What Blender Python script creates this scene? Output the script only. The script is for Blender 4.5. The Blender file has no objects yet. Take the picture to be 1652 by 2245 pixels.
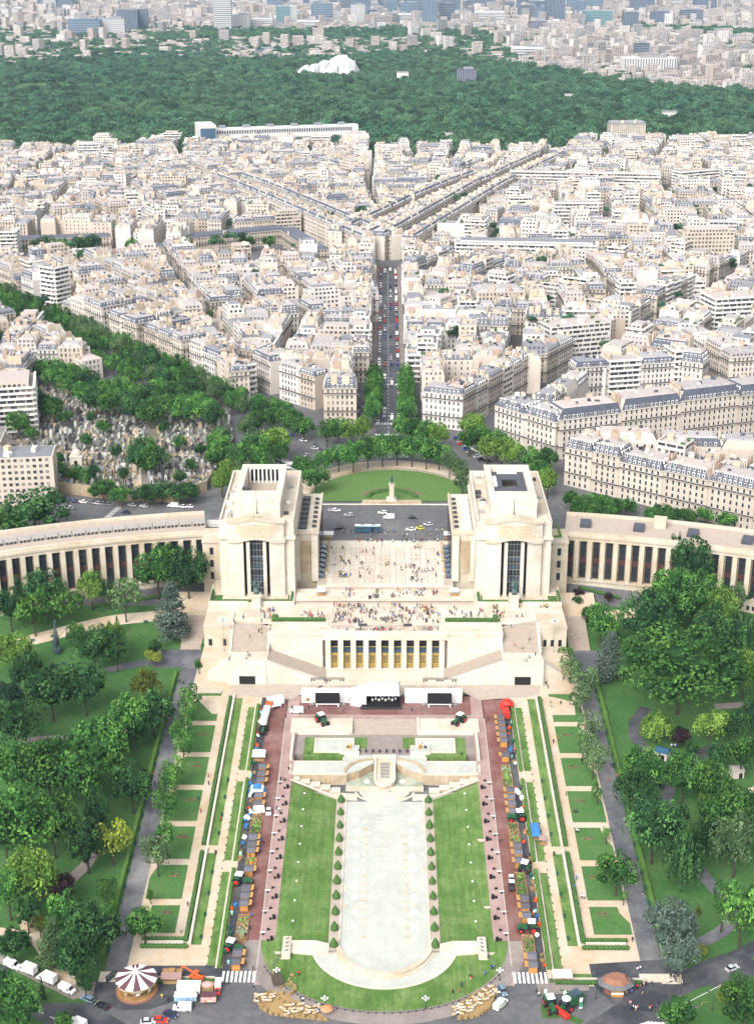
import bpy, math, random
import numpy as np
from mathutils import Vector
# ------------------------------------------------------------------ camera, sky, sun, exposure
scene = bpy.context.scene
C = scene.collection
R = math.radians
PITCH, YAW, CAM_Z = R(21.3), R(0.35),276.0
cam_data = bpy.data.cameras.new("camera")
cam_data.sensor_fit = 'VERTICAL'
cam_data.sensor_height = 56.0
cam_data.sensor_width = 56.0
cam_data.lens = 80.0
cam_data.clip_start = 5.0
cam_data.clip_end = 40000.0
camera = bpy.data.objects.new("camera", cam_data)
C.objects.link(camera)
camera.location = (0,0, CAM_Z)
camera.rotation_euler = (R(90) - PITCH, 0, YAW)
scene.camera = camera
SUN_EL, SUN_AZ = R(43), R(208)          # high, behind the camera and to its left, veiled by cloud
world = bpy.data.worlds.new("World")
scene.world = world
world.use_nodes = True
wn, wl = world.node_tree.nodes, world.node_tree.links
wn.clear()
w_out = wn.new("ShaderNodeOutputWorld")
w_bg = wn.new("ShaderNodeBackground")
w_sky = wn.new("ShaderNodeTexSky")
w_hsv = wn.new("ShaderNodeHueSaturation")
w_sky.sky_type = 'NISHITA'
w_sky.sun_disc = False
w_sky.sun_elevation = SUN_EL
w_sky.sun_rotation = SUN_AZ
w_sky.air_density = 1.0
w_sky.dust_density = 3.0
w_sky.ozone_density = 1.0
w_hsv.inputs["Saturation"].default_value = 0.22      # overcast: the blue of the clear sky is greyed out
w_bg.inputs["Strength"].default_value = 0.125
wl.new(w_sky.outputs[0], w_hsv.inputs["Color"])
wl.new(w_hsv.outputs[0], w_bg.inputs["Color"])
wl.new(w_bg.outputs[0], w_out.inputs["Surface"])
sun_data = bpy.data.lights.new("sun", 'SUN')
sun_data.energy = 1.35
sun_data.angle = R(36)
sun_data.color = (1.0,0.965,0.91)
sun = bpy.data.objects.new("sun", sun_data)
C.objects.link(sun)
sun.rotation_euler = (R(90) - SUN_EL, 0, R(180) - SUN_AZ)
scene.view_settings.view_transform = 'Standard'
scene.view_settings.look = 'None'
scene.view_settings.exposure = 1.42
scene.view_settings.gamma = 1.0
scene.view_settings.use_curve_mapping = False
scene.render.engine = 'CYCLES'
scene.cycles.max_bounces = 5
scene.cycles.diffuse_bounces = 3
scene.cycles.glossy_bounces = 2
scene.cycles.transmission_bounces = 2
scene.cycles.transparent_max_bounces = 4
scene.cycles.volume_bounces = 0
scene.cycles.use_denoising = True
rnd = random.Random(20130525)
# ------------------------------------------------------------------ ground survey helpers
# sheet units: a 1652 x 2245 survey sheet; P() gives the ground point on the level z
_F, _CX, _CY = 3207.0,826.0,1122.5
def ray(u, v):
 a, b = (u - _CX) / _F, (_CY - v) / _F
 fy, fz = math.cos(PITCH) + b * math.sin(PITCH),-math.sin(PITCH) + b * math.cos(PITCH)
 return (a * math.cos(YAW) - fy * math.sin(YAW), a * math.sin(YAW) + fy * math.cos(YAW), fz)
def P(u, v, z=0.0):
 d = ray(u, v)
 t = (z - CAM_Z) / d[2]
 return d[0] * t, d[1] * t
def scale_at(y, z):                       # sheet units per metre
 return _F / (y * math.cos(PITCH) + (CAM_Z - z) * math.sin(PITCH))
def lerp(a, b, t): return a + (b - a) * t
def interp(x, pts):
 if x <= pts[0][0]: return pts[0][1]
 for (a, za),(b, zb) in zip(pts, pts[1:]):
  if x <= b: return za + (zb - za) * (x - a) / (b - a)
 return pts[-1][1]
CITY_PROFILE = [(345,0),(490,8),(517,8),(560,15),(600,23),(640,25),(760,28),(1500,30),
    (2060,15),(2200,12),(3600,12),(4600,18),(8000,30)]
def Zg(x, y):                             # design level of the ground
 return interp(y, CITY_PROFILE)
def PT(u, v, h=0.0):                      # survey point on the terrain, or h above it
 z = 0.0
 for _ in range(40):
  x, y = P(u, v, z + h)
  z = 0.5 * z + 0.5 * Zg(x, y)
 return x, y, z
# ------------------------------------------------------------------ mesh building
class MB:
 def __init__(self): self.v, self.f, self.m, self.t = [],[],[],[]
 def face(self, pts, mi=0, t=0.5):
  n = len(self.v); self.v.extend(pts); self.f.append(tuple(range(n, n + len(pts)))); self.m.append(mi); self.t.append(t)
 def quad(self, a, b, c, d, mi=0, t=0.5): self.face((a, b, c, d), mi, t)
 def box(self, x, y, z, sx, sy, sz, rot=0.0, mi=0, t=0.5, bottom=False, top_mi=None):
  """box with its base centre at x,y,z"""
  c, s = math.cos(rot), math.sin(rot)
  p = []
  for dz in (0, sz):
   for dx, dy in ((-.5,-.5),(.5,-.5),(.5,.5),(-.5,.5)):
    X, Y = dx * sx, dy * sy
    p.append((x + X * c - Y * s, y + X * s + Y * c, z + dz))
  n = len(self.v); self.v.extend(p)
  fs = [(0,1,5,4),(1,2,6,5),(2,3,7,6),(3,0,4,7),(4,5,6,7)]
  if bottom: fs.append((3,2,1,0))
  for i, q in enumerate(fs):
   self.f.append(tuple(n + k for k in q)); self.m.append(top_mi if (i == 4 and top_mi is not None) else mi); self.t.append(t)
 def prism(self, poly, z0, z1, mi=0, top_mi=None, t=0.5, cap=True, bottom=False):
  n = len(poly)
  if area(poly) < 0: poly = poly[::-1]
  lo = [(p[0], p[1], z0 if not callable(z0) else z0(*p[:2])) for p in poly]
  hi = [(p[0], p[1], z1 if not callable(z1) else z1(*p[:2])) for p in poly]
  for i in range(n):
   j = (i + 1) % n
   self.quad(lo[i], lo[j], hi[j], hi[i], mi, t)
  if cap: self.face(hi, mi if top_mi is None else top_mi, t)
  if bottom: self.face(lo[::-1], mi, t)
 def frustum(self, lo, z0, hi, z1, mi=0, t=0.5, cap=None):
  n = len(lo)
  for i in range(n):
   j = (i + 1) % n
   self.quad((*lo[i], z0),(*lo[j], z0),(*hi[j], z1),(*hi[i], z1), mi, t)
  if cap is not None: self.face([(*p, z1) for p in hi], cap, t)
 def ring(self, x, y, prof, n=12, mi=0, a0=0.0, a1=2 * math.pi, sx=1.0, sy=1.0, cap=True, t=0.5):
  """lathe of (radius, z) pairs"""
  full = abs(a1 - a0 - 2 * math.pi) < 1e-6
  k = n if full else n + 1
  rows = []
  for r, z in prof:
   rows.append([(x + r * sx * math.cos(a0 + (a1 - a0) * i / n), y + r * sy * math.sin(a0 + (a1 - a0) * i / n), z) for i in range(k)])
  for ra, rb in zip(rows, rows[1:]):
   for i in range(n):
    j = (i + 1) % k
    self.quad(ra[i], ra[j], rb[j], rb[i], mi, t)
  if cap and prof[-1][0] > 0.01: self.face(rows[-1], mi, t)
 def tube(self, p, q, r0, r1=None, n=6, mi=0, t=0.5):
  r1 = r0 if r1 is None else r1
  p, q = Vector(p), Vector(q)
  d = (q - p).normalized()
  a = d.orthogonal().normalized(); b = d.cross(a)
  A = [tuple(p + (a * math.cos(2 * math.pi * i / n) + b * math.sin(2 * math.pi * i / n)) * r0) for i in range(n)]
  B = [tuple(q + (a * math.cos(2 * math.pi * i / n) + b * math.sin(2 * math.pi * i / n)) * r1) for i in range(n)]
  for i in range(n):
   j = (i + 1) % n
   self.quad(A[i], A[j], B[j], B[i], mi, t)
  self.face(B, mi, t); self.face(A[::-1], mi, t)
 def blob(self, x, y, z, rx, ry, rz, n=8, m=5, mi=0, t=0.5, jit=0.0, rot=0.0):
  rows = []
  c, s = math.cos(rot), math.sin(rot)
  for k in range(m + 1):
   th = math.pi * k / m
   row = []
   for i in range(n):
    ph = 2 * math.pi * i / n
    j = 1 + (rnd.uniform(-jit, jit) if jit else 0)
    X, Y = rx * math.sin(th) * math.cos(ph) * j, ry * math.sin(th) * math.sin(ph) * j
    row.append((x + X * c - Y * s, y + X * s + Y * c, z - rz * math.cos(th)))
   rows.append(row)
  for ra, rb in zip(rows, rows[1:]):
   for i in range(n):
    j = (i + 1) % n
    self.quad(ra[i], ra[j], rb[j], rb[i], mi, t)
 def mesh(self, name, mats, smooth=False, tint=False):
  me = bpy.data.meshes.new(name)
  me.from_pydata(self.v, [], self.f)
  for m in (mats if isinstance(mats, (list, tuple)) else [mats]): me.materials.append(m)
  me.polygons.foreach_set("material_index", self.m)
  if smooth: me.polygons.foreach_set("use_smooth", [True] * len(self.f))
  if tint:
   at = me.attributes.new("tint", 'FLOAT', 'FACE'); at.data.foreach_set("value", self.t)
  me.update()
  return me
 def build(self, name, mats, parent=None, smooth=False, tint=False, **props):
  return put(name, self.mesh(name, mats, smooth, tint), parent, **props)
def area(poly):
 return 0.5 * sum(a[0] * b[1] - b[0] * a[1] for a, b in zip(poly, list(poly[1:]) + [poly[0]]))
def put(name, me, parent=None, loc=None, rotz=0.0, **props):
 o = bpy.data.objects.new(name, me)
 C.objects.link(o)
 if parent is not None: o.parent = parent
 if loc is not None: o.location = loc
 if rotz: o.rotation_euler = (0,0, rotz)
 for k, w in props.items():
  if w is not None: o[k] = w
 return o
def thing(name, label, category, loc=(0,0,0), rotz=0.0, group=None, scale=None):
 o = put(name, None, None, loc, rotz, label=label, category=category, group=group)
 o.empty_display_size = 0.5
 if scale: o.scale = scale if isinstance(scale, tuple) else (scale,) * 3
 return o
KIDS = {}
def copy_thing(root, loc, rotz=0.0, label=None, group=None, scale=None):
 r = root.copy(); C.objects.link(r)
 r.location = loc; r.rotation_euler = (0,0, rotz)
 if scale: r.scale = scale if isinstance(scale, tuple) else (scale,) * 3
 if label: r['label'] = label
 if group: r['group'] = group
 if root.name not in KIDS:
  KIDS[root.name] = [(ch, list(ch.children)) for ch in root.children]
 for ch, subs in KIDS[root.name]:
  c = ch.copy(); C.objects.link(c); c.parent = r
  for s in subs:
   d = s.copy(); C.objects.link(d); d.parent = c
 return r
ORD = ("first second third fourth fifth sixth seventh eighth ninth tenth eleventh twelfth thirteenth fourteenth fifteenth "
  "sixteenth seventeenth eighteenth nineteenth").split()
TENS = {2: "twent", 3: "thirt", 4: "fort", 5: "fift", 6: "sixt", 7: "sevent", 8: "eight", 9: "ninet"}
def nth(k):                                # 0 -> first, 1 -> second ...
 k += 1
 if k > 99: return "hundred-and-" + nth(k - 101) if k > 100 else "hundredth"
 if k < 20: return ORD[k - 1]
 return TENS[k // 10] + ("ieth" if k % 10 == 0 else "y-" + ORD[k % 10 - 1])
def rank_labels(items, ref, text):
 """items: [(object, phrase)]; labels 'phrase, nth from text' counted within each phrase by distance from ref"""
 by = {}
 for o, ph in items: by.setdefault(ph, []).append(o)
 for ph, obs in by.items():
  obs.sort(key=lambda o: (o.location.x - ref[0]) ** 2 + (o.location.y - ref[1]) ** 2)
  for k, o in enumerate(obs):
   o['label'] = (f"{ph}, {nth(k)} from {text}") if len(obs) > 1 else ph
# ------------------------------------------------------------------ materials
M = {}
def mat(name, col, vary=0.15, scale=0.35, rough=0.85, objvary=0.0, tintvary=None, spec=0.25, metal=0.0, detail=4.0,
  streak=0.0, aniso=None, bump=0.0, blotch=None, blotch_scale=0.05, emit=0.0, trans=0.0):
 m = bpy.data.materials.new(name); m.use_nodes = True
 n, l = m.node_tree.nodes, m.node_tree.links
 n.clear()
 out = n.new("ShaderNodeOutputMaterial"); b = n.new("ShaderNodeBsdfPrincipled")
 l.new(b.outputs[0], out.inputs[0])
 b.inputs["Roughness"].default_value = rough
 b.inputs["Metallic"].default_value = metal
 b.inputs["Specular IOR Level"].default_value = spec
 geo = n.new("ShaderNodeNewGeometry")
 def mix(a_sock, col2, fac_sock, mode='MIX'):
  x = n.new("ShaderNodeMix"); x.data_type = 'RGBA'; x.blend_type = mode
  if hasattr(fac_sock, 'links'): l.new(fac_sock, x.inputs[0])
  else: x.inputs[0].default_value = fac_sock
  if hasattr(a_sock, 'links'): l.new(a_sock, x.inputs[6])
  else: x.inputs[6].default_value = (*a_sock, 1)
  if hasattr(col2, 'links'): l.new(col2, x.inputs[7])
  else: x.inputs[7].default_value = (*col2,1)
  return x.outputs[2]
 cur = tuple(col)
 if tintvary:                            # per-face attribute picks along a colour ramp
  at = n.new("ShaderNodeAttribute"); at.attribute_name = "tint"
  rp = n.new("ShaderNodeValToRGB")
  cols = tintvary
  while len(rp.color_ramp.elements) < len(cols): rp.color_ramp.elements.new(0.5)
  for i, cc in enumerate(cols):
   rp.color_ramp.elements[i].position = i / (len(cols) - 1); rp.color_ramp.elements[i].color = (*cc, 1)
  l.new(at.outputs["Fac"], rp.inputs[0]); cur = rp.outputs[0]
 if blotch:
  nz = n.new("ShaderNodeTexNoise"); nz.inputs["Scale"].default_value = blotch_scale; nz.inputs["Detail"].default_value = 6; nz.inputs["Roughness"].default_value = 0.65
  l.new(geo.outputs["Position"], nz.inputs["Vector"])
  mr = n.new("ShaderNodeMapRange"); mr.inputs[1].default_value = 0.42; mr.inputs[2].default_value = 0.66
  l.new(nz.outputs[0], mr.inputs[0])
  cur = mix(cur, blotch, mr.outputs[0])
 fac = None
 if vary:
  nz = n.new("ShaderNodeTexNoise"); nz.inputs["Scale"].default_value = scale; nz.inputs["Detail"].default_value = detail
  nz.inputs["Roughness"].default_value = 0.7
  l.new(geo.outputs["Position"], nz.inputs["Vector"])
  mr = n.new("ShaderNodeMapRange"); mr.inputs[1].default_value = 0.25; mr.inputs[2].default_value = 0.75
  mr.inputs[3].default_value = 1 - vary; mr.inputs[4].default_value = 1 + vary
  l.new(nz.outputs[0], mr.inputs[0]); fac = mr.outputs[0]
 if streak:                              # rain streaks down the walls
  mp = n.new("ShaderNodeMapping"); mp.inputs["Scale"].default_value = (1.1,1.1,0.06)
  nz = n.new("ShaderNodeTexNoise"); nz.inputs["Scale"].default_value = 1.0; nz.inputs["Detail"].default_value = 3
  l.new(geo.outputs["Position"], mp.inputs[0]); l.new(mp.outputs[0], nz.inputs["Vector"])
  mr = n.new("ShaderNodeMapRange"); mr.inputs[1].default_value = 0.35; mr.inputs[2].default_value = 0.7
  mr.inputs[3].default_value = 1 - streak; mr.inputs[4].default_value = 1.0
  l.new(nz.outputs[0], mr.inputs[0])
  if fac is None: fac = mr.outputs[0]
  else:
   mm = n.new("ShaderNodeMath"); mm.operation = 'MULTIPLY'; l.new(fac, mm.inputs[0]); l.new(mr.outputs[0], mm.inputs[1]); fac = mm.outputs[0]
 if aniso:                               # long light and dark tracks (mowing, tyre marks)
  mp = n.new("ShaderNodeMapping"); mp.inputs["Scale"].default_value = aniso[:3]
  nz = n.new("ShaderNodeTexNoise"); nz.inputs["Scale"].default_value = 1.0; nz.inputs["Detail"].default_value = 6; nz.inputs["Roughness"].default_value = 0.7
  l.new(geo.outputs["Position"], mp.inputs[0]); l.new(mp.outputs[0], nz.inputs["Vector"])
  mr = n.new("ShaderNodeMapRange"); mr.inputs[1].default_value = 0.3; mr.inputs[2].default_value = 0.7
  mr.inputs[3].default_value = 1 - aniso[3]; mr.inputs[4].default_value = 1 + aniso[3]
  l.new(nz.outputs[0], mr.inputs[0])
  if fac is None: fac = mr.outputs[0]
  else:
   mm = n.new("ShaderNodeMath"); mm.operation = 'MULTIPLY'; l.new(fac, mm.inputs[0]); l.new(mr.outputs[0], mm.inputs[1]); fac = mm.outputs[0]
 if objvary:
  oi = n.new("ShaderNodeObjectInfo")
  mr = n.new("ShaderNodeMapRange"); mr.inputs[3].default_value = 1 - objvary; mr.inputs[4].default_value = 1 + objvary
  l.new(oi.outputs["Random"], mr.inputs[0])
  if fac is None: fac = mr.outputs[0]
  else:
   mm = n.new("ShaderNodeMath"); mm.operation = 'MULTIPLY'; l.new(fac, mm.inputs[0]); l.new(mr.outputs[0], mm.inputs[1]); fac = mm.outputs[0]
 if fac is not None:
  vm = n.new("ShaderNodeVectorMath"); vm.operation = 'SCALE'
  if hasattr(cur, 'links'): l.new(cur, vm.inputs[0])
  else: vm.inputs[0].default_value = cur
  l.new(fac, vm.inputs["Scale"]); cur = vm.outputs[0]
 if hasattr(cur, 'links'): l.new(cur, b.inputs["Base Color"])
 else: b.inputs["Base Color"].default_value = (*cur, 1)
 if bump:
  nz = n.new("ShaderNodeTexNoise"); nz.inputs["Scale"].default_value = bump; nz.inputs["Detail"].default_value = 5
  l.new(geo.outputs["Position"], nz.inputs["Vector"])
  bp = n.new("ShaderNodeBump"); bp.inputs["Strength"].default_value = 0.5; bp.inputs["Distance"].default_value = 0.15
  l.new(nz.outputs[0], bp.inputs["Height"]); l.new(bp.outputs[0], b.inputs["Normal"])
 if trans:
  tr = n.new("ShaderNodeBsdfTranslucent"); ad = n.new("ShaderNodeMixShader"); ad.inputs[0].default_value = trans
  if hasattr(cur, 'links'): l.new(cur, tr.inputs[0])
  else: tr.inputs[0].default_value = (*cur, 1)
  l.new(b.outputs[0], ad.inputs[1]); l.new(tr.outputs[0], ad.inputs[2]); l.new(ad.outputs[0], out.inputs[0])
 M[name] = m
 return m
mat("stone", (0.50,0.445,0.365),0.10,0.25, streak=0.12, blotch=(0.42,0.345,0.24), blotch_scale=0.07)
mat("stone_warm", (0.44,0.36,0.26),0.16,0.3, streak=0.22, blotch=(0.30,0.215,0.12), blotch_scale=0.09)
mat("stone_pale", (0.57,0.52,0.445),0.10,0.3, streak=0.10, blotch=(0.47,0.41,0.325), blotch_scale=0.06)
mat("paving", (0.53,0.47,0.39),0.12,0.5, blotch=(0.40,0.33,0.25), blotch_scale=0.06)
mat("paving_dark", (0.36,0.30,0.25),0.14,0.5)
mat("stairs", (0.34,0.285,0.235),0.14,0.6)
mat("sand_path", (0.47,0.395,0.31),0.10,0.4, blotch=(0.42,0.31,0.20), blotch_scale=0.08)
mat("pink_pave", (0.32,0.225,0.205),0.13,0.5, blotch=(0.26,0.165,0.15), blotch_scale=0.12)
mat("red_road", (0.155,0.062,0.052),0.14,0.5, rough=0.55, blotch=(0.215,0.125,0.115), blotch_scale=0.10, aniso=(.8,.06,1,.16))
mat("asphalt", (0.092,0.092,0.099),0.22,0.4, rough=0.6, blotch=(0.13,0.128,0.130), blotch_scale=0.05)
mat("asphalt_dark", (0.040,0.042,0.050),0.25,0.5, rough=0.5, blotch=(0.10,0.10,0.105), blotch_scale=0.08)
mat("asphalt_path", (0.080,0.082,0.096),0.2,0.3, rough=0.55, blotch=(0.19,0.185,0.18), blotch_scale=0.05, aniso=(.35,.05,1,.18))
mat("pavement", (0.24,0.205,0.185),0.15,0.5, blotch=(0.19,0.16,0.15), blotch_scale=0.1)
mat("kerb", (0.38,0.35,0.31),0.1,0.8)
mat("white_paint", (0.78,0.77,0.74),0.12,2.0)
mat("yellow_paint", (0.55,0.38,0.12),0.2,2.0)
mat("lawn", (0.066,0.138,0.027),0.32,0.9, detail=8, blotch=(0.125,0.19,0.058), blotch_scale=0.13, aniso=(.9,.07,1,.28))
mat("park_grass", (0.037,0.105,0.025),0.32,0.8, detail=8, blotch=(0.060,0.125,0.036), blotch_scale=0.08)
mat("square_grass", (0.050,0.130,0.032),0.3,0.9, detail=8, blotch=(0.075,0.145,0.042), blotch_scale=0.12)
mat("place_lawn", (0.080,0.150,0.040),0.22,0.5, detail=8)
mat("water", (0.425,0.43,0.385),0.09,0.35, rough=0.10, spec=0.5, blotch=(0.36,0.378,0.335), blotch_scale=0.10, bump=1.5)
mat("water_green", (0.36,0.38,0.31),0.12,0.4, rough=0.15, spec=0.5, blotch=(0.16,0.20,0.13), blotch_scale=0.16)
mat("hedge", (0.045,0.105,0.024),0.4,1.5, detail=6, bump=2.0)
mat("hedge_bright", (0.07,0.145,0.028),0.4,1.5, detail=6, bump=2.0)
mat("soil", (0.16,0.105,0.07),0.2,0.8)
mat("glass", (0.018,0.022,0.030),0.3,0.4, rough=0.12, spec=0.5)
mat("glass_blue", (0.035,0.060,0.085),0.4,0.5, rough=0.1, spec=0.6)
mat("dark_red", (0.060,0.026,0.026),0.2,0.8)
mat("roof_dark", (0.055,0.060,0.075),0.2,0.8, rough=0.5)
mat("roof_grey", (0.30,0.28,0.26),0.15,0.4, rough=0.6)
mat("white_metal", (0.72,0.72,0.71),0.06,1.0, rough=0.4)
mat("white_cloth", (0.80,0.79,0.78),0.05,0.8, rough=0.7)
mat("black", (0.012,0.012,0.014),0.2,1.0, rough=0.6)
mat("dark_grey", (0.045,0.047,0.052),0.2,1.0, rough=0.5)
mat("steel", (0.32,0.33,0.34),0.1,1.0, rough=0.35, metal=0.6)
mat("gold", (0.62,0.36,0.07),0.2,1.5, rough=0.3, metal=0.7)
mat("gold_letter", (0.55,0.40,0.17),0.1,1.5, rough=0.5)
mat("brass_door", (0.40,0.275,0.075),0.2,1.5, rough=0.4, metal=0.2)
mat("bronze", (0.035,0.065,0.065),0.45,0.8, rough=0.5, blotch=(0.09,0.15,0.14), blotch_scale=0.7)
mat("wood_orange", (0.40,0.19,0.05),0.2,1.0)
mat("wood", (0.30,0.17,0.075),0.25,1.0)
mat("stall_roof", (0.105,0.105,0.125),0.15,1.0, rough=0.6, objvary=0.25)
mat("straw", (0.27,0.185,0.085),0.3,1.5)
mat("wool", (0.40,0.30,0.18),0.2,2.5)
mat("red_paint", (0.55,0.030,0.022),0.1,1.0, rough=0.35)
mat("orange_paint", (0.62,0.10,0.025),0.1,1.0, rough=0.4)
mat("green_paint", (0.022,0.085,0.035),0.2,1.0, rough=0.35)
mat("green_bench", (0.015,0.085,0.055),0.2,1.0)
mat("mint", (0.25,0.55,0.46),0.1,1.0)
mat("blue_paint", (0.04,0.17,0.40),0.12,1.0, rough=0.4)
mat("blue_bus", (0.028,0.085,0.14),0.15,1.0, rough=0.25)
mat("tyre", (0.015,0.015,0.016),0.1,2.0)
mat("plum", (0.10,0.045,0.055),0.15,1.0)
mat("terracotta", (0.24,0.115,0.075),0.2,1.0)
mat("tile_slate", (0.12,0.115,0.125),0.25,1.2)
mat("zinc", (0.40,0.385,0.375),0.10,0.3, rough=0.55)
mat("scaffold_net", (0.45,0.44,0.41),0.2,0.5)
mat("kiosk_red", (0.17,0.07,0.05),0.2,1.0)
# ================================================================== GROUND, ROADS, GARDENS
def struct(name, mb, mats, **k):
 return mb.build(name, mats, None, kind='structure', **k)
# base sheet out to the horizon; the middle of the gardens lies lower and is covered by its own sheets
ys = [250,300,320,345,380,420,455,490,517,538,560,580,600,620,640,680,720,760,850,1000,1200,1500,1780,2060,2200,2600,
  3000,3600,4100,4600,5400,6500,8000,12000,20000]
xs = [-12000,-6000,-3000,-1600,-900,-600,-400,-300,-200,-140,-84,-70,-40,0,40,70,84,140,200,300,400,600,900,1600,3000,6000,12000]
g = MB()
for y0, y1 in zip(ys, ys[1:]):
 for x0, x1 in zip(xs, xs[1:]):
  sink = 4.0 if (abs(x0 + x1) / 2 < 84 and 345 <= y0 < 560) else 0.0
  g.quad((x0, y0, Zg(x0, y0) - sink),(x1, y0, Zg(x1, y0) - sink),(x1, y1, Zg(x1, y1) - sink),(x0, y1, Zg(x0, y1) - sink))
struct("ground", g, M["asphalt"])
BREAKS = [345,490,517,560,600,640,760,1500,2060]
def strip(mb, x0, x1, y0, y1, dz=0.0, mi=0, z=None):
 """flat sheet between x0..x1, following the slope"""
 cuts = [y0] + [b for b in BREAKS if y0 < b < y1] + [y1]
 for a, b in zip(cuts, cuts[1:]):
  za, zb = (Zg(0, a) + dz, Zg(0, b) + dz) if z is None else (z, z)
  mb.quad((x0, a, za),(x1, a, za),(x1, b, zb),(x0, b, zb), mi)
def wallstrip(mb, x0, x1, y0, y1, h, dz=0.0, mi=0):
 """raised strip (kerb, hedge, low wall) along y with real sides"""
 cuts = [y0] + [b for b in BREAKS if y0 < b < y1] + [y1]
 for a, b in zip(cuts, cuts[1:]):
  za, zb = Zg(0, a) + dz, Zg(0, b) + dz
  lo = [(x0, a, za - .3),(x1, a, za - .3),(x1, b, zb - .3),(x0, b, zb - .3)]
  hi = [(x0, a, za + h),(x1, a, za + h),(x1, b, zb + h),(x0, b, zb + h)]
  for i in range(4):
   j = (i + 1) % 4
   mb.quad(lo[i], lo[j], hi[j], hi[i], mi)
  mb.quad(*hi, mi)
def hedge_strip(mb, x0, x1, y0, y1, h, seg=1.2, jit=0.12):
 """clipped hedge with an uneven surface"""
 n = max(2, int(abs(y1 - y0) / seg)); k = 3
 rows = []
 for i in range(n + 1):
  y = lerp(y0, y1, i / n); z = Zg(0, y)
  w = x1 - x0
  prof = [(x0, z - .2),(x0 - .05, z + h * .6),(x0 + w * .12, z + h),(x0 + w * .5, z + h * 1.03),(x1 - w * .12, z + h),(x1 + .05, z + h * .6),(x1, z - .2)]
  rows.append([(px + rnd.uniform(-jit, jit), y + rnd.uniform(-jit, jit), pz + rnd.uniform(-jit, jit)) for px, pz in prof])
 for a, b in zip(rows, rows[1:]):
  for i in range(6): mb.quad(a[i], a[i + 1], b[i + 1], b[i],0)
 mb.face(rows[0][::-1]); mb.face(rows[-1])
for S, side in ((-1, "at carousel side"),(1, "at kiosk side")):
 X = lambda a, b: (min(S * a, S * b), max(S * a, S * b))
 mb = MB(); strip(mb, *X(32.2,36.6),338,494,0.06); struct("pink_walk", mb, M["pink_pave"]); mb = MB(); strip(mb, *X(36.6,46.6),336,346,.05); struct("road_mouth", mb, M["asphalt"])
 mb = MB(); strip(mb, *X(36.9,43.6),346,491.5,0.05); struct("red_road", mb, M["red_road"])
 mb = MB(); wallstrip(mb, *X(36.6,36.9),338,478,0.14); struct("road_kerb", mb, M["kerb"])
 mb = MB(); strip(mb, *X(43.6,46.6),338,494,0.055); struct("service_lane", mb, M["asphalt_dark"])
 mb = MB(); strip(mb, *X(46.6,85),338,545,0.02); struct("garden_base", mb, M["sand_path"])
 for k, (a, b) in enumerate(((345,389),(394,438),(444,486))):
  h = MB(); hedge_strip(h, *X(46.9,48.1), a, b, 1.5)
  o = h.build("hedge", M["hedge_bright"], None, label=f"long clipped hedge behind the market stalls {side}, {['nearest','middle','farthest'][k]} of its three lengths", category="hedge", group="hedges behind the market stalls")
  h = MB(); wallstrip(h, *X(48.25,48.75), a, b, 0.45)
  h.build("garden_kerb", M["stone_pale"], None, kind='structure')
  h = MB(); strip(h, *X(48.75,51.2), a + .4, b - .4,0.09)
  h.build("grass_strip", M["lawn"], None, kind='stuff')
 mb = MB()
 for y in np.arange(346,486,4.0): mb.box(S * 51.35, y, Zg(0, y),0.25,0.25,0.55)
 mb.build("path_posts", M["dark_grey"], None, kind='stuff')
 for (a, b) in ((355,398),(402,492)):
  h = MB(); strip(h, *X(53.9,56.8), a, b, 0.09); h.build("grass_strip", M["lawn"], None, kind='stuff')
  h = MB(); wallstrip(h, *X(56.9,57.6), a, b + 2,1.0)
  h.build("garden_wall", M["stone_pale"], None, label=f"low pale stone wall along the {'nearer' if a < 400 else 'farther'} half of the garden path {side}", category="wall", group="low garden walls")
  h = MB(); hedge_strip(h, *X(57.9,59.2), a, b, 1.3)
  h.build("hedge", M["hedge"], None, label=f"dark clipped hedge beside the {'nearer' if a < 400 else 'farther'} low stone wall {side}", category="hedge", group="hedges along the low garden walls")
 h = MB(); h.prism([(S * 57.6,355.0),(S * 57.6,355.8),(S * 71,355.8),(S * 71,355.0)],0.3,1.5,0)
 h.build("garden_wall", M["stone_pale"], None, label=f"low pale wall closing the near end of the garden {side}", category="wall", group="low garden walls")
 for yy, hh in ((353.6, "in front of"),(357.0, "behind")):
  h = MB(); n = 12
  for i in range(n):
   x = S * lerp(58.5,71, i / (n - 1)); h.blob(x, yy, 1.2,.9,.65,.75,8,5, jit=.15)
  h.build("hedge", M["hedge"], None, label=f"short hedge {hh} the near garden end wall {side}", category="hedge", group="short hedges at the garden ends")
 h = MB(); strip(h, *X(49,74),341.2,343.2,.12); h.build("grass_strip", M["lawn"], None, kind='stuff')
 h = MB(); h.prism([(S * 48.3,340.4),(S * 48.3,341.0),(S * 74,341.0),(S * 74,340.4)],-.1,0.6,0)
 h.build("garden_kerb", M["stone_pale"], None, kind='structure')
 h = MB(); hedge_strip(h, *X(47,47.8),339.4,340,1.2)
 for i in range(26): h.blob(S * (49 + i * .95),338.9,.6,.75,.7,.75,7,5, jit=.18)
 h.build("hedge", M["hedge"], None, label=f"street hedge closing the garden terrace {side}", category="hedge")
 LY = [(360,372.5),(375.5,392),(395,412),(415,432.5),(435.5,452.5),(455.5,473),(476,496)]
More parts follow.
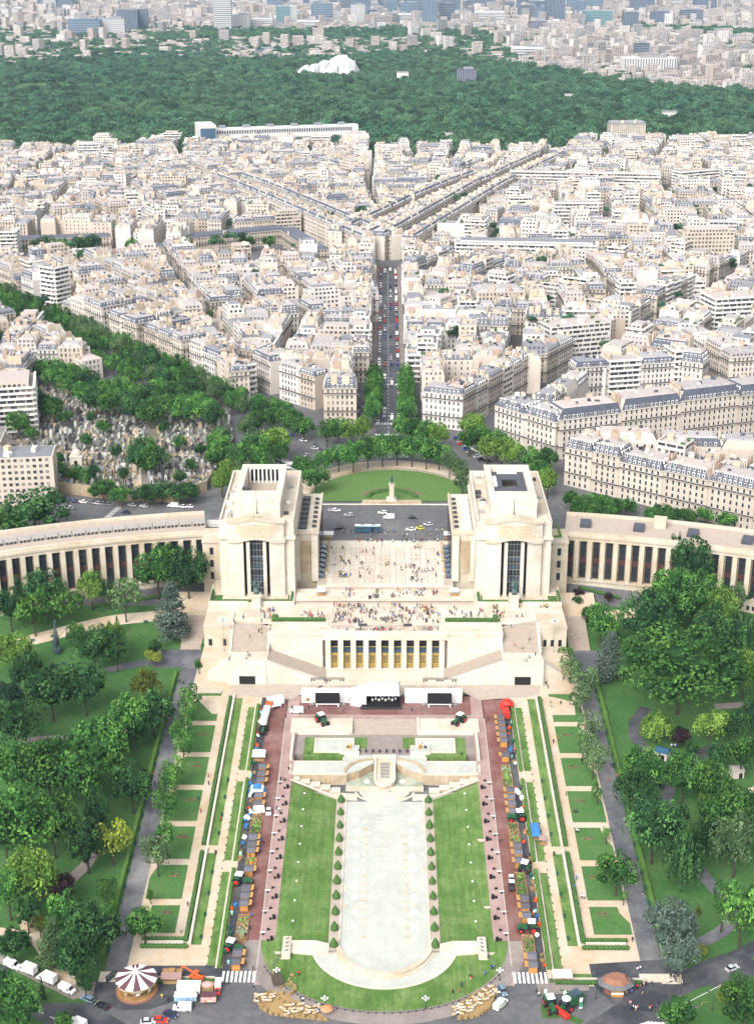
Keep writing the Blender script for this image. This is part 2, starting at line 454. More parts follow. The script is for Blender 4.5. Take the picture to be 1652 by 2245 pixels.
 for k, (a, b) in enumerate(LY):
  pts = [(S * 62.3, a),(S * 73.5, a)] if k % 2 else [(S * 62.3, a),(S * 73.7, a)]
  if k % 2 == 0:
   pts += [(S * 73.7, lerp(a, b, .42)),(S * 72.4, lerp(a, b, .58)),(S * 71.2, lerp(a, b, .78)),(S * 70.9, b),(S * 62.3, b)]
  else:
   pts += [(S * 73.6, lerp(a, b, .62)),(S * 72.6, lerp(a, b, .82)),(S * 71.4, b),(S * 62.3, b)]
  h = MB()
  if area(pts) < 0: pts = pts[::-1]
  h.face([(x, y, Zg(x, y) + .10) for x, y in pts])
  h.build("square_lawn", M["square_grass"], None, kind='stuff')
  if k < 6:
   bd = MB(); cx, cy = S * 66,(a + b) / 2 + 3
   bd.box(cx, cy, Zg(0, cy) - .2,3.2,1.7,.45, mi=0)
   for q in range(10): bd.blob(cx + rnd.uniform(-1.3,1.3), cy + rnd.uniform(-.6,.6), Zg(0, cy) + .3,.3,.3,.25,6,4, mi=1)
   bd.build("flower_bed", [M["soil"], M["hedge"]], None, label=f"flower bed on the square lawns {side}, {nth(k)} from the street", category="flower bed", group="small flower beds on the square lawns")
 mb = MB(); strip(mb, *X(74.2,80.4),338,517,0.06); strip(mb, *X(61,92),517,529,.07); struct("promenade", mb, M["asphalt_path"])
 mb = MB(); wallstrip(mb, *X(74.0,74.2),346,515,.12); struct("promenade_kerb", mb, M["kerb"])
 for k, (a, b) in enumerate(((350,425),(430,512))):
  h = MB(); hedge_strip(h, *X(81.2,82.6), a, b, 1.4)
  h.build("hedge", M["hedge_bright"], None, label=f"clipped hedge between promenade and park {side}, its {'nearer' if k == 0 else 'farther'} length", category="hedge", group="hedges along the park promenades")
 mb = MB()
 edge = 330 if S > 0 else 330
 for y0, y1 in ((edge, 345),(345,417),(417,490),(490,517),(517,538),(538,560)):
  for x0, x1 in ((80.4,120),(120,170),(170,230),(230,300)):
   a0, a1 = S * x0, S * x1
   mb.quad((a0, y0, Zg(0, y0) + .04),(a1, y0, Zg(0, y0) + .04),(a1, y1, Zg(0, y1) + .04),(a0, y1, Zg(0, y1) + .04))
 mb.build("park_grass", M["park_grass"], None, kind='stuff')
def ribbon(name, pts, w, m, dz=0.12, kind='structure', **k):
 """path of width w through survey points"""
 pts = [Vector((p[0], p[1],0)) for p in pts]
 dense = []
 for i in range(len(pts) - 1):
  p0, p1, p2, p3 = pts[max(i - 1,0)], pts[i], pts[i + 1], pts[min(i + 2, len(pts) - 1)]
  n = max(2, int((p2 - p1).length / 3))
  for s in range(n):
   t = s / n
   dense.append(0.5 * ((2 * p1) + (p2 - p0) * t + (2 * p0 - 5 * p1 + 4 * p2 - p3) * t * t + (3 * p1 - p0 - 3 * p2 + p3) * t ** 3))
 dense.append(pts[-1])
 mb = MB(); rows = []
 for i, p in enumerate(dense):
  d = (dense[min(i + 1, len(dense) - 1)] - dense[max(i - 1,0)]).normalized()
  nrm = Vector((-d.y, d.x, 0)) * w / 2
  a, b = p + nrm, p - nrm
  rows.append(((a.x, a.y, Zg(a.x, a.y) + dz),(b.x, b.y, Zg(b.x, b.y) + dz)))
 for a, b in zip(rows, rows[1:]): mb.quad(a[1], b[1], b[0], a[0])
 return mb.build(name, m, None, kind=kind, **k)
def survey(*uv): return [PT(u, v)[:2] for u, v in uv]
# winding park paths
ribbon("park_path", survey((232,1470),(290,1458),(330,1452),(380,1447)),4.2, M["asphalt_path"])
ribbon("park_path", survey((65,1405),(150,1383),(240,1362),(330,1352),(405,1345)),7.5, M["sand_path"])
ribbon("park_path", survey((-60,1450),(0,1425),(65,1405)),7, M["sand_path"])
ribbon("park_path", survey((170,2165),(125,2120),(95,2075),(65,2035),(50,1990)),4.6, M["sand_path"],.14)
ribbon("park_path", survey((95,2075),(70,2052),(30,2046),(-20,2040)),3.2, M["sand_path"],.15)
ribbon("park_path", survey((135,1955),(160,1925),(200,1880),(195,1830)),4.0, M["pavement"])
ribbon("park_path", survey((40,1625),(110,1618),(170,1622),(215,1640)),3.0, M["pavement"])
ribbon("park_path", survey((240,1580),(262,1600),(300,1600)),3.0, M["pavement"],.14)
ribbon("park_path", survey((1415,1552),(1390,1590),(1400,1630),(1440,1665),(1490,1700)),4.6, M["asphalt_dark"])
ribbon("park_path", survey((1490,1700),(1520,1665),(1560,1640)),4.2, M["asphalt_dark"],.14)
ribbon("park_path", survey((1465,1720),(1452,1770),(1445,1830)),5.0, M["asphalt_path"],.13)
ribbon("park_path", survey((1445,1775),(1500,1795)),2.6, M["sand_path"],.15)
ribbon("park_path", survey((1520,1885),(1560,1945),(1600,1985),(1590,2035),(1500,2085),(1450,2110)),4.2, M["asphalt_path"])
ribbon("park_path", survey((1565,1550),(1640,1545),(1700,1545)),4.0, M["pavement"])
ribbon("park_path", survey((1265,1345),(1330,1350),(1420,1340)),7.0, M["sand_path"],.13)
h = MB(); q = survey((1560,1800),(1590,1745),(1652,1725),(1720,1745),(1700,1800))
h.face([(x, y, Zg(x, y) + .16) for x, y in q]); struct("playground_sand", h, M["sand_path"])
# roads of the street in front: islands, pavements, markings
def sheet(name, pts, dz, m, kind='structure', z=None):
 h = MB()
 if area(pts) < 0: pts = pts[::-1]
 h.face([(x, y, (Zg(x, y) if z is None else z) + dz) for x, y in pts])
 return h.build(name, m, None, kind=kind)
def ell(a, b, cx, cy, t0, t1, n=40): return [(cx + a * math.cos(lerp(t0, t1, i / n)), cy + b * math.sin(lerp(t0, t1, i / n))) for i in range(n + 1)]
PI = math.pi
asq = ribbon("street", [P(-140,2120), P(-40,2140), P(60,2180), P(160,2230), P(260,2290)],13.5, M["asphalt_dark"],.015)
ribbon("street", [P(1760,2030), P(1652,2095), P(1540,2150), P(1430,2205), P(1300,2290)],13.5, M["asphalt_dark"],.016)
sheet("street_island", [P(-40,2200), P(60,2225), P(150,2270), P(120,2330), P(-60,2330)],.14, M["park_grass"])
sheet("street_island", [P(1420,2262), P(1520,2215), P(1600,2165), P(1720,2115), P(1760,2300), P(1420,2320)],.14, M["park_grass"])
sheet("corner_pavement", [P(1290,2115), P(1300,2160), P(1340,2200), P(1400,2212), P(1450,2205), P(1520,2172), P(1600,2128), P(1720,2060), P(1700,2045), P(1600,2090), P(1520,2135), P(1480,2115), P(1470,2105)],.13, M["asphalt_dark"])
sheet("corner_pavement", [P(1175,2150), P(1200,2146), P(1290,2146), P(1290,2172), P(1210,2182), P(1178,2178)],.12, M["pavement"])
sheet("corner_pavement", [P(210,2150), P(330,2118), P(470,2118), P(503,2128), P(498,2150), P(400,2170), P(380,2195), P(330,2213), P(260,2214), P(205,2185)],.12, M["asphalt_dark"])
sheet("corner_pavement", [P(-60,2085), P(60,2142), P(160,2192), P(215,2180), P(220,2150), P(160,2165), P(60,2118), P(-60,2060)],.11, M["pavement"])
# stripes
h = MB()
for S in (-1,1):
 for k in range(8):
  x = S * (37.3 + k * 1.25); h.box(x, 341.4,.115,.62,4.8,.012)
x0, y0 = P(1412,2232)
for k in range(7):
 h.box(x0 - 1.2 + k * .95, y0 - 2.5 + k * .25 - .35 * k, .06,5.0,.5,.012, R(24))
for k in range(10):
 a, b = P(-20 + k * 26,2168 + k * 12.2), P(-8 + k * 26,2173.5 + k * 12.2)
 h.tube((*a, .035),(*b, .035),.09, n=4)
a, b = P(1652,2122), P(1440,2232); h.tube((*a, .0),(*b, .0),.10, n=4)
h.build("road_marking", M["white_paint"], None, kind='structure')
h = MB(); zig = [(1600,2098),(1580,2118),(1555,2122),(1545,2135),(1520,2138),(1515,2155),(1490,2160),(1480,2173),(1455,2178),(1448,2198),(1425,2198)]
for a, b in zip(zig, zig[1:]): h.tube((*P(*a),.03),(*P(*b),.03),.06, n=4)
zig = [(1590,2185),(1570,2182),(1566,2197),(1538,2197),(1535,2212),(1508,2212)]
for a, b in zip(zig, zig[1:]): h.tube((*P(*a),.03),(*P(*b),.03),.06, n=4)
h.build("road_marking", M["yellow_paint"], None, kind='structure')
# half-moon island with the two pools
POOL, LOW = 0.8,0.12
h = MB(); o_ = ell(41.5,35.5,0,357, PI, 2 * PI); i_ = ell(36.0,29.8,0,357, PI, 2 * PI)
for k in range(40): h.quad(*[(p[0], p[1], Zg(*p) + .12) for p in (o_[k], o_[k + 1], i_[k + 1], i_[k])])
struct("island_walk", h, M["pavement"])
h = MB()                                  # island lawn falls gently from the walk to the lower pool
o_ = ell(36.3,30.0,0,357, PI, 2 * PI); i_ = ell(22.0,21.0,0,357, PI, 2 * PI)
for k in range(40): h.quad(*[(p[0], p[1], Zg(*p) + .2) for p in (o_[k], o_[k + 1], i_[k + 1], i_[k])])
h.build("island_lawn", M["lawn"], None, kind='stuff')
h = MB(); o_ = ell(37.2,30.9,0,357, PI * 1.12, PI * 1.88)
for k in range(40):
 if 12 < k < 28: pass
 h.box(*o_[k],.05,.35,.35,.5)
for a, b in zip(o_, o_[1:]): h.tube((*a, .5),(*b, .5),.06, n=4)
h.build("island_fence", M["dark_grey"], None, label="low dark rail round the half-moon lawn at the street", category="fence")
def pool_rim(a_in, b_in, a_out, b_out, cy, z0, z1, t0=PI, t1=2 * PI, n=44, mi=0, mb=None):
 mb = mb or MB()
 p, q = ell(a_in, b_in, 0, cy, t0, t1, n), ell(a_out, b_out, 0, cy, t0, t1, n)
 for k in range(n):
  mb.quad((*q[k], z0),(*q[k + 1], z0),(*q[k + 1], z1),(*q[k], z1), mi)
  mb.quad((*q[k], z1),(*q[k + 1], z1),(*p[k + 1], z1),(*p[k], z1), mi)
  mb.quad((*p[k + 1], z0),(*p[k], z0),(*p[k], z1),(*p[k + 1], z1), mi)
 return mb
struct("lower_pool_rim", pool_rim(21.2,20.3,22.0,21.0,357,-1.2,.38), M["stone_pale"])
h = MB(); h.face([(x, y, LOW) for x, y in ell(21.5,20.6,0,357, PI, 2 * PI)]); struct("lower_pool_water", h, M["water"])
h = pool_rim(13.2,14.2,14.6,15.5,357,-1.2, POOL + .35)
pool_rim(14.6,15.5,15.4,16.4,357,-1.2,.35, mb=h)
struct("pool_end_wall", h, M["stone"])
h = MB(); h.face([(x, y, POOL) for x, y in ell(13.5,14.5,0,357, PI, 2 * PI) + [(13.3,440),(-13.3,440)]]); struct("pool_water", h, M["water"])
for S in (-1,1):
 X = lambda a, b: (min(S * a, S * b), max(S * a, S * b))
 h = MB(); h.prism([(S * 13.0,357),(S * 13.6,357),(S * 13.6,433.5),(S * 13.0,433.5)],-.5, POOL + .28); struct("pool_kerb", h, M["stone_pale"])
 h = MB(); h.quad((X(13.6,16.5)[0],352, POOL + .2),(X(13.6,16.5)[1],352, POOL + .2),(X(13.6,16.5)[1],433.5, POOL + .2),(X(13.6,16.5)[0],433.5, POOL + .2)); struct("pool_walk", h, M["paving_dark"])
 h = MB(); n = 16                       # long lawn, sloping sideways to the pool walk
 for i in range(n):
  ya, yb = lerp(354.5,1,0) if False else lerp(354.5,433.0, i / n), lerp(354.5,433.0,(i + 1) / n)
  for j in range(4):
   xa, xb = lerp(16.5,32.3, j / 4), lerp(16.5,32.3,(j + 1) / 4)
   zz = lambda x, y: lerp(POOL + .2, Zg(0, y) + .08,((x - 16.5) / 15.8) ** 1.3)
   yy = lambda x, y: y + (x - 16.5) / 15.8 * 5.0 * (y - 354.5) / 78.5
   p = [(S * xa, yy(xa, ya), zz(xa, ya)),(S * xb, yy(xb, ya), zz(xb, ya)),(S * xb, yy(xb, yb), zz(xb, yb)),(S * xa, yy(xa, yb), zz(xa, yb))]
   h.face(p if S > 0 else p[::-1])
 h.build("long_lawn", M["lawn"], None, kind='stuff')
 h = MB(); h.tube((S * 16.0,433.6,1.3),(S * 32.6,438.6,5.4),.35, n=4); struct("lawn_kerb", h, M["stone_pale"])
 h = MB()
 for px, py, r in ((30.2,352.6,2.6),(31.5,405,1.3),(31.3,372,1.0),(29,350,2.0)):
  if S < 0 and py > 360: continue
  h.face([(S * px + r * (1 + .3 * math.sin(3 * t)) * math.cos(t), py + r * .9 * math.sin(t) * (1 + .25 * math.cos(2 * t)), Zg(0, py) + .17) for t in [2 * PI * i / 14 for i in range(14)]])
 h.build("worn_earth", M["sand_path"], None, kind='structure')
 t = thing("cannon_terrace", f"pale stone T-shaped terrace beside the pool end {'at carousel side' if S < 0 else 'at kiosk side'}", "terrace", (0,0,0), group="stone terraces at the pool end")
 h = MB(); h.box(S * 28.6,353.2,-.4,2.5,8.6,2.3); h.build("platform", M["stone_pale"], t)
 h = MB(); h.prism([(S * 27.3,351.2),(S * 27.3,354.6),(S * 20,354.6),(S * 16.2,353.2),(S * 16.2,352.0),(S * 20,350.4)],-.4,1.15); h.build("walkway", M["stone_pale"], t)
 h = MB(); h.prism([(S * 27.3,354.6),(S * 27.3,355.6),(S * 20.2,355.6),(S * 16.2,354.2),(S * 16.2,353.2),(S * 20,354.6)],-.4,1.9); h.build("parapet", M["stone_pale"], t)
 for k in range(4):
  h = MB(); y = 350.6 + k * 1.75; h.tube((S * 28.9, y, 2.1),(S * 27.9, y, 2.7),.16,.10); h.build("cannon", M["bronze"], t)
# fountain nozzles and grates in the long pool
ring_m = MB(); ring_m.ring(0,0,[(.95,-.2),(.95,.16),(.6,.16),(.6,-.2)],12,0, cap=False); ring_m = ring_m.mesh("nozzle_ring", M["stone_pale"])
jet_m = MB(); jet_m.ring(0,0,[(.45,-.2),(.38,.25),(.12,.3)],8,0); jet_m = jet_m.mesh("jet", M["stone"])
plate_m = MB(); plate_m.ring(0,0,[(1.1,-.2),(1.0,.18),(.1,.22)],12,0); plate_m = plate_m.mesh("plate", M["white_paint"])
grate_m = MB()
for i in range(4): grate_m.box(0,-.9 + i * .6,-.1,1.1,.28,.22)
grate_m = grate_m.mesh("grate", M["stone_pale"])
side_m = MB(); side_m.box(0,0,-.1,1.0,1.5,.35); side_m = side_m.mesh("block", M["stone_pale"])
nozz = []
for S in (-1,1):
 for k in range(9):
  y = 361 + k * 7.2
  nozz.append((thing("fountain_nozzle", "", "fountain", (S * 9.2, y + 2.6, POOL), group="round plates in the pool"), f"round white plate in the long pool {'nearer the carousel' if S < 0 else 'nearer the kiosk'}", plate_m, None))
 for k in range(15):
  y = 358.5 + k * 4.35
  nozz.append((thing("fountain_nozzle", "", "fountain", (S * 6.4, y, POOL), group="ringed nozzles in the pool"), f"ringed nozzle in the long pool {'nearer the carousel' if S < 0 else 'nearer the kiosk'}", ring_m, jet_m))
 for k in range(7):
  y = 364 + k * 9.3
  for xx, me, w in ((6.3, grate_m, "slatted grate"),(8.9, grate_m, "outer slatted grate"),(12.2, side_m, "pale block")):
   nozz.append((thing("fountain_grate", "", "fountain", (S * xx, y, POOL), group="grates in the pool"), f"{w} standing in the long pool {'nearer the carousel' if S < 0 else 'nearer the kiosk'}", me, None))
for k in range(14):
 y = 396 + k * 2.6
 for q in (0,):
  nozz.append((thing("fountain_bar", "", "fountain", (0, y, POOL), group="nozzle bars in the pool"), "row of small nozzles across the middle of the pool", None, None))
bar_m = MB()
for i in range(5): bar_m.box(-2.4 + i * 1.2,0,-.1,.8,.5,.24)
bar_m = bar_m.mesh("nozzle_bar", M["stone_pale"])
lab = []
for t, ph, a, b in nozz:
 put("plate" if a is plate_m else "rim" if a is ring_m else "block", a or bar_m, t)
 if b: put("jet", b, t)
 lab.append((t, ph))
rank_labels(lab, (0,342), "the street")
# clipped cones along the pool
cone = MB(); n = 12
prof = [(.30,.3),(1.18,.35),(1.22,.7),(.95,1.4),(.62,2.1),(.30,2.7),(.05,3.1)]
rows = []
for r, z in prof: rows.append([(r * (1 + rnd.uniform(-.1,.1)) * math.cos(2 * PI * i / n), r * (1 + rnd.uniform(-.1,.1)) * math.sin(2 * PI * i / n), z) for i in range(n)])
for a, b in zip(rows, rows[1:]):
 for i in range(n): cone.quad(a[i], a[(i + 1) % n], b[(i + 1) % n], b[i])
cone = cone.mesh("foliage", M["hedge"]); st = MB(); st.tube((0,0,-.1),(0,0,.6),.12); st = st.mesh("stem", M["wood"])
lab = []
for S in (-1,1):
 for k in range(11):
  y = 431.5 - k * 7.75
  t = thing("clipped_cone", "", "shrub", (S * 14.9, y, POOL + .2), rnd.uniform(0,6), "clipped cones along the pool", rnd.uniform(.92,1.1))
  put("foliage", cone, t); put("stem", st, t)
  lab.append((t, f"clipped cone shrub along the pool {'at carousel side' if S < 0 else 'at kiosk side'}"))
rank_labels(lab, (0,342), "the street")
# ------------------------------------------------------------------ cascade and upper basins
h = MB()                                   # terraces are solid: plaza at 6 m, basins at 5.6 m
h.prism([(-33,455),(33,455),(33,468.5),(-33,468.5)],0,6.0); struct("upper_plaza", h, M["pavement"])
h = MB(); h.prism([(-34.5,468.5),(-12.2,468.5),(-12.2,478),(-34.5,478)],4,7.45); h.prism([(12.2,468.5),(34.5,468.5),(34.5,478),(12.2,478)],4,7.45)
struct("upper_terrace", h, M["paving"])
h = MB()
for k in range(9): h.prism([(-12.2,468.5 + k),(12.2,468.5 + k),(12.2,469.5 + k + .02),(-12.2,469.5 + k + .02)],5,6.0 + (k + 1) * .16)
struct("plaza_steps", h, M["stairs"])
h = MB()
for S in (-1,1):
 h.box(S * 12.2,473.4,5.5,.8,9.6,2.4); h.box(S * 33.2,464,4,.9,27,3.4); h.box(S * 22.8,468.6,5.5,20.6,.6,1.75)
struct("plaza_wall", h, M["stone_pale"])
h = MB()
strip(h, -36.6,36.6,478,494,.04); struct("red_road", h, M["red_road"])
h = MB(); strip(h, -36.3,36.3,477.6,480,.075); struct("pink_walk", h, M["pink_pave"])
h = MB(); strip(h, -36.6,36.6,480,480.3,.12); struct("road_kerb", h, M["kerb"])
for S in (-1,1):
 sd = "at carousel side" if S < 0 else "at kiosk side"
 h = MB(); pts = [(S * 6.4,458.5),(S * 6.4,466.5),(S * 29,466.5),(S * 29,453),(S * 14.5,453),(S * 14.5,458.5)]
 if area(pts) < 0: pts = pts[::-1]
 h.prism(pts, 3,6.06); h.build("upper_lawn", M["lawn"], None, kind='stuff')
 t = thing("statue_basin", f"shallow rectangular stone basin framed by lawn {sd}", "basin", (S * 18.2,460.4,6.06), group="rectangular basins on the upper lawns")
 h = MB()
 for (x, y, sx, sy) in ((0,4.6,14.4,.8),(0,-4.6,14.4,.8),(-6.8,0,.8,8.4),(6.8,0,.8,8.4)): h.box(x, y, -.1, sx, sy, .5)
 h.build("rim", M["stone_pale"], t)
 h = MB(); h.box(0,0,-.05,12.8,8.4,.25); h.build("water", M["water"], t)
 h = MB(); h.box(-S * 5.6,-3.4,-1.2,7.0,5.2,2.0); h.build("plinth", M["stone_pale"], t)
 h = MB(); h.box(-S * 5.6,-3.4,.8,6.0,4.2,.1); h.build("plinth_water", M["water"], t)
 t2 = thing("gilded_statue", f"small gilded statue on the square plinth pool {sd}", "statue", (S * 12.6,457.2,6.96),.4 * S, "gilded statues on the cascade basins")
 h = MB(); h.box(0,0,0,.9,.9,.35); h.build("base", M["gold"], t2)
 h = MB()
 h.blob(0,0,1.2,.62,.34,.42,8,6)                                   # body of the animal
 h.tube((.45,0,1.35),(.75,0,1.95),.22,.15); h.blob(.9,0,2.05,.32,.16,.18,8,5)
 for q, w in ((.4,.14),(.4,-.14),(-.4,.14),(-.4,-.14)): h.tube((q, w, 1.1),(q * 1.1, w, .33),.13,.08)
 h.tube((-.55,0,1.35),(-.95,0,1.75),.07,.04)
 h.tube((.78,.08,2.1),(.62,.2,2.5),.05,.02); h.tube((.78,-.08,2.1),(.62,-.2,2.5),.05,.02)
 h.build("figure", M["gold"], t2, smooth=True)
 bs = MB(); bs.blob(0,0,.5,.7,.7,.65,10,6, jit=.1)
 bs.build("ball_shrub", M["hedge"], None, label=f"small dark ball shrub on the upper lawn corner {sd}", category="shrub").location = (S * 27.2,454.6,6.0)
 h = MB(); pts = [(S * 4,449.5),(S * 4,458.4),(S * 14.4,458.4),(S * 14.4,449.8),(S * 33,449.8),(S * 33,442.6),(S * 13.2,442.6),(S * 9,444.5)]
 if area(pts) < 0: pts = pts[::-1]
 h.prism(pts, -1,5.5,0,1)
 h.build("overflow_basin", [M["stone_warm"], M["water"]], None, kind='structure')
 h = MB()
 for (x, y, sx, sy) in ((23.7,450.2,18.6,.8),(14.5,454.2,.8,8.0),(33.1,446.2,.8,8.0),(23.2,442.4,20.2,.6)): h.box(S * x, y, 4.6, sx, sy, 1.15)
 struct("basin_coping", h, M["stone_pale"])
 for k in range(6):
  r_ = put("nozzle_ring", ring_m, None, (S * (16.5 + k * 3.0),446.2,5.5)); r_['label'] = f"low nozzle ring in the overflow basin {sd}, {nth(k)} from the chute"; r_['category'] = "fountain"; r_['group'] = "nozzle rings in the overflow basins"; r_.scale = (.8,) * 3
 t = thing("curved_wall", f"quarter-round stone retaining wall of the cascade {sd}", "wall", (0,0,0), group="curved retaining walls of the cascade")
 n = 14
 arc = [(S * (13.6 - 9.6 * math.sin(PI / 2 * i / n)),442.4 + 9.2 * (1 - math.cos(PI / 2 * i / n))) for i in range(n + 1)]
 arc = [(S * (13.6 - 9.8 * (1 - math.cos(PI / 2 * i / n))),442.0 + 9.4 * math.sin(PI / 2 * i / n)) for i in range(n + 1)]
 for i in range(n):
  h = MB(); a, b = arc[i], arc[i + 1]
  oa, ob = (a[0] + S * .9, a[1] + .7),(b[0] + S * .9, b[1] + .7)
  g_ = .03
  a2, b2 = (lerp(a[0], b[0], g_), lerp(a[1], b[1], g_)),(lerp(a[0], b[0],1 - g_), lerp(a[1], b[1],1 - g_))
  h.prism([a2, b2, ob, oa],.5,5.95); h.build("wall_panel", M["stone_warm"], t)
 h = MB(); h.box(S * 22.6,442.0,-.5,19.0,.5,5.6)
 for k in range(5): h.box(S * (15 + k * 4.4),441.72,3.0,.12,.1,.1)
 h.build("front_wall", M["stone_warm"], t)
 for k in range(5):
  t = thing("cascade_block", f"square stone block of the stepped cascade {sd}, {['highest, outermost','second highest','middle','second lowest','lowest, innermost'][k]} of five", "stone block", (S * (31.4 - k * 3.55),441.0 - k * .75,0), group="stepped cascade blocks")
  top = 4.7 - k * .72
  h = MB(); h.box(0,0,-.8,3.5,2.5, top + .3); h.build("body", M["stone_warm"], t)
  h = MB(); h.box(0,0, top - .5,3.7,2.7,.5); h.build("cap", M["stone_pale"], t)
  h = MB(); h.ring(0,0,[(.16, top),(.1, top + .16)],8); h.build("spout", M["stone_warm"], t)
# chute in the middle
t = thing("cascade_chute", "stepped stone chute with grates falling between the curved walls", "cascade", (0,0,0))
h = MB()
pts = ell(3.6,3.8,0,441.5, PI, 2 * PI, 14) + [(3.6,452),(-3.6,452)]
h.prism(pts, -.5,3.6); h.build("body", M["stone_warm"], t)
h = MB(); o_, i_ = ell(3.8,4.0,0,441.5, PI, 2 * PI, 14), ell(3.0,3.2,0,441.5, PI, 2 * PI, 14)
for k in range(14):
 h.quad((*o_[k],3.2),(*o_[k + 1],3.2),(*o_[k + 1],4.2),(*o_[k],4.2)); h.quad((*o_[k],4.2),(*o_[k + 1],4.2),(*i_[k + 1],4.2),(*i_[k],4.2)); h.quad((*i_[k + 1],3.5),(*i_[k],3.5),(*i_[k],4.2),(*i_[k + 1],4.2))
for S in (-1,1):
 h.prism([(S * 3.0,441.5),(S * 3.8,441.5),(S * 3.8,453),(S * 3.0,453)],3, lambda x, y: interp(y, [(441.5,4.2),(453,6.0)]))
h.build("rim", M["stone_pale"], t)
h = MB(); h.face([(-3,441.5,3.75),(3,441.5,3.75),(3,452.5,5.2),(-3,452.5,5.2)]); h.face([(x, y, 3.75) for x, y in ell(3.0,3.2,0,441.5, PI, 2 * PI, 14)]); h.build("bed", M["stone"], t)
for k in range(5):
 h = MB(); y = 443.0 + k * 1.75; z = 3.85 + k * .24
 for q in range(6): h.box(-1.35 + q * .54, y, z, .18,1.3,.35)
 h.box(0, y - .7, z, 3.0,.15,.4); h.build("grate", M["steel"], t)
h = MB(); h.box(0,453.3,4.5,8.2,1.0,2.0); h.build("head_wall", M["stone_pale"], t)
h = MB(); h.box(0,437.6,-.5,3.2,1.6,2.6); h.build("spill", M["stone"], t)
h = MB(); h.face([(x, y, 2.3) for x, y in [(-13.4,438.6),(13.4,438.6),(13.4,442.2),(9.5,447),(4,451.5),(-4,451.5),(-9.5,447),(-13.4,442.2)]]); struct("cascade_pool", h, M["water_green"])
h = MB(); h.box(-7.6,438.3,-.5,11.8,.8,3.2); h.box(7.6,438.3,-.5,11.8,.8,3.2); struct("cascade_pool_wall", h, M["stone"])
for S in (-1,1):
 pl = put("fountain_plate", plate_m, None, (S * 6.2,442.4,2.35)); pl['label'] = f"white fountain plate in the green cascade pool {'at carousel side' if S < 0 else 'at kiosk side'}"; pl['category'] = "fountain"
h = pool_rim(8.0,4.4,8.8,5.2,437.8,-.5,1.5); pool_rim(9.6,6.0,10.4,6.7,437.8,-.5,1.1, mb=h); struct("oval_basin_rim", h, M["stone_pale"])
h = MB(); h.face([(x, y, 1.35) for x, y in ell(8.2,4.6,0,437.8, PI, 2 * PI)]); struct("oval_basin_water", h, M["water"])
h = MB(); h.face([(x, y, .95) for x, y in ell(9.9,6.2,0,437.8, PI, 2 * PI)]); struct("oval_basin_step", h, M["water"])
for S in (-1,1):
 h = MB(); q = [(S * 9.5,432.5),(S * 17.2,433),(S * 34,438.4),(S * 34,443),(S * 9.5,443)]; h.prism(q, -1, lambda x, y: POOL + .24 if abs(x) < 18 else 1.2); struct("cascade_apron", h, M["stone_pale"])
# ================================================================== TERRACE, STAIRS AND THE CURVED PALACE
TZ = 23.0
h = MB(); h.prism([(-46,519.3),(46,519.3),(46,546),(-46,546)],4, TZ)
h.prism([(46,524.5),(72,534),(72,546),(46,546)],4, TZ); h.prism([(-72,534),(-46,524.5),(-46,546),(-72,546)],4, TZ)
struct("terrace", h, M["paving"])
h = MB(); h.prism([(-37,546),(37,546),(37,558),(-37,558)],4,24.0); struct("upper_landing", h, M["paving"])
h = MB()
for k in range(4): h.prism([(-36,545.0 + k * .35),(36,545.0 + k * .35),(36,546.0),(-36,546.0)],20, TZ + .22 * (k + 1))
for k in range(4): h.prism([(-28,557.2 + k * .3),(28,557.2 + k * .3),(28,558.6),(-28,558.6)],20,24.0 + .17 * (k + 1))
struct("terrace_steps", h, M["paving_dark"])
h = MB(); h.prism([(-28.4,558.3),(28.4,558.3),(28.4,609),(-28.4,609)],10,24.75); parvis = h.build("parvis", M["stone_pale"], None, kind='structure')
h = MB(); strip(h, -90,90,609,652,.05); struct("square_road", h, M["asphalt"])
h = MB()
for x0_, x1_ in ((-28.2,-24.6),(24.6,28.2)): h.prism([(x0_, 560),(x1_, 560),(x1_, 605),(x0_, 605)],24,24.79)
struct("parvis_border", h, M["paving_dark"])
# marble panels of the parvis, each a framed rectangle of its own
pm = MB()
for (x, y, sx, sy) in ((0,1.55,4.5,.5),(0,-1.55,4.5,.5),(-2.0,0,.5,2.7),(2.0,0,.5,2.7)): pm.box(x, y, 0, sx, sy, .03)
pm.box(0,0,0,.9,.5,.03)
pm = pm.mesh("floor_panel", M["paving_dark"])
for c in range(7):
 for r in range(8):
  put("floor_panel", pm, parvis, ((c - 3) * 6.6,564 + r * 4.9,24.75))
# inlaid squares on the lower terrace
def inlay(x, y, sx, sy, parent):
 for k, w in ((1.0,.45),(.72,.25),(.42,.25),(.15,1.0)):
  h = MB(); a, b = sx * k / 2, sy * k / 2
  if w == 1.0: h.box(x, y, TZ, 2 * a, 2 * b, .025)
  else:
   for (px, py, qx, qy) in ((0, b, 2 * a + w, w),(0,-b, 2 * a + w, w),(-a, 0, w, 2 * b - w),(a, 0, w, 2 * b - w)): h.box(x + px, y + py, TZ, qx, qy, .025)
  h.build("inlay_frame", M["stairs"] if k in (1.0,.15) else M["paving_dark"], parent)
ter = [o for o in C.objects if o.name == "terrace"][0]
for x in (-53.5,53.5): inlay(x, 535.5,7.0,5.2, ter)
for x in (-17,0,17): inlay(x, 539.5,8.2,5.6, ter)
band = MB()
for k in range(9):
 x = -19.9 + k * 4.97
 for (px, py, qx, qy) in ((0,.75,2.6,.25),(0,-.75,2.6,.25),(-1.2,0,.25,1.3),(1.2,0,.25,1.3),(0,0,.9,.6)): band.box(x + px, 519.4 + py, TZ, qx, qy, .02)
band.build("inlay_band", M["paving_dark"], ter, kind='stuff')
h = MB()
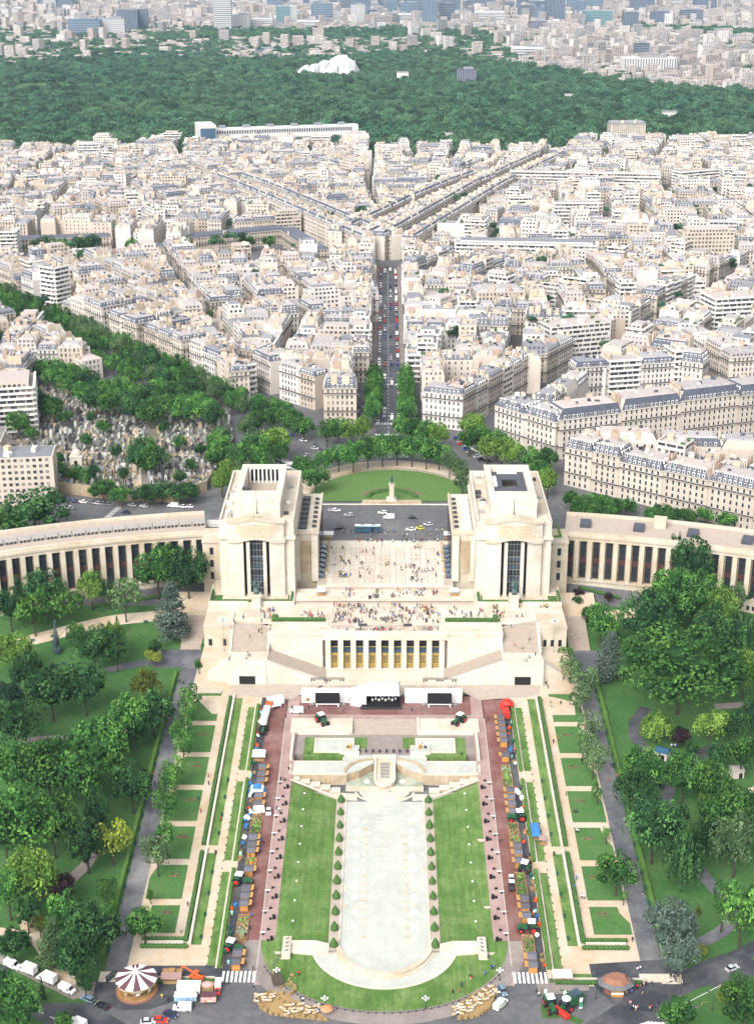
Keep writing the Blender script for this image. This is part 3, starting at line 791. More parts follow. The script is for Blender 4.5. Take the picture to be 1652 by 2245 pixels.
for x0_, x1_ in ((-21.5,-12.4),(-8.2,8.2),(12.4,21.5)): h.box((x0_ + x1_) / 2,523.6, TZ, x1_ - x0_, 3.4,.022)
h.build("inlay_band", M["paving_dark"], ter, kind='stuff')
h = MB()
for k in range(2): h.box((-1,1)[k] * 34,525, TZ, 23,.5,.9)
h.box(0,517.9, TZ, 92.4,.5,1.0); h.box(-45.8,521, TZ, .5,7,1.0); h.box(45.8,521, TZ, .5,7,1.0)
for S in (-1,1): h.box(S * 36,522.0, TZ, 21,.35,.75)
struct("terrace_parapet", h, M["stone_pale"])
for S in (-1,1):
 sd = "at carousel side" if S < 0 else "at kiosk side"
 hb = MB()
 for k in range(20): hb.blob(S * (24.5 + k * 1.06),528.6, TZ + .85,.8,.85,.95,7,5, jit=.16)
 for k in range(4): hb.blob(S * (43.8 if S > 0 else 44) + rnd.uniform(-1,1) * .8 - S * 0,529.6, TZ + 1.6,.9,.9,1.1,7,5, jit=.2)
 hb.build("hedge", M["hedge"], None, label=f"dark hedge in its trough on the crowded terrace {sd}", category="hedge", group="hedges on the terrace")
for k, x in enumerate((-8.9,8.9)):
 t = thing("stone_bench", f"dark bench block on the terrace edge {'at carousel side' if x < 0 else 'at kiosk side'} of the middle", "bench", (x, 524.3, TZ), group="bench blocks on the terrace")
 h = MB(); h.box(0,0,.35,3.4,1.2,.5); h.build("seat", M["dark_grey"], t)
 for q in (-1.3,1.3): h = MB(); h.box(q, 0,0,.4,1.1,.36); h.build("support", M["stone"], t)
# theatre front: nine bays with gilded doors
t = thing("theatre_front", "pale stone theatre wall under the terrace with nine tall openings and gilded doors", "building", (0,517,0))
h = MB(); h.box(0,.6,20.7,49,2.6,2.28); h.box(0,.2,22.9,50,1.9,.35)
for S in (-1,1): h.box(S * 35.3,.9,7.5,21.6,2.8,15.2); h.box(S * 35.3,.2,22.75,21.8,1.9,.32)
h.build("wall", M["stone_pale"], t)
for k in range(10):
 h = MB(); x = -22.4 + k * 4.97
 h.box(x, .15,7.5,2.05,1.7,13.3); h.build("pier", M["stone_pale"], t)
for k in range(9):
 x = -19.9 + k * 4.97
 h = MB(); h.box(x, 1.2,8.0,3.0,.3,12.8); h.build("window", M["black"], t)
 h = MB(); h.box(x, .75,14.5,2.92,.12,2.6); h.build("pane", M["glass_blue"], t)
 h = MB()
 h.box(x, .7,17.1,3.0,.2,.25); h.box(x, .7,14.2,3.0,.2,.3)
 h.build("transom", M["brass_door"], t)
 d = MB(); d.box(x, .8,8.2,2.9,.2,5.9)
 dd = d.build("door", M["brass_door"], t)
 d = MB()
 for i in range(3):
  for j in range(3): d.box(x - .62 + i * .62,.66,10.2 + j * 1.1,.34,.1,.8)
 for j in range(6): d.box(x, .68,8.5 + j * .95,2.7,.06,.12)
 d.build("door_grille", M["dark_grey"], dd)
 h = MB(); h.box(x, -.02,21.2,2.6,1.1,1.3)
 for q in range(5): h.blob(x - 1 + q * .5,-.58,21.85,.28,.14,.42,6,4)
 h.build("relief", M["stone"], t)
h = MB(); h.prism([(-46,503),(46,503),(46,519.2),(-46,519.2)],3,8.02); struct("lower_plaza", h, M["paving"])
for S in (-1,1):
 sd = "at carousel side" if S < 0 else "at kiosk side"
 t = thing("grand_stairs", f"wide stone stairs beside the theatre wall {sd}", "stairs", (0,0,0), group="grand stairs of the terrace")
 h = MB(); n = 20
 for k in range(n):
  ya = 513 + 11.5 * k / n
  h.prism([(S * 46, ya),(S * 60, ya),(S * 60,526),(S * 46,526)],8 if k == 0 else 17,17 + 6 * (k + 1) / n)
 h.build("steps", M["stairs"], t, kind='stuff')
 h = MB(); h.prism([(S * 45.5,503.4),(S * 60.6,503.4),(S * 60.6,514),(S * 45.5,514)],4,17.0); h.build("landing", M["paving"], t)
 h = MB(); h.prism([(S * 60,513),(S * 61,513),(S * 61,526),(S * 60,526)],8, lambda x, y: interp(y, [(513,18.0),(525,24)])); h.build("parapet", M["stone_pale"], t); h = MB()
 h.prism([(S * 45.4,513),(S * 46.1,513),(S * 46.1,525.5),(S * 45.4,525.5)],8, lambda x, y: interp(y, [(513,18.0),(525,24)])); h.build("parapet", M["stone_pale"], t); h = MB()
 h.prism([(S * 46,502.9),(S * 61,502.9),(S * 61,503.6),(S * 46,503.6)],11.8,18.0)
 h.prism([(S * 60.4,503.6),(S * 61,503.6),(S * 61,509),(S * 60.4,509)],12,18.0)
 h.build("parapet", M["stone_pale"], t)
 h = MB()
 h.box(S * 47.8,503.2,6,4.4,.9,5.8); h.box(S * 58.6,503.2,6,4.8,.9,5.8); h.build("wall", M["stone_pale"], t)
 h = MB(); h.box(S * 53.1,503.25,7.6,6.4,.4,4.2); h.build("tunnel_opening", M["black"], t)
 t = thing("diagonal_stairs", f"stone flight falling along the theatre wall towards the doors {sd}", "stairs", (0,0,0), group="diagonal flights at the theatre wall")
 h = MB(); n = 26
 for k in range(n):
  xa, xb = lerp(46,23, k / n), lerp(46,23,(k + 1) / n)
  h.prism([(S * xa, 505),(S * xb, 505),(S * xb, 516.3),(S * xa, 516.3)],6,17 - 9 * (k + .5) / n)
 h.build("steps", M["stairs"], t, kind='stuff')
 h = MB(); h.prism([(S * 46,503.2),(S * 23,503.2),(S * 23,505),(S * 46,505)],6, lambda x, y: interp(abs(x),[(23,9.3),(46,18.0)])); h.build("parapet", M["stone_pale"], t)
 h = MB(); h.face([(S * 58,494.5, Zg(0,494.5) + .1),(S * 36,491, Zg(0,491) + .1),(S * 24,503,8.1),(S * 60,503,8.3)]); h.build("cobbles", M["paving_dark"], None, kind='structure')
 t = thing("gatehouse", f"low flat stone block with small dark doorways at the terrace corner {sd}", "building", (S * 66.3,0,0), group="stone gatehouse blocks")
 h = MB(); h.box(0,529,10,11,13,13.0); h.box(0,529,23,11.4,13.4,.5); h.build("wall", M["stone"], t)
 for q in ((-3,2.6) if S < 0 else (-3,0,3)): h = MB(); h.box(q, 522.42,15.2,1.3,.2,2.8); h.build("doorway", M["black"], t)
 h = MB(); h.prism([(S * 61,511),(S * 72,511),(S * 72,523),(S * 61,523)],5,14.4); struct("side_court", h, M["sand_path"])
 h = MB(); h.prism([(S * 60.6,505),(S * 69,507.5),(S * 69,512),(S * 60.6,510.5)],5, lambda x, y: interp(abs(x),[(61,16.5),(69,10)])); h.prism([(S * 60.6,504.4),(S * 69,506.9),(S * 69,507.5),(S * 60.6,505)],5, lambda x, y: interp(abs(x),[(61,17.6),(69,11)]))
 struct("side_ramp", h, M["stone_pale"])
 h = MB()
 for k in range(18):
  y = 529 + k * 1.1; h.prism([(S * 74, y),(S * 82.5, y),(S * 82.5, y + 1.2),(S * 74, y + 1.2)],6, Zg(0, y) + .5 + k * .14)
 struct("garden_stairs", h, M["stairs"])
 h = MB(); hedge_strip(h, *sorted((S * 72.4, S * 73.6)),527,552,3.2, jit=.25)
 h.build("hedge", M["hedge"], None, label=f"tall hedge along the garden stairs below the terrace corner {sd}", category="hedge")
 h = MB(); strip(h, *sorted((S * 73, S * 88)),549,566,2.6); struct("garden_landing", h, M["sand_path"])
 # ---------------- pavilion
 cx = S * 52.4
 t = thing("palace_pavilion", f"monumental pale stone pavilion with arched parapet and tall central window {sd}", "building", (cx, 0,0), group="head pavilions of the curved palace")
 h = MB()
 h.box(0,582,18,30.4,60,38.0, top_mi=1)                       # main body
 h.box(0,581.7,49.0,31.6,61.2,1.3)                             # cornice
 for (x, y, sx, sy) in ((-14.8,582,.8,60.4),(14.8,582,.8,60.4),(0,611.8,29,.8),(-13.2,552.3,3.6,.8),(13.2,552.3,3.6,.8)): h.box(x, y, 56, sx, sy, 1.1)
 h.build("wall", [M["stone_pale"], M["paving"]], t)
 h = MB(); n = 16                                                    # bowed front, window recess in its middle
 bow = lambda x: 548.0 + 2.2 * (x / 11.3) ** 2
 arch = lambda x, lo, hi: lo + (hi - lo) * max(0.0, math.cos(min(1, abs(x) / 8.2) * PI / 2)) ** 1.2 if abs(x) < 8.2 else lo
 segs = [(-11.3,-9.2),(-9.2,-7.2),(-7.2,-5.3),(-4.0,-2.7),(2.7,4.0),(5.3,7.2),(7.2,9.2),(9.2,11.3)]
 for a, b in segs:
  h.prism([(a, bow(a)),(b, bow(b)),(b, 553),(a, 553)],24,49)
 h.build("bowed_wall", M["stone_pale"], t)
 h = MB()
 xs_ = [-11.3 + 22.6 * i / 24 for i in range(25)]
 for a, b in zip(xs_, xs_[1:]):
  m_ = (a + b) / 2
  h.prism([(a, bow(a) - .05),(b, bow(b) - .05),(b, 553),(a, 553)], lambda x, y: arch(x, 48.6,50.6), lambda x, y: arch(x, 57.0,58.8), bottom=True)
 h.build("attic_panel", M["stone_pale"], t)
 for nm, lo, hi, th, pr in (("arched_cornice", 48.4,50.4,1.1,.9),("arched_coping", 56.7,58.5,.9,.5)):
  h = MB()
  for a, b in zip(xs_, xs_[1:]):
   k1 = 1.05
   h.prism([(a * k1, bow(a) - pr),(b * k1, bow(b) - pr),(b * k1,553.2),(a * k1,553.2)], lambda x, y: arch(x / k1, lo, hi), lambda x, y: arch(x / k1, lo, hi) + th, bottom=True)
  h.build(nm, M["stone"], t)
 h = MB(); h.box(0,551.2,25,5.4,.4,24); w = h.build("window", M["glass"], t)
 h = MB()
 for q in (-1.35,0,1.35): h.box(q, 550.9,25,.16,.2,24)
 for k in range(8): h.box(0,550.85,27.5 + k * 2.8,5.4,.22,.3 if k % 2 else .16)
 h.build("window_frame", M["steel"], w)
 for k, z in enumerate((31,36.5,40)):
  h = MB(); h.box(0,550.98, z, 5.2,.06,1.7); h.build("pane", M["glass_blue"], w)
 for q in (-4.65,4.65): h = MB(); h.box(q, 551.5,25,1.3,.4,24); h.build("window_slot", M["black"], t)
 for q in (-3.35,3.35): h = MB(); h.box(q, 549.2,24.6,1.35,2.0,24.2); h.build("pier", M["stone_pale"], t)
 h = MB(); h.box(0,549.5,22,27,6,2.2); h.box(0,548.8,23.6,25,4.6,1.0); h.build("plinth", M["stone"], t)
 for k in range(5):
  line = (("DANS CES MURS VOUES AUX MERVEILLES", "J'ACCUEILLE ET GARDE LES OUVRAGES", "DE LA MAIN PRODIGIEUSE DE L'ARTISTE", "EGALE ET RIVALE DE SA PENSEE", "L'UNE N'EST RIEN SANS L'AUTRE") if S < 0 else
    ("CHOSES RARES OU CHOSES BELLES", "ICI SAVAMMENT ASSEMBLEES", "INSTRUISENT L'OEIL A REGARDER", "COMME JAMAIS ENCORE VUES", "TOUTES CHOSES QUI SONT AU MONDE"))[k]
  cu = bpy.data.curves.new("lettering", 'FONT'); cu.body = line; cu.align_x = 'CENTER'; cu.size = .92; cu.extrude = .04; cu.space_character = 1.05; cu.resolution_u = 2
  cu.materials.append(M["gold_letter"])
  o = put("lettering", cu, None); bpy.context.view_layer.update()
  lm = bpy.data.meshes.new_from_object(o); bpy.data.objects.remove(o)
  o = put("lettering", lm, t, (0,547.78,55.9 - k * 1.12)); o.rotation_euler = (R(90),0,0)
 h = MB()
 for k in range(9): h.blob(rnd.uniform(-1.6,1.6),549.2 + rnd.uniform(-.3,.3),59.6 + rnd.uniform(-.3,1.0),.7,.5,.7,6,4)
 h.build("crest", M["stone"], t)
 h = MB()
 for (x, y, sx, sy) in ((0,563,18.8,12),(-8.2,584,2.4,30.2),(8.2,584,2.4,30.2),(0,600.4,18.8,3.0)): h.box(x, y, 56, sx, sy, 7.0)
 h.box(0,563,63,19.4,12.2,.5); h.box(0,600.6,63,19.4,3.2,.5); h.box(-8.4,584,63,2.6,30,.5); h.box(8.4,584,63,2.6,30,.5)
 h.build("attic", M["stone_pale"], t)
 if S < 0:
  h = MB(); h.box(0,584,56.05,14,30,.1); h.build("court_floor", M["stairs"], t)
  for k in range(7):
   h = MB(); x = -5.4 + k * 1.8; h.box(x, 598.75,57.2,1.05,.2,5.2); h.build("window", M["black"], t)
  h = MB()
  for k in range(8): h.box(-6.3 + k * 1.8,598.4,56.2,.6,.8,6.4)
  h.build("court_pillars", M["white_paint"], t, kind='stuff')
  h = MB(); h.box(-5.4,571.5,63.3,3.4,2.2,.9); h.build("roof_hatch", M["dark_grey"], t)
 else:
  h = MB(); h.box(0,594,61,14,9.5,.4); h.box(0,575,61,14,10,.4); h.box(-5,584.6,61,4,10,.4); h.box(5.2,584.6,61,3.6,10,.4); h.build("roof_deck", M["roof_dark"], t)
  h = MB(); h.box(.2,584.5,56.4,6,9,.3); h.build("court_floor", M["glass_blue"], t)
  for y, sx in ((597.6,8.5),(571.2,9.5)): h = MB(); h.box(0, y, 61.4, sx, 2.8,.4); h.build("white_canopy", M["white_metal"], t)
  for k in range(4): h = MB(); h.box(-5.9,581 + k * 3,61.4,1.6,1.8,1.0); h.build("roof_unit", M["white_metal"], t)
 h = MB(); h.tube((0,556,56),(0,556,70),.17,.05,6); h.blob(0,556,58.5,.35,.35,.6,6,5); h.build("mast", M["dark_grey"], t)
 for k in range(9):
  q = rnd.choice((-12.2,12.2)) + rnd.uniform(-1,1); yy = rnd.uniform(558,606)
  h = MB(); h.box(q, yy, 56.02, rnd.uniform(.9,2.4), rnd.uniform(1,2.6), rnd.uniform(.5,1.5)); h.build("roof_unit", M[rnd.choice(("dark_grey", "white_metal", "steel", "roof_grey"))], t)
 iw = -S * 19.8
 h = MB(); h.box(iw, 589.5,18,9.2,45,27.3, top_mi=1); h.box(iw, 589.5,45.0,9.9,45.8,.9, top_mi=1)
 for q in (-4.5,4.5): h.box(iw + q, 589.5,45.9,.7,45,.9)
 h.box(iw, 567.3,45.9,9,.7,.9)
 h.build("side_wing", [M["stone"], M["paving"]], t)
 h = MB(); h.box(iw - S * 3.0,566.4,24,2.6,1.6,20.6); h.box(iw + S * 3.9,566.6,24,1.4,1.2,20.6); h.build("corner_pier", M["stone_pale"], t)
 h = MB(); h.box(iw + S * .7,566.85,27.5,4.2,.35,14.5); h.build("stained_niche", M["stone_warm"], t)
 for k in range(7):
  h = MB(); h.box(iw + S * 2.0,571.5 + k * 5.6,46.0,3.2,3.6 if k else 5,.9)
  h.build("skylight", M["dark_grey"] if S < 0 else M["white_metal"], t)
  h = MB(); h.box(iw - S * 2.6,572.5 + k * 5.4,46.0,1.7,1.3,.9); h.build("vent_box", M["dark_grey"], t)
 for k in range(9):
  h = MB(); h.box(iw - S * 4.72,573 + k * 4.2,27,.3,2.2,15); h.build("window", M["glass"], t)
 for k in range(7):
  y = 568.5 + k * 5.2
  h = MB(); a, b = S * 27.9, S * 25.6
  q = [(a, y - 1.5,26.3),(b, y - 1.5,25.15),(b, y + 1.5,25.15),(a, y + 1.5,26.3)]
  h.face(q if S < 0 else q[::-1])
  h.face([(b, y - 1.5,24.7),(b, y + 1.5,24.7),(b, y + 1.5,25.15),(b, y - 1.5,25.15)]); h.face([(a, y - 1.5,24.7),(b, y - 1.5,24.7),(b, y - 1.5,25.15),(a, y - 1.5,26.3)])
  h.build("sloping_skylight", M["glass_blue"], None, label=f"sloping blue glass panel at the parvis edge {sd}, {nth(k)} from the stairs", category="skylight", group="glass panels along the parvis")
  if k % 2 == 0:
   t3 = thing("gilded_statue", f"gilded figure at the parvis edge {sd}, {nth(k // 2)} from the stairs", "statue", (S * 25.0, y + 2.6,24.8), group="gilded figures along the parvis")
   h = MB(); h.box(0,0,0,.9,.9,1.2); h.build("plinth", M["stone"], t3)
   h = MB()
   h.ring(0,0,[(.30,1.2),(.26,1.9),(.34,2.5),(.14,2.85)],8); h.blob(0,0,3.0,.16,.16,.2,6,5); h.tube((-.3,0,2.6),(-.35,.1,1.9),.08,.06); h.tube((.3,0,2.6),(.4,-.1,3.2),.08,.06)
   h.build("figure", M["gold"], t3)
 lk = S * 19.6
 h = MB(); h.box(lk, 574,14,9.4,14,27.3); h.box(lk, 573.8,41,9.9,14.8,.9); h.build("link_wall", M["stone"], t)
 for k in range(3):
  h = MB(); h.box(lk + S * 1.0,566.9,24.3 + k * 5.6,1.5,.3,3.2); w = h.build("window", M["glass"], t)
  h = MB(); h.box(lk + S * 1.0,566.7,24.1 + k * 5.6,2.0,.4,.22); h.build("window_sill", M["stone_pale"], w)
 if S > 0:
  h = MB(); h.box(17.3,574 + 13,40,.7,40,1.4); h.box(21.5,578,41.9,.8,13,.9); h.box(19.5,571.5,41.9,4.5,.7,.8); h.build("roof_hedge", M["hedge_bright"], t)
 t = thing("bronze_statue", f"greenish bronze figure group on a tall pale pedestal before the pavilion {sd}", "statue", (cx, 542.6, TZ), group="bronze groups before the pavilions", scale=1.3)
 h = MB(); h.box(0,0,0,3.2,3.2,.5); h.box(0,0,.5,2.7,2.7,3.4); h.box(0,0,3.9,3.1,3.1,.35); h.build("pedestal", M["stone_pale"], t)
 h = MB()
 h.blob(0,0,5.3,1.05,.85,1.1,9,6, jit=.12); h.blob(-.35,0,7.2,.55,.5,1.35,8,6, jit=.1); h.blob(.55,.1,6.7,.5,.5,1.2,8,6, jit=.1)
 h.blob(-.3,0,8.85,.3,.3,.36,7,5); h.blob(.75,.05,8.05,.28,.28,.34,7,5)
 h.tube((-.7,0,8.0),(-1.4,.1,7.0),.2,.14); h.tube((.9,0,7.4),(1.5,.2,8.5),.18,.12); h.tube((-.4,-.3,4.4),(-.5,-.2,6),.3,.25); h.tube((.5,-.3,4.4),(.4,-.1,6),.32,.25)
 h.build("figures", M["bronze"], t, smooth=True)
 h = MB(); h.prism([(S * 37.5,543.5),(S * 72,543.5),(S * 72,566),(S * 37.5,566)],10,24.3); struct("forecourt", h, M["paving"])
 h = MB(); h.box(S * 44,543.4,23,13,.7,1.9); h.box(S * 64,543.4,23,16,.7,1.9); h.box(S * 37.4,552,23,.7,17,1.9); h.box(S * 71.8,552,20,.7,17,4.9); struct("forecourt_wall", h, M["stone_pale"])
 for kk, (xa, xb) in enumerate(((39.3,45.2),(60.2,70.5))):
  pts = [(S * xa, 544.4),(S * xb, 544.4),(S * xb, 550),(S * (xb if kk else xa + 2.6),550)] if False else None
  h = MB(); h.box(S * (xa + xb) / 2,545.6,24.2, abs(xb - xa),2.2,.16); h.box(S * ((xa + 1.4) if kk == 0 else (xb - 1.8)),548.6,24.2,2.8 if kk == 0 else 3.6,3.8,.16)
  h.build("forecourt_lawn", M["park_grass"], None, kind='stuff')
 hb = MB()
 for a, b in ((38.3,51),(54.5,71)):
  for k in range(int((b - a) / 1.0)): hb.blob(S * (a + k * 1.0),544.0,24.8,.7,.45,.75,7,5, jit=.15)
 for k in range(9): hb.blob(S * 71.2,544.5 + k * 1.0,25.2,.6,.7,1.1,7,5, jit=.18); hb.blob(S * 38.3,544.5 + k * 1.0,25.0,.5,.7,.9,7,5, jit=.18)
 hb.build("hedge", M["hedge"], None, label=f"clipped hedge round the pavilion forecourt {sd}", category="hedge", group="hedges of the pavilion forecourts")
 # ---------------- curved wing
 t = thing("palace_wing", f"long curved colonnaded stone wing of the palace {sd}", "building", (0,0,0), group="curved wings of the palace")
 ccx, ccy, R0 = S * 27.0,252.0,330.0
 pol = lambda a, r: (ccx + S * r * math.sin(a), ccy + r * math.cos(a))
 A0, DA, NB = R(8.6),5.5 / 330,23
 body, corn, plinth, cop = MB(), MB(), MB(), MB()
 N2 = NB
 for i in range(N2):
  a, b = A0 + i * DA, A0 + (i + 1) * DA
  quad = [pol(a, R0 + 1.0), pol(b, R0 + 1.0), pol(b, R0 + 24), pol(a, R0 + 24)]
  body.prism(quad, 12,40.4,0,1)
  corn.prism([pol(a, R0 - .9), pol(b, R0 - .9), pol(b, R0 + 2.6), pol(a, R0 + 2.6)],39.6,40.6); corn.prism([pol(a, R0 - .2), pol(b, R0 - .2), pol(b, R0 + 1.6), pol(a, R0 + 1.6)],40.6,41.5)
  cop.prism([pol(a, R0 + 22.8), pol(b, R0 + 22.8), pol(b, R0 + 24.3), pol(a, R0 + 24.3)],40.4,41.6)
  plinth.prism([pol(a, R0 - 1.4), pol(b, R0 - 1.4), pol(b, R0 + 1.2), pol(a, R0 + 1.2)],12,20.2); plinth.prism([pol(a, R0 - 1.9), pol(b, R0 - 1.9), pol(b, R0 + .5), pol(a, R0 + .5)],20.0,20.5)
  plinth.prism([pol(a, R0 - .3), pol(b, R0 - .3), pol(b, R0 + 1.2), pol(a, R0 + 1.2)],38.0,39.6)
 body.build("wall", [M["stone_warm"], M["paving_dark"]], t); corn.build("cornice", M["stone"], t); cop.build("rear_coping", M["stone"], t); plinth.build("plinth", M["stone"], t)
 bay = MB()                                                          # one bay in local axes, -y to the garden
 px_m, gl_m, sp_m, fr_m, sw_m, sl_m = MB(), MB(), MB(), MB(), MB(), MB()
 px_m.box(0,-.25,20.4,1.9,1.9,17.8); px_m = px_m.mesh("pilaster", M["stone"])
 gl_m.box(0,.85,20.9,2.5,.4,16.6); gl_m = gl_m.mesh("window", M["glass"])
 sp_m.box(0,.6,27.8,2.5,.2,2.6); sp_m = sp_m.mesh("spandrel", M["dark_red"])
 for q in (-.45,.45): fr_m.box(q, .6,20.9,.10,.12,16.6)
 for k in range(5): fr_m.box(0,.6,22.5 + k * 3.2,2.5,.12,.12)
 fr_m = fr_m.mesh("window_frame", M["dark_grey"])
 sw_m.box(0,-1.42,15.6,1.2,.2,1.9); sw_m = sw_m.mesh("window", M["glass"])
 sl_m.box(0,12.5,40.42,4.6,7.0,1.6); sl_m = sl_m.mesh("skylight", M["roof_dark"])
 slw = MB(); slw.box(0,12.0,40.42,5.4,5.0,1.3); slw = slw.mesh("roof_lantern", M["roof_grey"])
 sld = MB()
 for k in range(3): sld.box(-1.6 + k * 1.6,9.4,40.6,1.0,.3,.8)
 sld = sld.mesh("roof_lights", M["glass"])
 for i in range(NB):
  am = A0 + (i + .5) * DA
  for mesh_, nm, aa in ((px_m, "pilaster", A0 + i * DA),(gl_m, "window", am),(sw_m, "window", am - .0035),(sw_m, "window", am + .0035)):
   x, y = pol(aa, R0); o = put(nm, mesh_, t, (x, y, 0),-S * aa)
   if mesh_ is gl_m:
    for m2, n2 in ((sp_m, "spandrel"),(fr_m, "window_frame")): put(n2, m2, o)
  x, y = pol(am, R0)
  if S > 0 and i % 4 == 1: put("skylight", sl_m, t, (x, y, 0),-S * am)
  if S < 0: put("roof_lantern", slw, t, (x, y, 0),-S * am); put("roof_lights", sld, t, (x, y, 0),-S * am, kind='stuff')
 if S > 0:
  h = MB(); x, y = pol(A0 + 7 * DA, R0 + 17); h.box(x, y, 40.4,5,3.5,4.2,-A0 - 7 * DA); h.box(x, y, 44.6,5.5,4,.4,-A0 - 7 * DA); h.build("stair_head", M["stone"], t)
  h = MB(); h.ring(92,600,[(9,18),(9,36),(9.5,36),(9.5,37)],20); h.build("round_tower", M["stone"], t)
# ================================================================== THE CITY
WALLS = [(0.56,0.51,0.455),(0.53,0.465,0.395),(0.44,0.375,0.305),(0.52,0.455,0.385),(0.60,0.57,0.54),(0.38,0.31,0.25)]
ROOFS = [(0.39,0.345,0.32),(0.28,0.27,0.275),(0.42,0.355,0.325),(0.33,0.32,0.325),(0.17,0.175,0.195),(0.44,0.395,0.37)]
CITY = [mat("city_wall", (.4,.4,.4),0.12,0.12, tintvary=WALLS, streak=0.10),
  mat("city_roof", (.4,.4,.4),0.14,0.25, tintvary=ROOFS, rough=0.7),
  mat("city_slate", (0.085,0.095,0.125),0.25,0.3, rough=0.5),
  mat("city_window", (.05,.05,.06),0.4,0.8, rough=0.25, spec=0.5, tintvary=[(0.022,0.025,0.032),(0.040,0.046,0.058),(0.085,0.092,0.10),(0.27,0.25,0.225)]),
  mat("city_chimney", (.4,.4,.4),0.15,0.5, tintvary=[(0.46,0.38,0.29),(0.37,0.275,0.215),(0.50,0.44,0.36)]),
  mat("city_rail", (0.06,0.06,0.065),0.3,0.5),
  mat("city_white", (0.66,0.65,0.62),0.08,0.5),
  mat("city_green", (0.05,0.11,0.03),0.4,0.6)]
WALL, ROOF, SLATE, WIN, CHIM, RAIL, WHITE, GREEN = range(8)
def inside(p, poly):
 x, y = p; c = False
 for i in range(len(poly)):
  (x0, y0),(x1, y1) = poly[i], poly[i - 1]
  if (y0 > y) != (y1 > y) and x < (x1 - x0) * (y - y0) / (y1 - y0) + x0: c = not c
 return c
def sub(a, b): return (a[0] - b[0], a[1] - b[1])
def clip(poly, p, n):
 out = []
 for i in range(len(poly)):
  a, b = poly[i], poly[(i + 1) % len(poly)]
  da = (a[0] - p[0]) * n[0] + (a[1] - p[1]) * n[1]; db = (b[0] - p[0]) * n[0] + (b[1] - p[1]) * n[1]
  if da >= 0: out.append(a)
  if da * db < 0: t = da / (da - db); out.append((lerp(a[0], b[0], t), lerp(a[1], b[1], t)))
 return out
def centroid(p): return (sum(q[0] for q in p) / len(p), sum(q[1] for q in p) / len(p))
def split_region(poly, max_a, rg, gap, out):
 if len(poly) < 3: return
 if area(poly) < 0: poly = poly[::-1]
 A = area(poly)
 if A < 350: return
 if A < max_a * rg.uniform(.75,1.3): out.append(poly); return
 L, d = max((math.dist(poly[i], poly[(i + 1) % len(poly)]), i) for i in range(len(poly)))
 e = sub(poly[(d + 1) % len(poly)], poly[d]); e = (e[0] / L, e[1] / L)
 pr = [q[0] * e[0] + q[1] * e[1] for q in poly]; pn = [-q[0] * e[1] + q[1] * e[0] for q in poly]
 if max(pn) - min(pn) > 1.15 * (max(pr) - min(pr)):
  e = (-e[1], e[0]); pr = pn
 s = lerp(min(pr), max(pr), rg.uniform(.42,.58))
 j = rg.uniform(-.10,.10); n = (e[0] * math.cos(j) - e[1] * math.sin(j), e[0] * math.sin(j) + e[1] * math.cos(j))
 c = centroid(poly); k = s - (c[0] * e[0] + c[1] * e[1])
 p = (c[0] + e[0] * k, c[1] + e[1] * k)
 g = gap / 2
 split_region(clip(poly, (p[0] + n[0] * g, p[1] + n[1] * g), n), max_a, rg, gap, out)
 split_region(clip(poly, (p[0] - n[0] * g, p[1] - n[1] * g),(-n[0],-n[1])), max_a, rg, gap, out)
def inset(poly, d):
 q = poly
 for i in range(len(poly)):
  a, b = poly[i], poly[(i + 1) % len(poly)]
  L = math.dist(a, b) or 1
  n = (-(b[1] - a[1]) / L, (b[0] - a[0]) / L)
  q = clip(q, (a[0] + n[0] * d, a[1] + n[1] * d), n)
  if len(q) < 3: return []
 return q
def in_view(x, y, m=1.13, pad=20): return abs(x - .006 * y) < .2576 * (.9317 * y + 95) * m + pad
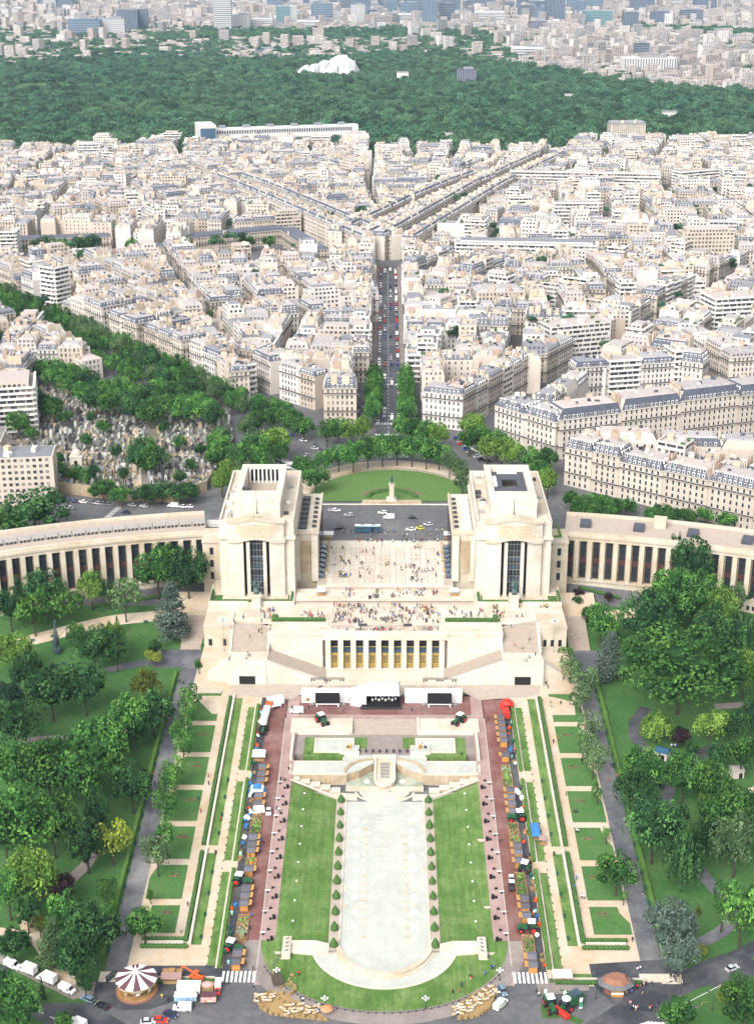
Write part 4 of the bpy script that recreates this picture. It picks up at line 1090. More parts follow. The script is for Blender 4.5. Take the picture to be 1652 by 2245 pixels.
class House:
 """one building: wall, roof, windows, chimneys, balconies as separate mesh builders (local to its own base point)"""
 def __init__(self, q, z, h, style, rg, lod=1, tint=None, front=(0,), mh=None, tr=None):
  self.mh = mh
  self.c = centroid(q); self.z = z
  self.q = [(p[0] - self.c[0], p[1] - self.c[1]) for p in (q if area(q) > 0 else q[::-1])]
  self.h, self.style, self.rg, self.lod, self.front = h, style, rg, lod, front
  self.t = rg.random() if tint is None else tint
  self.tr = rg.random() if tr is None else tr
  self.wall, self.roof, self.win, self.chim, self.bal = MB(), MB(), MB(), MB(), MB()
  self.wins = []
  self.make()
 def shrink(self, d):
  q, out = self.q, []
  c = centroid(q)
  for p in q:
   v = (c[0] - p[0], c[1] - p[1]); L = math.hypot(*v) or 1
   k = min(d * 1.41, L * .8) / L
   out.append((p[0] + v[0] * k, p[1] + v[1] * k))
  return out
 def windows(self, a, b, z0, z1, fl, sp, ww, wh, mi=WIN):
  L = math.dist(a, b)
  n = int((L - 1.4) / sp)
  if n < 1: return
  e = ((b[0] - a[0]) / L, (b[1] - a[1]) / L); nn = (e[1],-e[0])
  off = (L - (n - 1) * sp) / 2
  o = .05
  rows = int((z1 - z0) / fl + .3)
  for r in range(rows):
   zb = z0 + r * fl + .75
   for k in range(n):
    s = off + k * sp
    x0, y0 = a[0] + e[0] * (s - ww / 2) + nn[0] * o, a[1] + e[1] * (s - ww / 2) + nn[1] * o
    x1, y1 = x0 + e[0] * ww, y0 + e[1] * ww
    self.win.quad((x0, y0, zb),(x1, y1, zb),(x1, y1, zb + wh),(x0, y0, zb + wh), mi, self.rg.random())
    self.wins.append(((x0 + x1) / 2,(y0 + y1) / 2, zb, math.atan2(e[1], e[0])))
 def faces_cam(self, a, b):
  m = ((a[0] + b[0]) / 2 + self.c[0],(a[1] + b[1]) / 2 + self.c[1]); n = (b[1] - a[1],-(b[0] - a[0]))
  return n[0] * -m[0] + n[1] * -m[1] > -.1 * math.hypot(*n) * math.hypot(*m)
 def band(self, mb, a, b, z, out, hh, mi):
  L = math.dist(a, b)
  if L < 1: return
  e = ((b[0] - a[0]) / L, (b[1] - a[1]) / L); n = (e[1],-e[0])
  m = ((a[0] + b[0]) / 2 + n[0] * out / 2,(a[1] + b[1]) / 2 + n[1] * out / 2)
  mb.box(m[0], m[1], z, L - .1, out, hh, math.atan2(e[1], e[0]), mi, self.t, bottom=True)
 def make(self):
  rg, q, h, t = self.rg, self.q, self.h, self.t
  n = len(q)
  base = -3.0
  fl = h / max(2, round(h / 3.15))
  for i in range(n):
   a, b = q[i], q[(i + 1) % n]
   self.wall.quad((*a, base),(*b, base),(*b, h),(*a, h), WALL, t)
   L = math.dist(a, b)
   if L > 4 and self.faces_cam(a, b):
    fr = i in self.front
    if self.style == 'modern':
     if fr or rg.random() < .7:
      kind = self.tr
      if kind < .5:                       # strip windows and balcony bands
       for r in range(int(h / fl)):
        self.windows_strip(a, b, r * fl + .9,1.5)
        if kind < .3: self.band(self.bal, a, b, r * fl + fl - .1,1.1,.9, WHITE)
      else: self.windows(a, b, 0, h - .6, fl, 2.9,1.6,1.5)
    elif fr or (rg.random() < .45):
     self.windows(a, b, 0, h - .4, fl, (3.0 if self.mh else 2.6) if fr else 3.6,1.0 if fr else .9,1.9 if fr else 1.5)
     if fr and self.style != 'plain':
      self.band(self.wall, a, b, h - .25,.5,.4, WALL)
      for r in ((2,5) if h > 15 else (2,)):
       if r * fl < h - 2:
        self.band(self.wall, a, b, r * fl - .15,.65,.25, WALL)
        if self.lod: self.band(self.bal, a, b, r * fl + .1,.62,.55, RAIL)
  if self.style == 'mansard': self.mansard()
  elif self.style == 'modern': self.flat(parapet=.9)
  else: self.low()
 def windows_strip(self, a, b, z, hh):
  L = math.dist(a, b)
  e = ((b[0] - a[0]) / L, (b[1] - a[1]) / L); nn = (e[1],-e[0]); o = .05
  s = .8
  while s < L - 1.5:
   w = min(self.rg.choice((2.4,3.6,4.8)), L - .8 - s)
   x0, y0 = a[0] + e[0] * s + nn[0] * o, a[1] + e[1] * s + nn[1] * o
   self.win.quad((x0, y0, z),(x0 + e[0] * w, y0 + e[1] * w, z),(x0 + e[0] * w, y0 + e[1] * w, z + hh),(x0, y0, z + hh), WIN, self.rg.random())
   s += w + .7
 def mansard(self):
  rg, q, h = self.rg, self.q, self.h
  mh = rg.uniform(2.6,3.6) * (1.0 if rg.random() < .75 else 1.7)
  if self.mh: mh = self.mh
  s1, s2 = self.shrink(1.1 if mh < 4 else 1.7), self.shrink(3.1)
  n = len(q)
  slate = SLATE if rg.random() < .72 or self.mh else ROOF
  for i in range(n):
   a, b, c, d = q[i], q[(i + 1) % n], s1[(i + 1) % n], s1[i]
   party = i not in self.front and rg.random() < .6
   if party:
    self.wall.quad((*a, h),(*b, h),(*c, h + mh),(*d, h + mh), WALL, self.t)
   else:
    self.roof.quad((*a, h),(*b, h),(*c, h + mh),(*d, h + mh), slate, self.tr)
    L = math.dist(a, b)
    if L > 5 and self.faces_cam(a, b):
     e = ((b[0] - a[0]) / L, (b[1] - a[1]) / L); nn = (e[1],-e[0]); k = int((L - 2) / 2.5)
     rowsd = 2 if mh > 4 else 1
     for rr in range(rowsd):
      for j in range(k):
       s = (L - (k - 1) * 2.5) / 2 + j * 2.5; ins = .15 + rr * .75
       x, y = a[0] + e[0] * s - nn[0] * (ins + .55), a[1] + e[1] * s - nn[1] * (ins + .55)
       zz = h + .5 + rr * 2.4
       self.roof.box(x, y, zz, 1.25,1.3,1.75, math.atan2(e[1], e[0]), WHITE if slate == SLATE and rg.random() < .8 else ROOF, self.tr)
       fx, fy = x + nn[0] * .68, y + nn[1] * .68
       self.win.quad((fx - e[0] * .42, fy - e[1] * .42, zz + .25),(fx + e[0] * .42, fy + e[1] * .42, zz + .25),(fx + e[0] * .42, fy + e[1] * .42, zz + 1.5),(fx - e[0] * .42, fy - e[1] * .42, zz + 1.5), WIN, .5)
  th = rg.uniform(.25,.8)
  for i in range(n):
   j = (i + 1) % n
   self.roof.quad((*s1[i], h + mh),(*s1[j], h + mh),(*s2[j], h + mh + th),(*s2[i], h + mh + th), ROOF, self.tr)
  self.roof.face([(*p, h + mh + th) for p in s2], ROOF, self.tr)
  self.top = h + mh + th
  self.chimneys(h + mh * .4, self.top)
  self.clutter(s2, self.top)
  self.skylights(s1, s2, h + mh, self.top)
 def clutter(self, poly, z):
  rg = self.rg; c = centroid(poly)
  for k in range(rg.randint(2,6)):
   p = rg.choice(poly); f = rg.uniform(.1,.85); a = rg.uniform(0,3)
   self.chim.box(lerp(c[0], p[0], f), lerp(c[1], p[1], f), z - .1, rg.uniform(.6,2.6), rg.uniform(.5,1.6), rg.uniform(.4,1.6), a, rg.choice((WHITE, CHIM, ROOF, RAIL, WIN, SLATE)), rg.choice((.05,.5,.9)))
 def skylights(self, s1, s2, z0, z1):
  rg = self.rg
  for i in range(len(s1)):
   j = (i + 1) % len(s1)
   L = math.dist(s1[i], s1[j])
   for k in range(int(L / 4.5)):
    if rg.random() < .6:
     f = (k + rg.uniform(.3,.7)) / max(1, int(L / 4.5)); g0, g1 = .35,.65
     def pt(u, w): return (lerp(lerp(s1[i][0], s1[j][0], u), lerp(s2[i][0], s2[j][0], u), w), lerp(lerp(s1[i][1], s1[j][1], u), lerp(s2[i][1], s2[j][1], u), w), lerp(z0, z1, w) + .08)
     du = .5 / L
     self.win.quad(pt(f - du, g0), pt(f + du, g0), pt(f + du, g1), pt(f - du, g1), WIN, rg.random())
 def chimneys(self, z0, z1):
  rg, q = self.rg, self.q
  n = len(q)
  edges = [i for i in range(n) if i not in self.front] or [0]
  for i in edges:
   a, b = q[i], q[(i + 1) % n]
   L = math.dist(a, b)
   if L < 5 or rg.random() < .1: continue
   e = ((b[0] - a[0]) / L, (b[1] - a[1]) / L)
   for f in ((.32,.68) if L > 9 else (.5,)):
    if rg.random() < .12: continue
    w = rg.uniform(2.0,4.6); nn = (-e[1], e[0])
    x, y = a[0] + e[0] * L * f + nn[0] * .45, a[1] + e[1] * L * f + nn[1] * .45
    ct = rg.choice((.05,.05,1.0,1.0,1.0,.05,.5)); rot = math.atan2(e[1], e[0]); top = z1 + rg.uniform(.7,2.2)
    self.chim.box(x, y, z0, w, .6, top - z0, rot, CHIM, ct)
    if self.lod:
     for k in range(int(w / .62)):
      s = -w / 2 + .35 + k * .62; self.chim.box(x + e[0] * s, y + e[1] * s, top, .26,.26,.55, rot, CHIM, .5)
 def flat(self, parapet=.8):
  rg, q, h = self.rg, self.q, self.h
  s = self.shrink(.5)
  n = len(q)
  for i in range(n):
   j = (i + 1) % n
   self.wall.quad((*q[i], h),(*q[j], h),(*s[j], h),(*s[i], h), WALL, self.t)
   self.roof.quad((*s[j], h - parapet),(*s[i], h - parapet),(*s[i], h),(*s[j], h), ROOF, self.tr)
  self.roof.face([(*p, h - parapet) for p in s], ROOF, self.tr)
  self.top = h
  c = centroid(q)
  for k in range(rg.randint(1,4)):
   p = rg.choice(q); f = rg.uniform(.15,.6)
   self.chim.box(lerp(c[0], p[0], f), lerp(c[1], p[1], f), h - parapet, rg.uniform(1.5,4.5), rg.uniform(1.5,3.5), rg.uniform(1.4,3.2), rg.uniform(0,3), WHITE if rg.random() < .5 else CHIM, .05)
  if rg.random() < .22:
   for k in range(6):
    p = rg.choice(q); f = rg.uniform(.5,.85); self.chim.blob(lerp(c[0], p[0], f), lerp(c[1], p[1], f), h, 1.0,1.0,.8,6,4, GREEN, jit=.2)
  if rg.random() < .45 and self.style == 'modern':       # set-back top storey
   s2 = self.shrink(2.6); self.roof.prism(s2, h - parapet, h + 2.6, WALL, ROOF, self.t)
   for i in range(n):
    a, b = s2[i], s2[(i + 1) % n]
    if math.dist(a, b) > 5 and self.faces_cam(a, b): self.windows(a, b, h - .6, h + 2.2,2.8,2.6,1.5,1.4)
 def low(self):
  rg, q, h = self.rg, self.q, self.h
  s2 = self.shrink(3.0); th = rg.uniform(1.0,2.4)
  n = len(q)
  for i in range(n):
   j = (i + 1) % n
   self.roof.quad((*q[i], h),(*q[j], h),(*s2[j], h + th),(*s2[i], h + th), ROOF, self.tr)
  self.roof.face([(*p, h + th) for p in s2], ROOF, self.tr)
  self.top = h + th
  self.chimneys(h, self.top)
  self.skylights(q, s2, h, self.top)
 def emit(self, mb):                                        # join into a mass of far buildings
  for b in (self.wall, self.roof, self.win, self.chim, self.bal):
   k = len(mb.v); cx, cy = self.c
   mb.v.extend([(p[0] + cx, p[1] + cy, p[2] + self.z) for p in b.v])
   mb.f.extend([tuple(i + k for i in f) for f in b.f]); mb.m.extend(b.m); mb.t.extend(b.t)
 def link(self, name, label, group=None, single_windows=False, cat="building"):
  t = thing(name, label, cat, (self.c[0], self.c[1], self.z),0, group)
  self.wall.build("wall", CITY, t, tint=True)
  self.roof.build("roof", CITY, t, tint=True)
  if self.win.f:
   if single_windows:
    for x, y, z, a in self.wins: put("window", WINDOW, t, (x, y, z), a)
    keep = MB()
    dorm = len(self.wins)
    for i, f in enumerate(self.win.f[dorm:], dorm): keep.face([self.win.v[j] for j in f], self.win.m[i], self.win.t[i])
    if keep.f: keep.build("dormer_glass", CITY, t, tint=True, kind='stuff')
   else: self.win.build("windows", CITY, t, tint=True, kind='stuff')
  if self.chim.f: self.chim.build("chimneys", CITY, t, tint=True, kind='stuff')
  if self.bal.f: self.bal.build("balconies", CITY, t, tint=True, kind='stuff')
  return t
wm_ = MB(); wm_.box(0,-.02,0,1.05,.1,1.9, mi=0)
for q_ in (-.58,.58): wm_.box(q_, -.05,-.1,.12,.16,2.1, mi=1)
wm_.box(0,-.1,-.2,1.4,.3,.14, mi=1); wm_.box(0,-.08,.1,1.15,.12,.7, mi=2)
WINDOW = wm_.mesh("window", [CITY[WIN], CITY[WHITE], CITY[RAIL]])
HOUSES = []                                                    # (house, zone, custom label or None)
rg = random.Random(77)
def fill_block(poly, zone, far=False, hbase=None, modern=.12):
 if area(poly) < 0: poly = poly[::-1]
 blk = inset(poly, .8)
 if len(blk) < 3: return
 c = centroid(blk)
 if not in_view(*c, 1.13,40): return
 hb = hbase or rg.uniform(16.5,20.5); bt = rg.random()
 dep = rg.uniform(11.5,13.5)
 n = len(blk)
 for i in range(n):
  a, b = blk[i], blk[(i + 1) % n]
  L = math.dist(a, b)
  if L < 9: continue
  e = ((b[0] - a[0]) / L, (b[1] - a[1]) / L); nn = (-e[1], e[0])
  s, stop = 0.0, L - (dep * .85 if L > dep * 2 else 0)
  while s < stop - 5:
   w = rg.uniform(12,21) if not far else rg.uniform(14,26)
   if stop - s - w < 7: w = stop - s
   d = min(dep + rg.uniform(-1,1.5),16)
   q = [(a[0] + e[0] * s, a[1] + e[1] * s),(a[0] + e[0] * (s + w - .15), a[1] + e[1] * (s + w - .15))]
   q += [(q[1][0] + nn[0] * d, q[1][1] + nn[1] * d),(q[0][0] + nn[0] * d, q[0][1] + nn[1] * d)]
   qc = centroid(q)
   fr = (0,3) if s == 0 else (0,)
   fr = tuple(set(fr) | ({2} if rg.random() < .35 else set()))
   r = rg.random()
   st = 'modern' if r < modern else ('plain' if r < modern + .1 else 'mansard')
   hh = hb + rg.choice((-1.2,-.4,0,0,.4,1.0,1.8)) + (rg.uniform(2,8) if st == 'modern' and rg.random() < .5 else 0) - (rg.uniform(3,8) if rg.random() < .08 else 0)
   tint = rg.choice((.78,.82,.0)) if st == 'modern' and rg.random() < .7 else (rg.random() if rg.random() < .25 else min(1, max(0, bt + rg.uniform(-.12,.12))))
   if in_view(*qc): HOUSES.append((House(q, Zg(*qc), hh, st, rg, 0 if far else 1, tint, fr), zone, st))
   s += w
 inner = inset(blk, dep + 2)
 if len(inner) >= 3 and area(inner) > 70:
  for k in range(max(1, int(area(inner) / 170))):
   ic = centroid(inner)
   p = rg.choice(inner); f = rg.uniform(.0,.7)
   x, y = lerp(ic[0], p[0], f), lerp(ic[1], p[1], f)
   L, d = max((math.dist(blk[i], blk[(i + 1) % n]), i) for i in range(n))
   e = sub(blk[(d + 1) % n], blk[d]); rot = math.atan2(e[1], e[0])
   sx, sy = rg.uniform(6,13), rg.uniform(5,9)
   q = [(x + u * math.cos(rot) - v * math.sin(rot), y + u * math.sin(rot) + v * math.cos(rot)) for u, v in ((-sx / 2,-sy / 2),(sx / 2,-sy / 2),(sx / 2, sy / 2),(-sx / 2, sy / 2))]
   if in_view(x, y): HOUSES.append((House(q, Zg(x, y), rg.uniform(6, hb - 3), rg.choice(('plain', 'plain', 'modern')), rg, 0 if far else 1, None, (0,)), zone, 'court'))
def fill_region(poly, zone, max_a=3600, gap=11, far=False, hbase=None, modern=.2):
 out = []
 split_region(poly, max_a, rg, gap, out)
 for b in out: fill_block(b, zone, far, hbase, modern)
def custom(q, h, style, label, name="apartment_building", tint=.8, z=None, front=(0,1,2,3), single=False, mh=None, tr=None):
 c = centroid(q); hs = House(q, Zg(*c) if z is None else z, h, style, rg, 1, tint, front, mh, tr)
 HOUSES.append((hs, None, (name, label, single)))
 return hs
def rect(x, y, sx, sy, rot=0):
 return [(x + u * math.cos(rot) - v * math.sin(rot), y + u * math.sin(rot) + v * math.cos(rot)) for u, v in ((-sx / 2,-sy / 2),(sx / 2,-sy / 2),(sx / 2, sy / 2),(-sx / 2, sy / 2))]
# blocks round the square, avenue by avenue
fill_block([(-18,772),(-18,842),(-80,842),(-62,815)], "the pointed avenue block", hbase=20)
fill_region([(-9,850),(-9,1182),(-181,1182),(-81,850)], "the blocks left of the avenue", 3300,8.5, hbase=19)
fill_region([(-74,800),(-90,850),(-190,1182),(-367,1182)], "the row behind the tree belt", 3400,8.5, hbase=20, modern=.08)
fill_block([(19.5,766),(42,757),(92,842),(19.5,842)], "the corner block right of the avenue", hbase=20)
fill_region([(12,850),(97,850),(302,1182),(12,1182)], "the blocks right of the avenue", 3600,9, hbase=18, modern=.38)
fill_region([(108,815),(345,872),(430,1182),(322,1182)], "the blocks beyond the slate range", 3500,9, hbase=19, modern=.3)
fill_region([(-170,858),(-440,1195),(-560,1195),(-300,858)], "the blocks behind the cemetery", 3600,11, hbase=18, modern=.3)
fill_region([(-208,700),(-208,850),(-300,850),(-300,700)], "the blocks behind the cemetery", 3000,11, modern=.3)
rg = random.Random(5)
fill_region([(-14,1202),(-150,1500),(-560,1500),(-420,1202)], "the far blocks on the left", 3500,9, True, modern=.28)
fill_region([(-156,1512),(-330,1868),(-680,1868),(-560,1512)], "the far blocks on the left", 3600,9, True, modern=.32)
fill_region([(0,1206),(98,1490),(-138,1490)], "the wedge between the forking streets", 3000,9, True, modern=.08)
fill_region([(-142,1502),(-22,1502),(-22,1950),(-300,1950),(-318,1860)], "the far middle blocks", 3500,9, True, modern=.25)
fill_region([(-14,1502),(108,1502),(205,1868),(-14,1868)], "the far middle blocks", 3500,9, True, modern=.25)
fill_region([(14,1202),(112,1490),(560,1490),(440,1202)], "the far blocks on the right", 3600,9, True, modern=.4)
fill_region([(116,1502),(254,1985),(700,1985),(570,1502)], "the far blocks on the right", 3700,9, True, modern=.35)
# the large stone blocks at the right: rows of slate-roofed houses, each house its own object
def row(line, depth, h, names, zone=None, tint0=.25, single=True, style='mansard', mh=4.2):
 """houses along a polyline; names gives one label per house"""
 pts = [Vector((*p, 0)) for p in line]
 total = sum((b - a).length for a, b in zip(pts, pts[1:])); k = len(names); w = total / k
 s = 0.0
 for i in range(k):
  def at(sv):
   for a, b in zip(pts, pts[1:]):
    L = (b - a).length
    if sv <= L + 1e-6: e = (b - a) / L; return a + e * sv, e
    sv -= L
   return pts[-1],(pts[-1] - pts[-2]).normalized()
  p0, e0 = at(s); p1, e1 = at(s + w - .15); n0, n1 = Vector((-e0.y, e0.x, 0)), Vector((-e1.y, e1.x, 0))
  q = [(p0.x, p0.y),(p1.x, p1.y),(p1.x + n1.x * depth, p1.y + n1.y * depth),(p0.x + n0.x * depth, p0.y + n0.y * depth)]
  fr = (0,) if 0 < i < k - 1 else (0,1,3)
  custom(q, h + ((i * 37) % 5 - 2) * .45, style, names[i], tint=(tint0 + .09 * ((i * 53) % 4)) % 1, front=fr, single=single, mh=mh)
  s += w
row([(88,679),(112,661.5)],14,20.5,["corner stone house with dark slate roof nearest the right pavilion", "stone house with balconies beside the corner house near the right pavilion"])
row([(112,661.5),(136,643.5),(160,625.5),(186,607)],14,19.5,["stone house with double row of white dormers facing the pavilion trees", "ornate stone house with curved dormers facing the pavilion trees", "lower stone house with zinc roof above the palace skylights", "pale stone house at the photo edge above the right palace wing"])
row([(196,690),(104,697.5)],12,19,["rear stone house behind the slate corner house, outer", "rear stone house with tall chimneys behind the ornate house", "rear stone house with skylights on the narrow street"], tint0=.5)
fill_block([(128,668),(210,614),(250,640),(205,682)], "the courts behind the corner house", hbase=18)
row([(58,744),(87,713)],15,20,["cream corner house with slate mansard facing the round lawn", "cream house with slate mansard at the street mouth by the right pavilion"], tint0=.05)
row([(89,713.5),(132,730),(176,747),(222,765)],15,22,["long cream stone range with double dormers, end by the corner house", "long cream stone range with double dormers, second section", "long cream stone range with arched central dormers", "long cream stone range with double dormers, section at the photo edge"], tint0=.1, mh=5.8)
row([(104,806),(88,770),(78,752)],12,18,["slate-roofed house on the side street behind the cream corner house", "narrow slate-roofed house behind the cream corner house", "house with dark slate mansard near the cream corner"], tint0=.1)
row([(225,792),(180,775),(130,757)],12,18.5,["inner court wing with dark slate roof, outer end", "inner court wing with dark slate roof, middle", "inner court wing with dark slate roof and arched stair tower"], tint0=.05, single=False)
# singled-out buildings
custom(rect(-174,659,32,17,.12),24, 'modern', "cream flat-roofed apartment house with roof plants beside the cemetery wall", tint=.3, tr=.8)
custom(rect(-206,704,24,22,.1),16, 'low', "house with grey shallow roof beside the cemetery trees", tint=.3)
custom(rect(-201,760,22,30,.2),27, 'modern', "tall cream apartment house with balcony strips beside the cemetery", tint=.35)
x, y = P(120,690,30); custom(rect(x, y + 10,15,14,-.6),34, 'modern', "tall narrow white block with dark window rows above the avenue trees", tint=.8)
x, y = P(1150,590,30); custom(rect(x, y, 112,16,-.09),22, 'modern', "long white slab with continuous dark window bands and roof garden", tint=.8, tr=.2)
x, y = P(1275,592,30); custom(rect(x, y - 5,36,16,-.5),19, 'modern', "stepped white block with planted balconies at the end of the long slab", tint=.78)
x, y = P(1540,590,30); custom(rect(x, y, 42,15,.1),32, 'modern', "tall beige block with regular square windows among low roofs", tint=.45)
x, y = P(1258,505,30); custom(rect(x, y, 40,14,0),26, 'modern', "grey-white block with gridded dark balconies", tint=.75)
x, y = P(1390,430,29); custom(rect(x - 55, y - 10,150,14,-.12),26, 'modern', "very long pale pink apartment slab with even window rows", tint=.9)
x, y = P(1500,432,29); custom(rect(x + 10, y + 2,50,14,.5),27, 'modern', "angled end block of the long pale pink slab", tint=.88)
x, y = P(1610,730,30); custom(rect(x, y, 44,22,.25),28, 'modern', "large white office block with small windows at the right edge", tint=.8)
x, y = P(1090,705,30); custom(rect(x, y, 34,18,.1),24, 'plain', "big blank beige wall with ivy beside the terrace flats", tint=.4)
x, y = P(1255,780,30); custom(rect(x, y, 42,18,.35),24, 'modern', "terraced block with planted roof and long balconies", tint=.78)
x, y = P(1370,310,22); custom(rect(x, y, 48,20,.1),30, 'mansard', "tall ornate stone block standing against the forest edge", tint=.3)
x, y = P(560,830,30); custom(rect(x, y + 2,17,15,-.5),20, 'mansard', "red brick corner house with dark slate roof at the trees", tint=1.0)
x, y = P(750,915,30); custom(rect(x - 1, y + 3,18,15,0),20, 'mansard', "rounded corner house with slate roof and brick bays facing the square", tint=.45)
x, y = P(230,350,20); custom(rect(x, y, 22,18,0),30, 'modern', "square cream tower block at the forest edge", tint=.05)
# school with long slate roofs round planted courts
for (u0, v0, u1, v1, lab_) in ((40,552,245,545, "long slate-roofed school wing behind court trees"),(420,548,625,528, "long slate-roofed school wing round the sunken court"),(628,528,700,578, "short slate-roofed wing closing the sunken court"),(285,570,410,564, "low slate-roofed hall with brick chimney")):
 a, b = Vector((*P(u0, v0,30),0)), Vector((*P(u1, v1,30),0)); m_ = (a + b) / 2; d_ = b - a
 hs = House(rect(m_.x, m_.y, d_.length, 15, math.atan2(d_.y, d_.x)), Zg(m_.x, m_.y),12, 'low', rg, 1,.42,(0,1,2,3)); hs.roof.m = [SLATE] * len(hs.roof.m)
 HOUSES.append((hs, None, ("school_wing", lab_, False)))
# keep houses from standing inside the singled-out ones
FIXED = []
def terrace(p, q, off, h):                                     # long even rows lining the forking streets
 a, b = Vector((*p, 0)), Vector((*q, 0)); L = (b - a).length; d = (b - a) / L; n = Vector((-d.y, d.x, 0)) * (1 if off > 0 else -1); s = 0.0
 while s < L - 8:
  w = min(rg.uniform(16,24), L - s); c0, c1 = a + d * s + n * abs(off), a + d * (s + w - .1) + n * abs(off)
  q_ = [c0, c1, c1 + n * 12, c0 + n * 12]; q_ = [(v.x, v.y) for v in q_]
  if off < 0: q_ = [q_[1], q_[0], q_[3], q_[2]]
  FIXED.append((House(q_, Zg(*q_[0]), h, 'mansard', rg, 0, rg.uniform(0,.3),(0,2),4.0), "the far blocks", 'mansard')); s += w
for p_, q_ in (((-2,1206),(-90,1398)),((-90,1398),(-158,1540)),((6,1206),(100,1490)),((100,1490),(190,1760)),((-30,1226),(34,1400)),((34,1400),(100,1560))):
 for o_ in (7.5,-7.5): terrace(p_, q_, o_, 20)
cust = [h_ for h_, z_, s_ in HOUSES if z_ is None]
n_cust = len(cust); cust = cust + [f_[0] for f_ in FIXED]
def clear_of(h):
 for c_ in cust:
  r_ = max(math.hypot(*p) for p in c_.q) ; e = sub(c_.q[1], c_.q[0]); L = math.hypot(*e); e = (e[0] / L, e[1] / L)
  pr = [p[0] * e[0] + p[1] * e[1] for p in c_.q]; pn = [-p[0] * e[1] + p[1] * e[0] for p in c_.q]
  for px, py in [(0,0)] + [(p[0] * .85, p[1] * .85) for p in h.q]:
   x, y = h.c[0] + px - c_.c[0], h.c[1] + py - c_.c[1]
   if abs(x) + abs(y) < 300:
    s, t_ = x * e[0] + y * e[1],-x * e[1] + y * e[0]
    if min(pr) - 1 < s < max(pr) + 1 and min(pn) - 1 < t_ < max(pn) + 1: return False
 return True
COURTS = [[P(u, v, 30) for u, v in q] for q in ([(30,600),(275,596),(270,536),(40,540)],[(405,600),(700,604),(705,520),(420,536)])]
auto = [x_ for x_ in HOUSES if x_[1] is not None and clear_of(x_[0]) and not any(inside(x_[0].c, q_) for q_ in COURTS)]
auto.sort(key=lambda x_: x_[0].c[1])
for h_, z_, s_ in HOUSES:
 if z_ is None: h_.link(s_[0], s_[1], None, s_[2])
near, far_ = auto[:300 - n_cust], auto[300 - n_cust:] + FIXED
lab = []
TONE = lambda t: ("cream" if t < .12 else "pale" if t < .3 else "beige" if t < .5 else "ivory" if t < .7 else "white" if t < .9 else "brownish")
for h_, z_, s_ in near:
 kind = {"mansard": "mansard house", "modern": "flat-roofed house", "plain": "grey-roofed house", "court": "courtyard house"}[s_]
 t = h_.link("courtyard_building" if s_ == "court" else "apartment_house", "", z_.replace("the ", "houses in the ", 1))
 lab.append((t, f"{TONE(h_.t)} {kind} in {z_}"))
rank_labels(lab, (0,705), "the round lawn")
mass = MB()
for h_, z_, s_ in far_: h_.emit(mass)
mass.build("city_blocks", CITY, None, tint=True, kind='stuff', label="mass of pale far city houses reaching to the forest edge")
print("houses", len(HOUSES), "near", len(near), "far", len(far_), "faces", len(mass.f))
# ================================================================== FOREST, FAR CITY, TOWERS
LEAF = lambda nm, c0, c1, c2, **k: mat(nm, c1,0.25,0.6, tintvary=[c0, c1, c2], rough=0.75, spec=0.15, trans=0.25, **k)
LEAF("leaf_forest", (0.0229,0.0823,0.0505),(0.0502,0.1293,0.0679),(0.1097,0.1866,0.0800), objvary=.6, blotch=(0.0731,0.1436,0.0653), blotch_scale=.004)
LEAF("leaf_green", (0.0153,0.0561,0.0153),(0.0565,0.1612,0.0346),(0.1643,0.3428,0.0689), objvary=.32)
LEAF("leaf_dark", (0.0101,0.0363,0.0139),(0.0361,0.1026,0.0323),(0.0905,0.2104,0.0549), objvary=.3)
LEAF("leaf_light", (0.0509,0.1118,0.0197),(0.1309,0.2423,0.0429),(0.2426,0.3782,0.0731), objvary=.15)
LEAF("leaf_grey", (0.0359,0.0756,0.0292),(0.0947,0.1605,0.0643),(0.1581,0.2531,0.1060), objvary=.15)
LEAF("leaf_yellow", (0.1305,0.1827,0.0261),(0.2262,0.2784,0.0391),(0.3045,0.3480,0.0609), objvary=.1)
LEAF("leaf_golden", (0.045,0.070,0.014),(0.105,0.130,0.024),(0.170,0.190,0.036), objvary=.1)
LEAF("leaf_cedar", (0.0653,0.1001,0.0783),(0.1131,0.1566,0.1261),(0.1653,0.2088,0.1740), objvary=.12)
LEAF("leaf_spruce", (0.0566,0.1001,0.1087),(0.1001,0.1479,0.1566),(0.1392,0.1914,0.2001), objvary=.1)
LEAF("leaf_plum", (0.0157,0.0104,0.0122),(0.0331,0.0174,0.0209),(0.0522,0.0244,0.0261), objvary=.1)
mat("bark", (0.055,0.044,0.036),0.3,1.5)
def leaf_quad(mb, p, n, s, rg, t):
 n = n.normalized()
 a = n.orthogonal().normalized(); b = n.cross(a)
 th = rg.uniform(0,6.28); u = (a * math.cos(th) + b * math.sin(th)) * s; w = (b * math.cos(th) - a * math.sin(th)) * s * rg.uniform(.6,.95)
 k = n * s * .25
 mb.face([tuple(p - u), tuple(p - w * .9 + k), tuple(p + u), tuple(p + w * .9 + k)],0, t)
def rand_dir(rg):
 z = rg.uniform(-1,1); a = rg.uniform(0,6.283); r = math.sqrt(1 - z * z)
 return Vector((r * math.cos(a), r * math.sin(a), z))
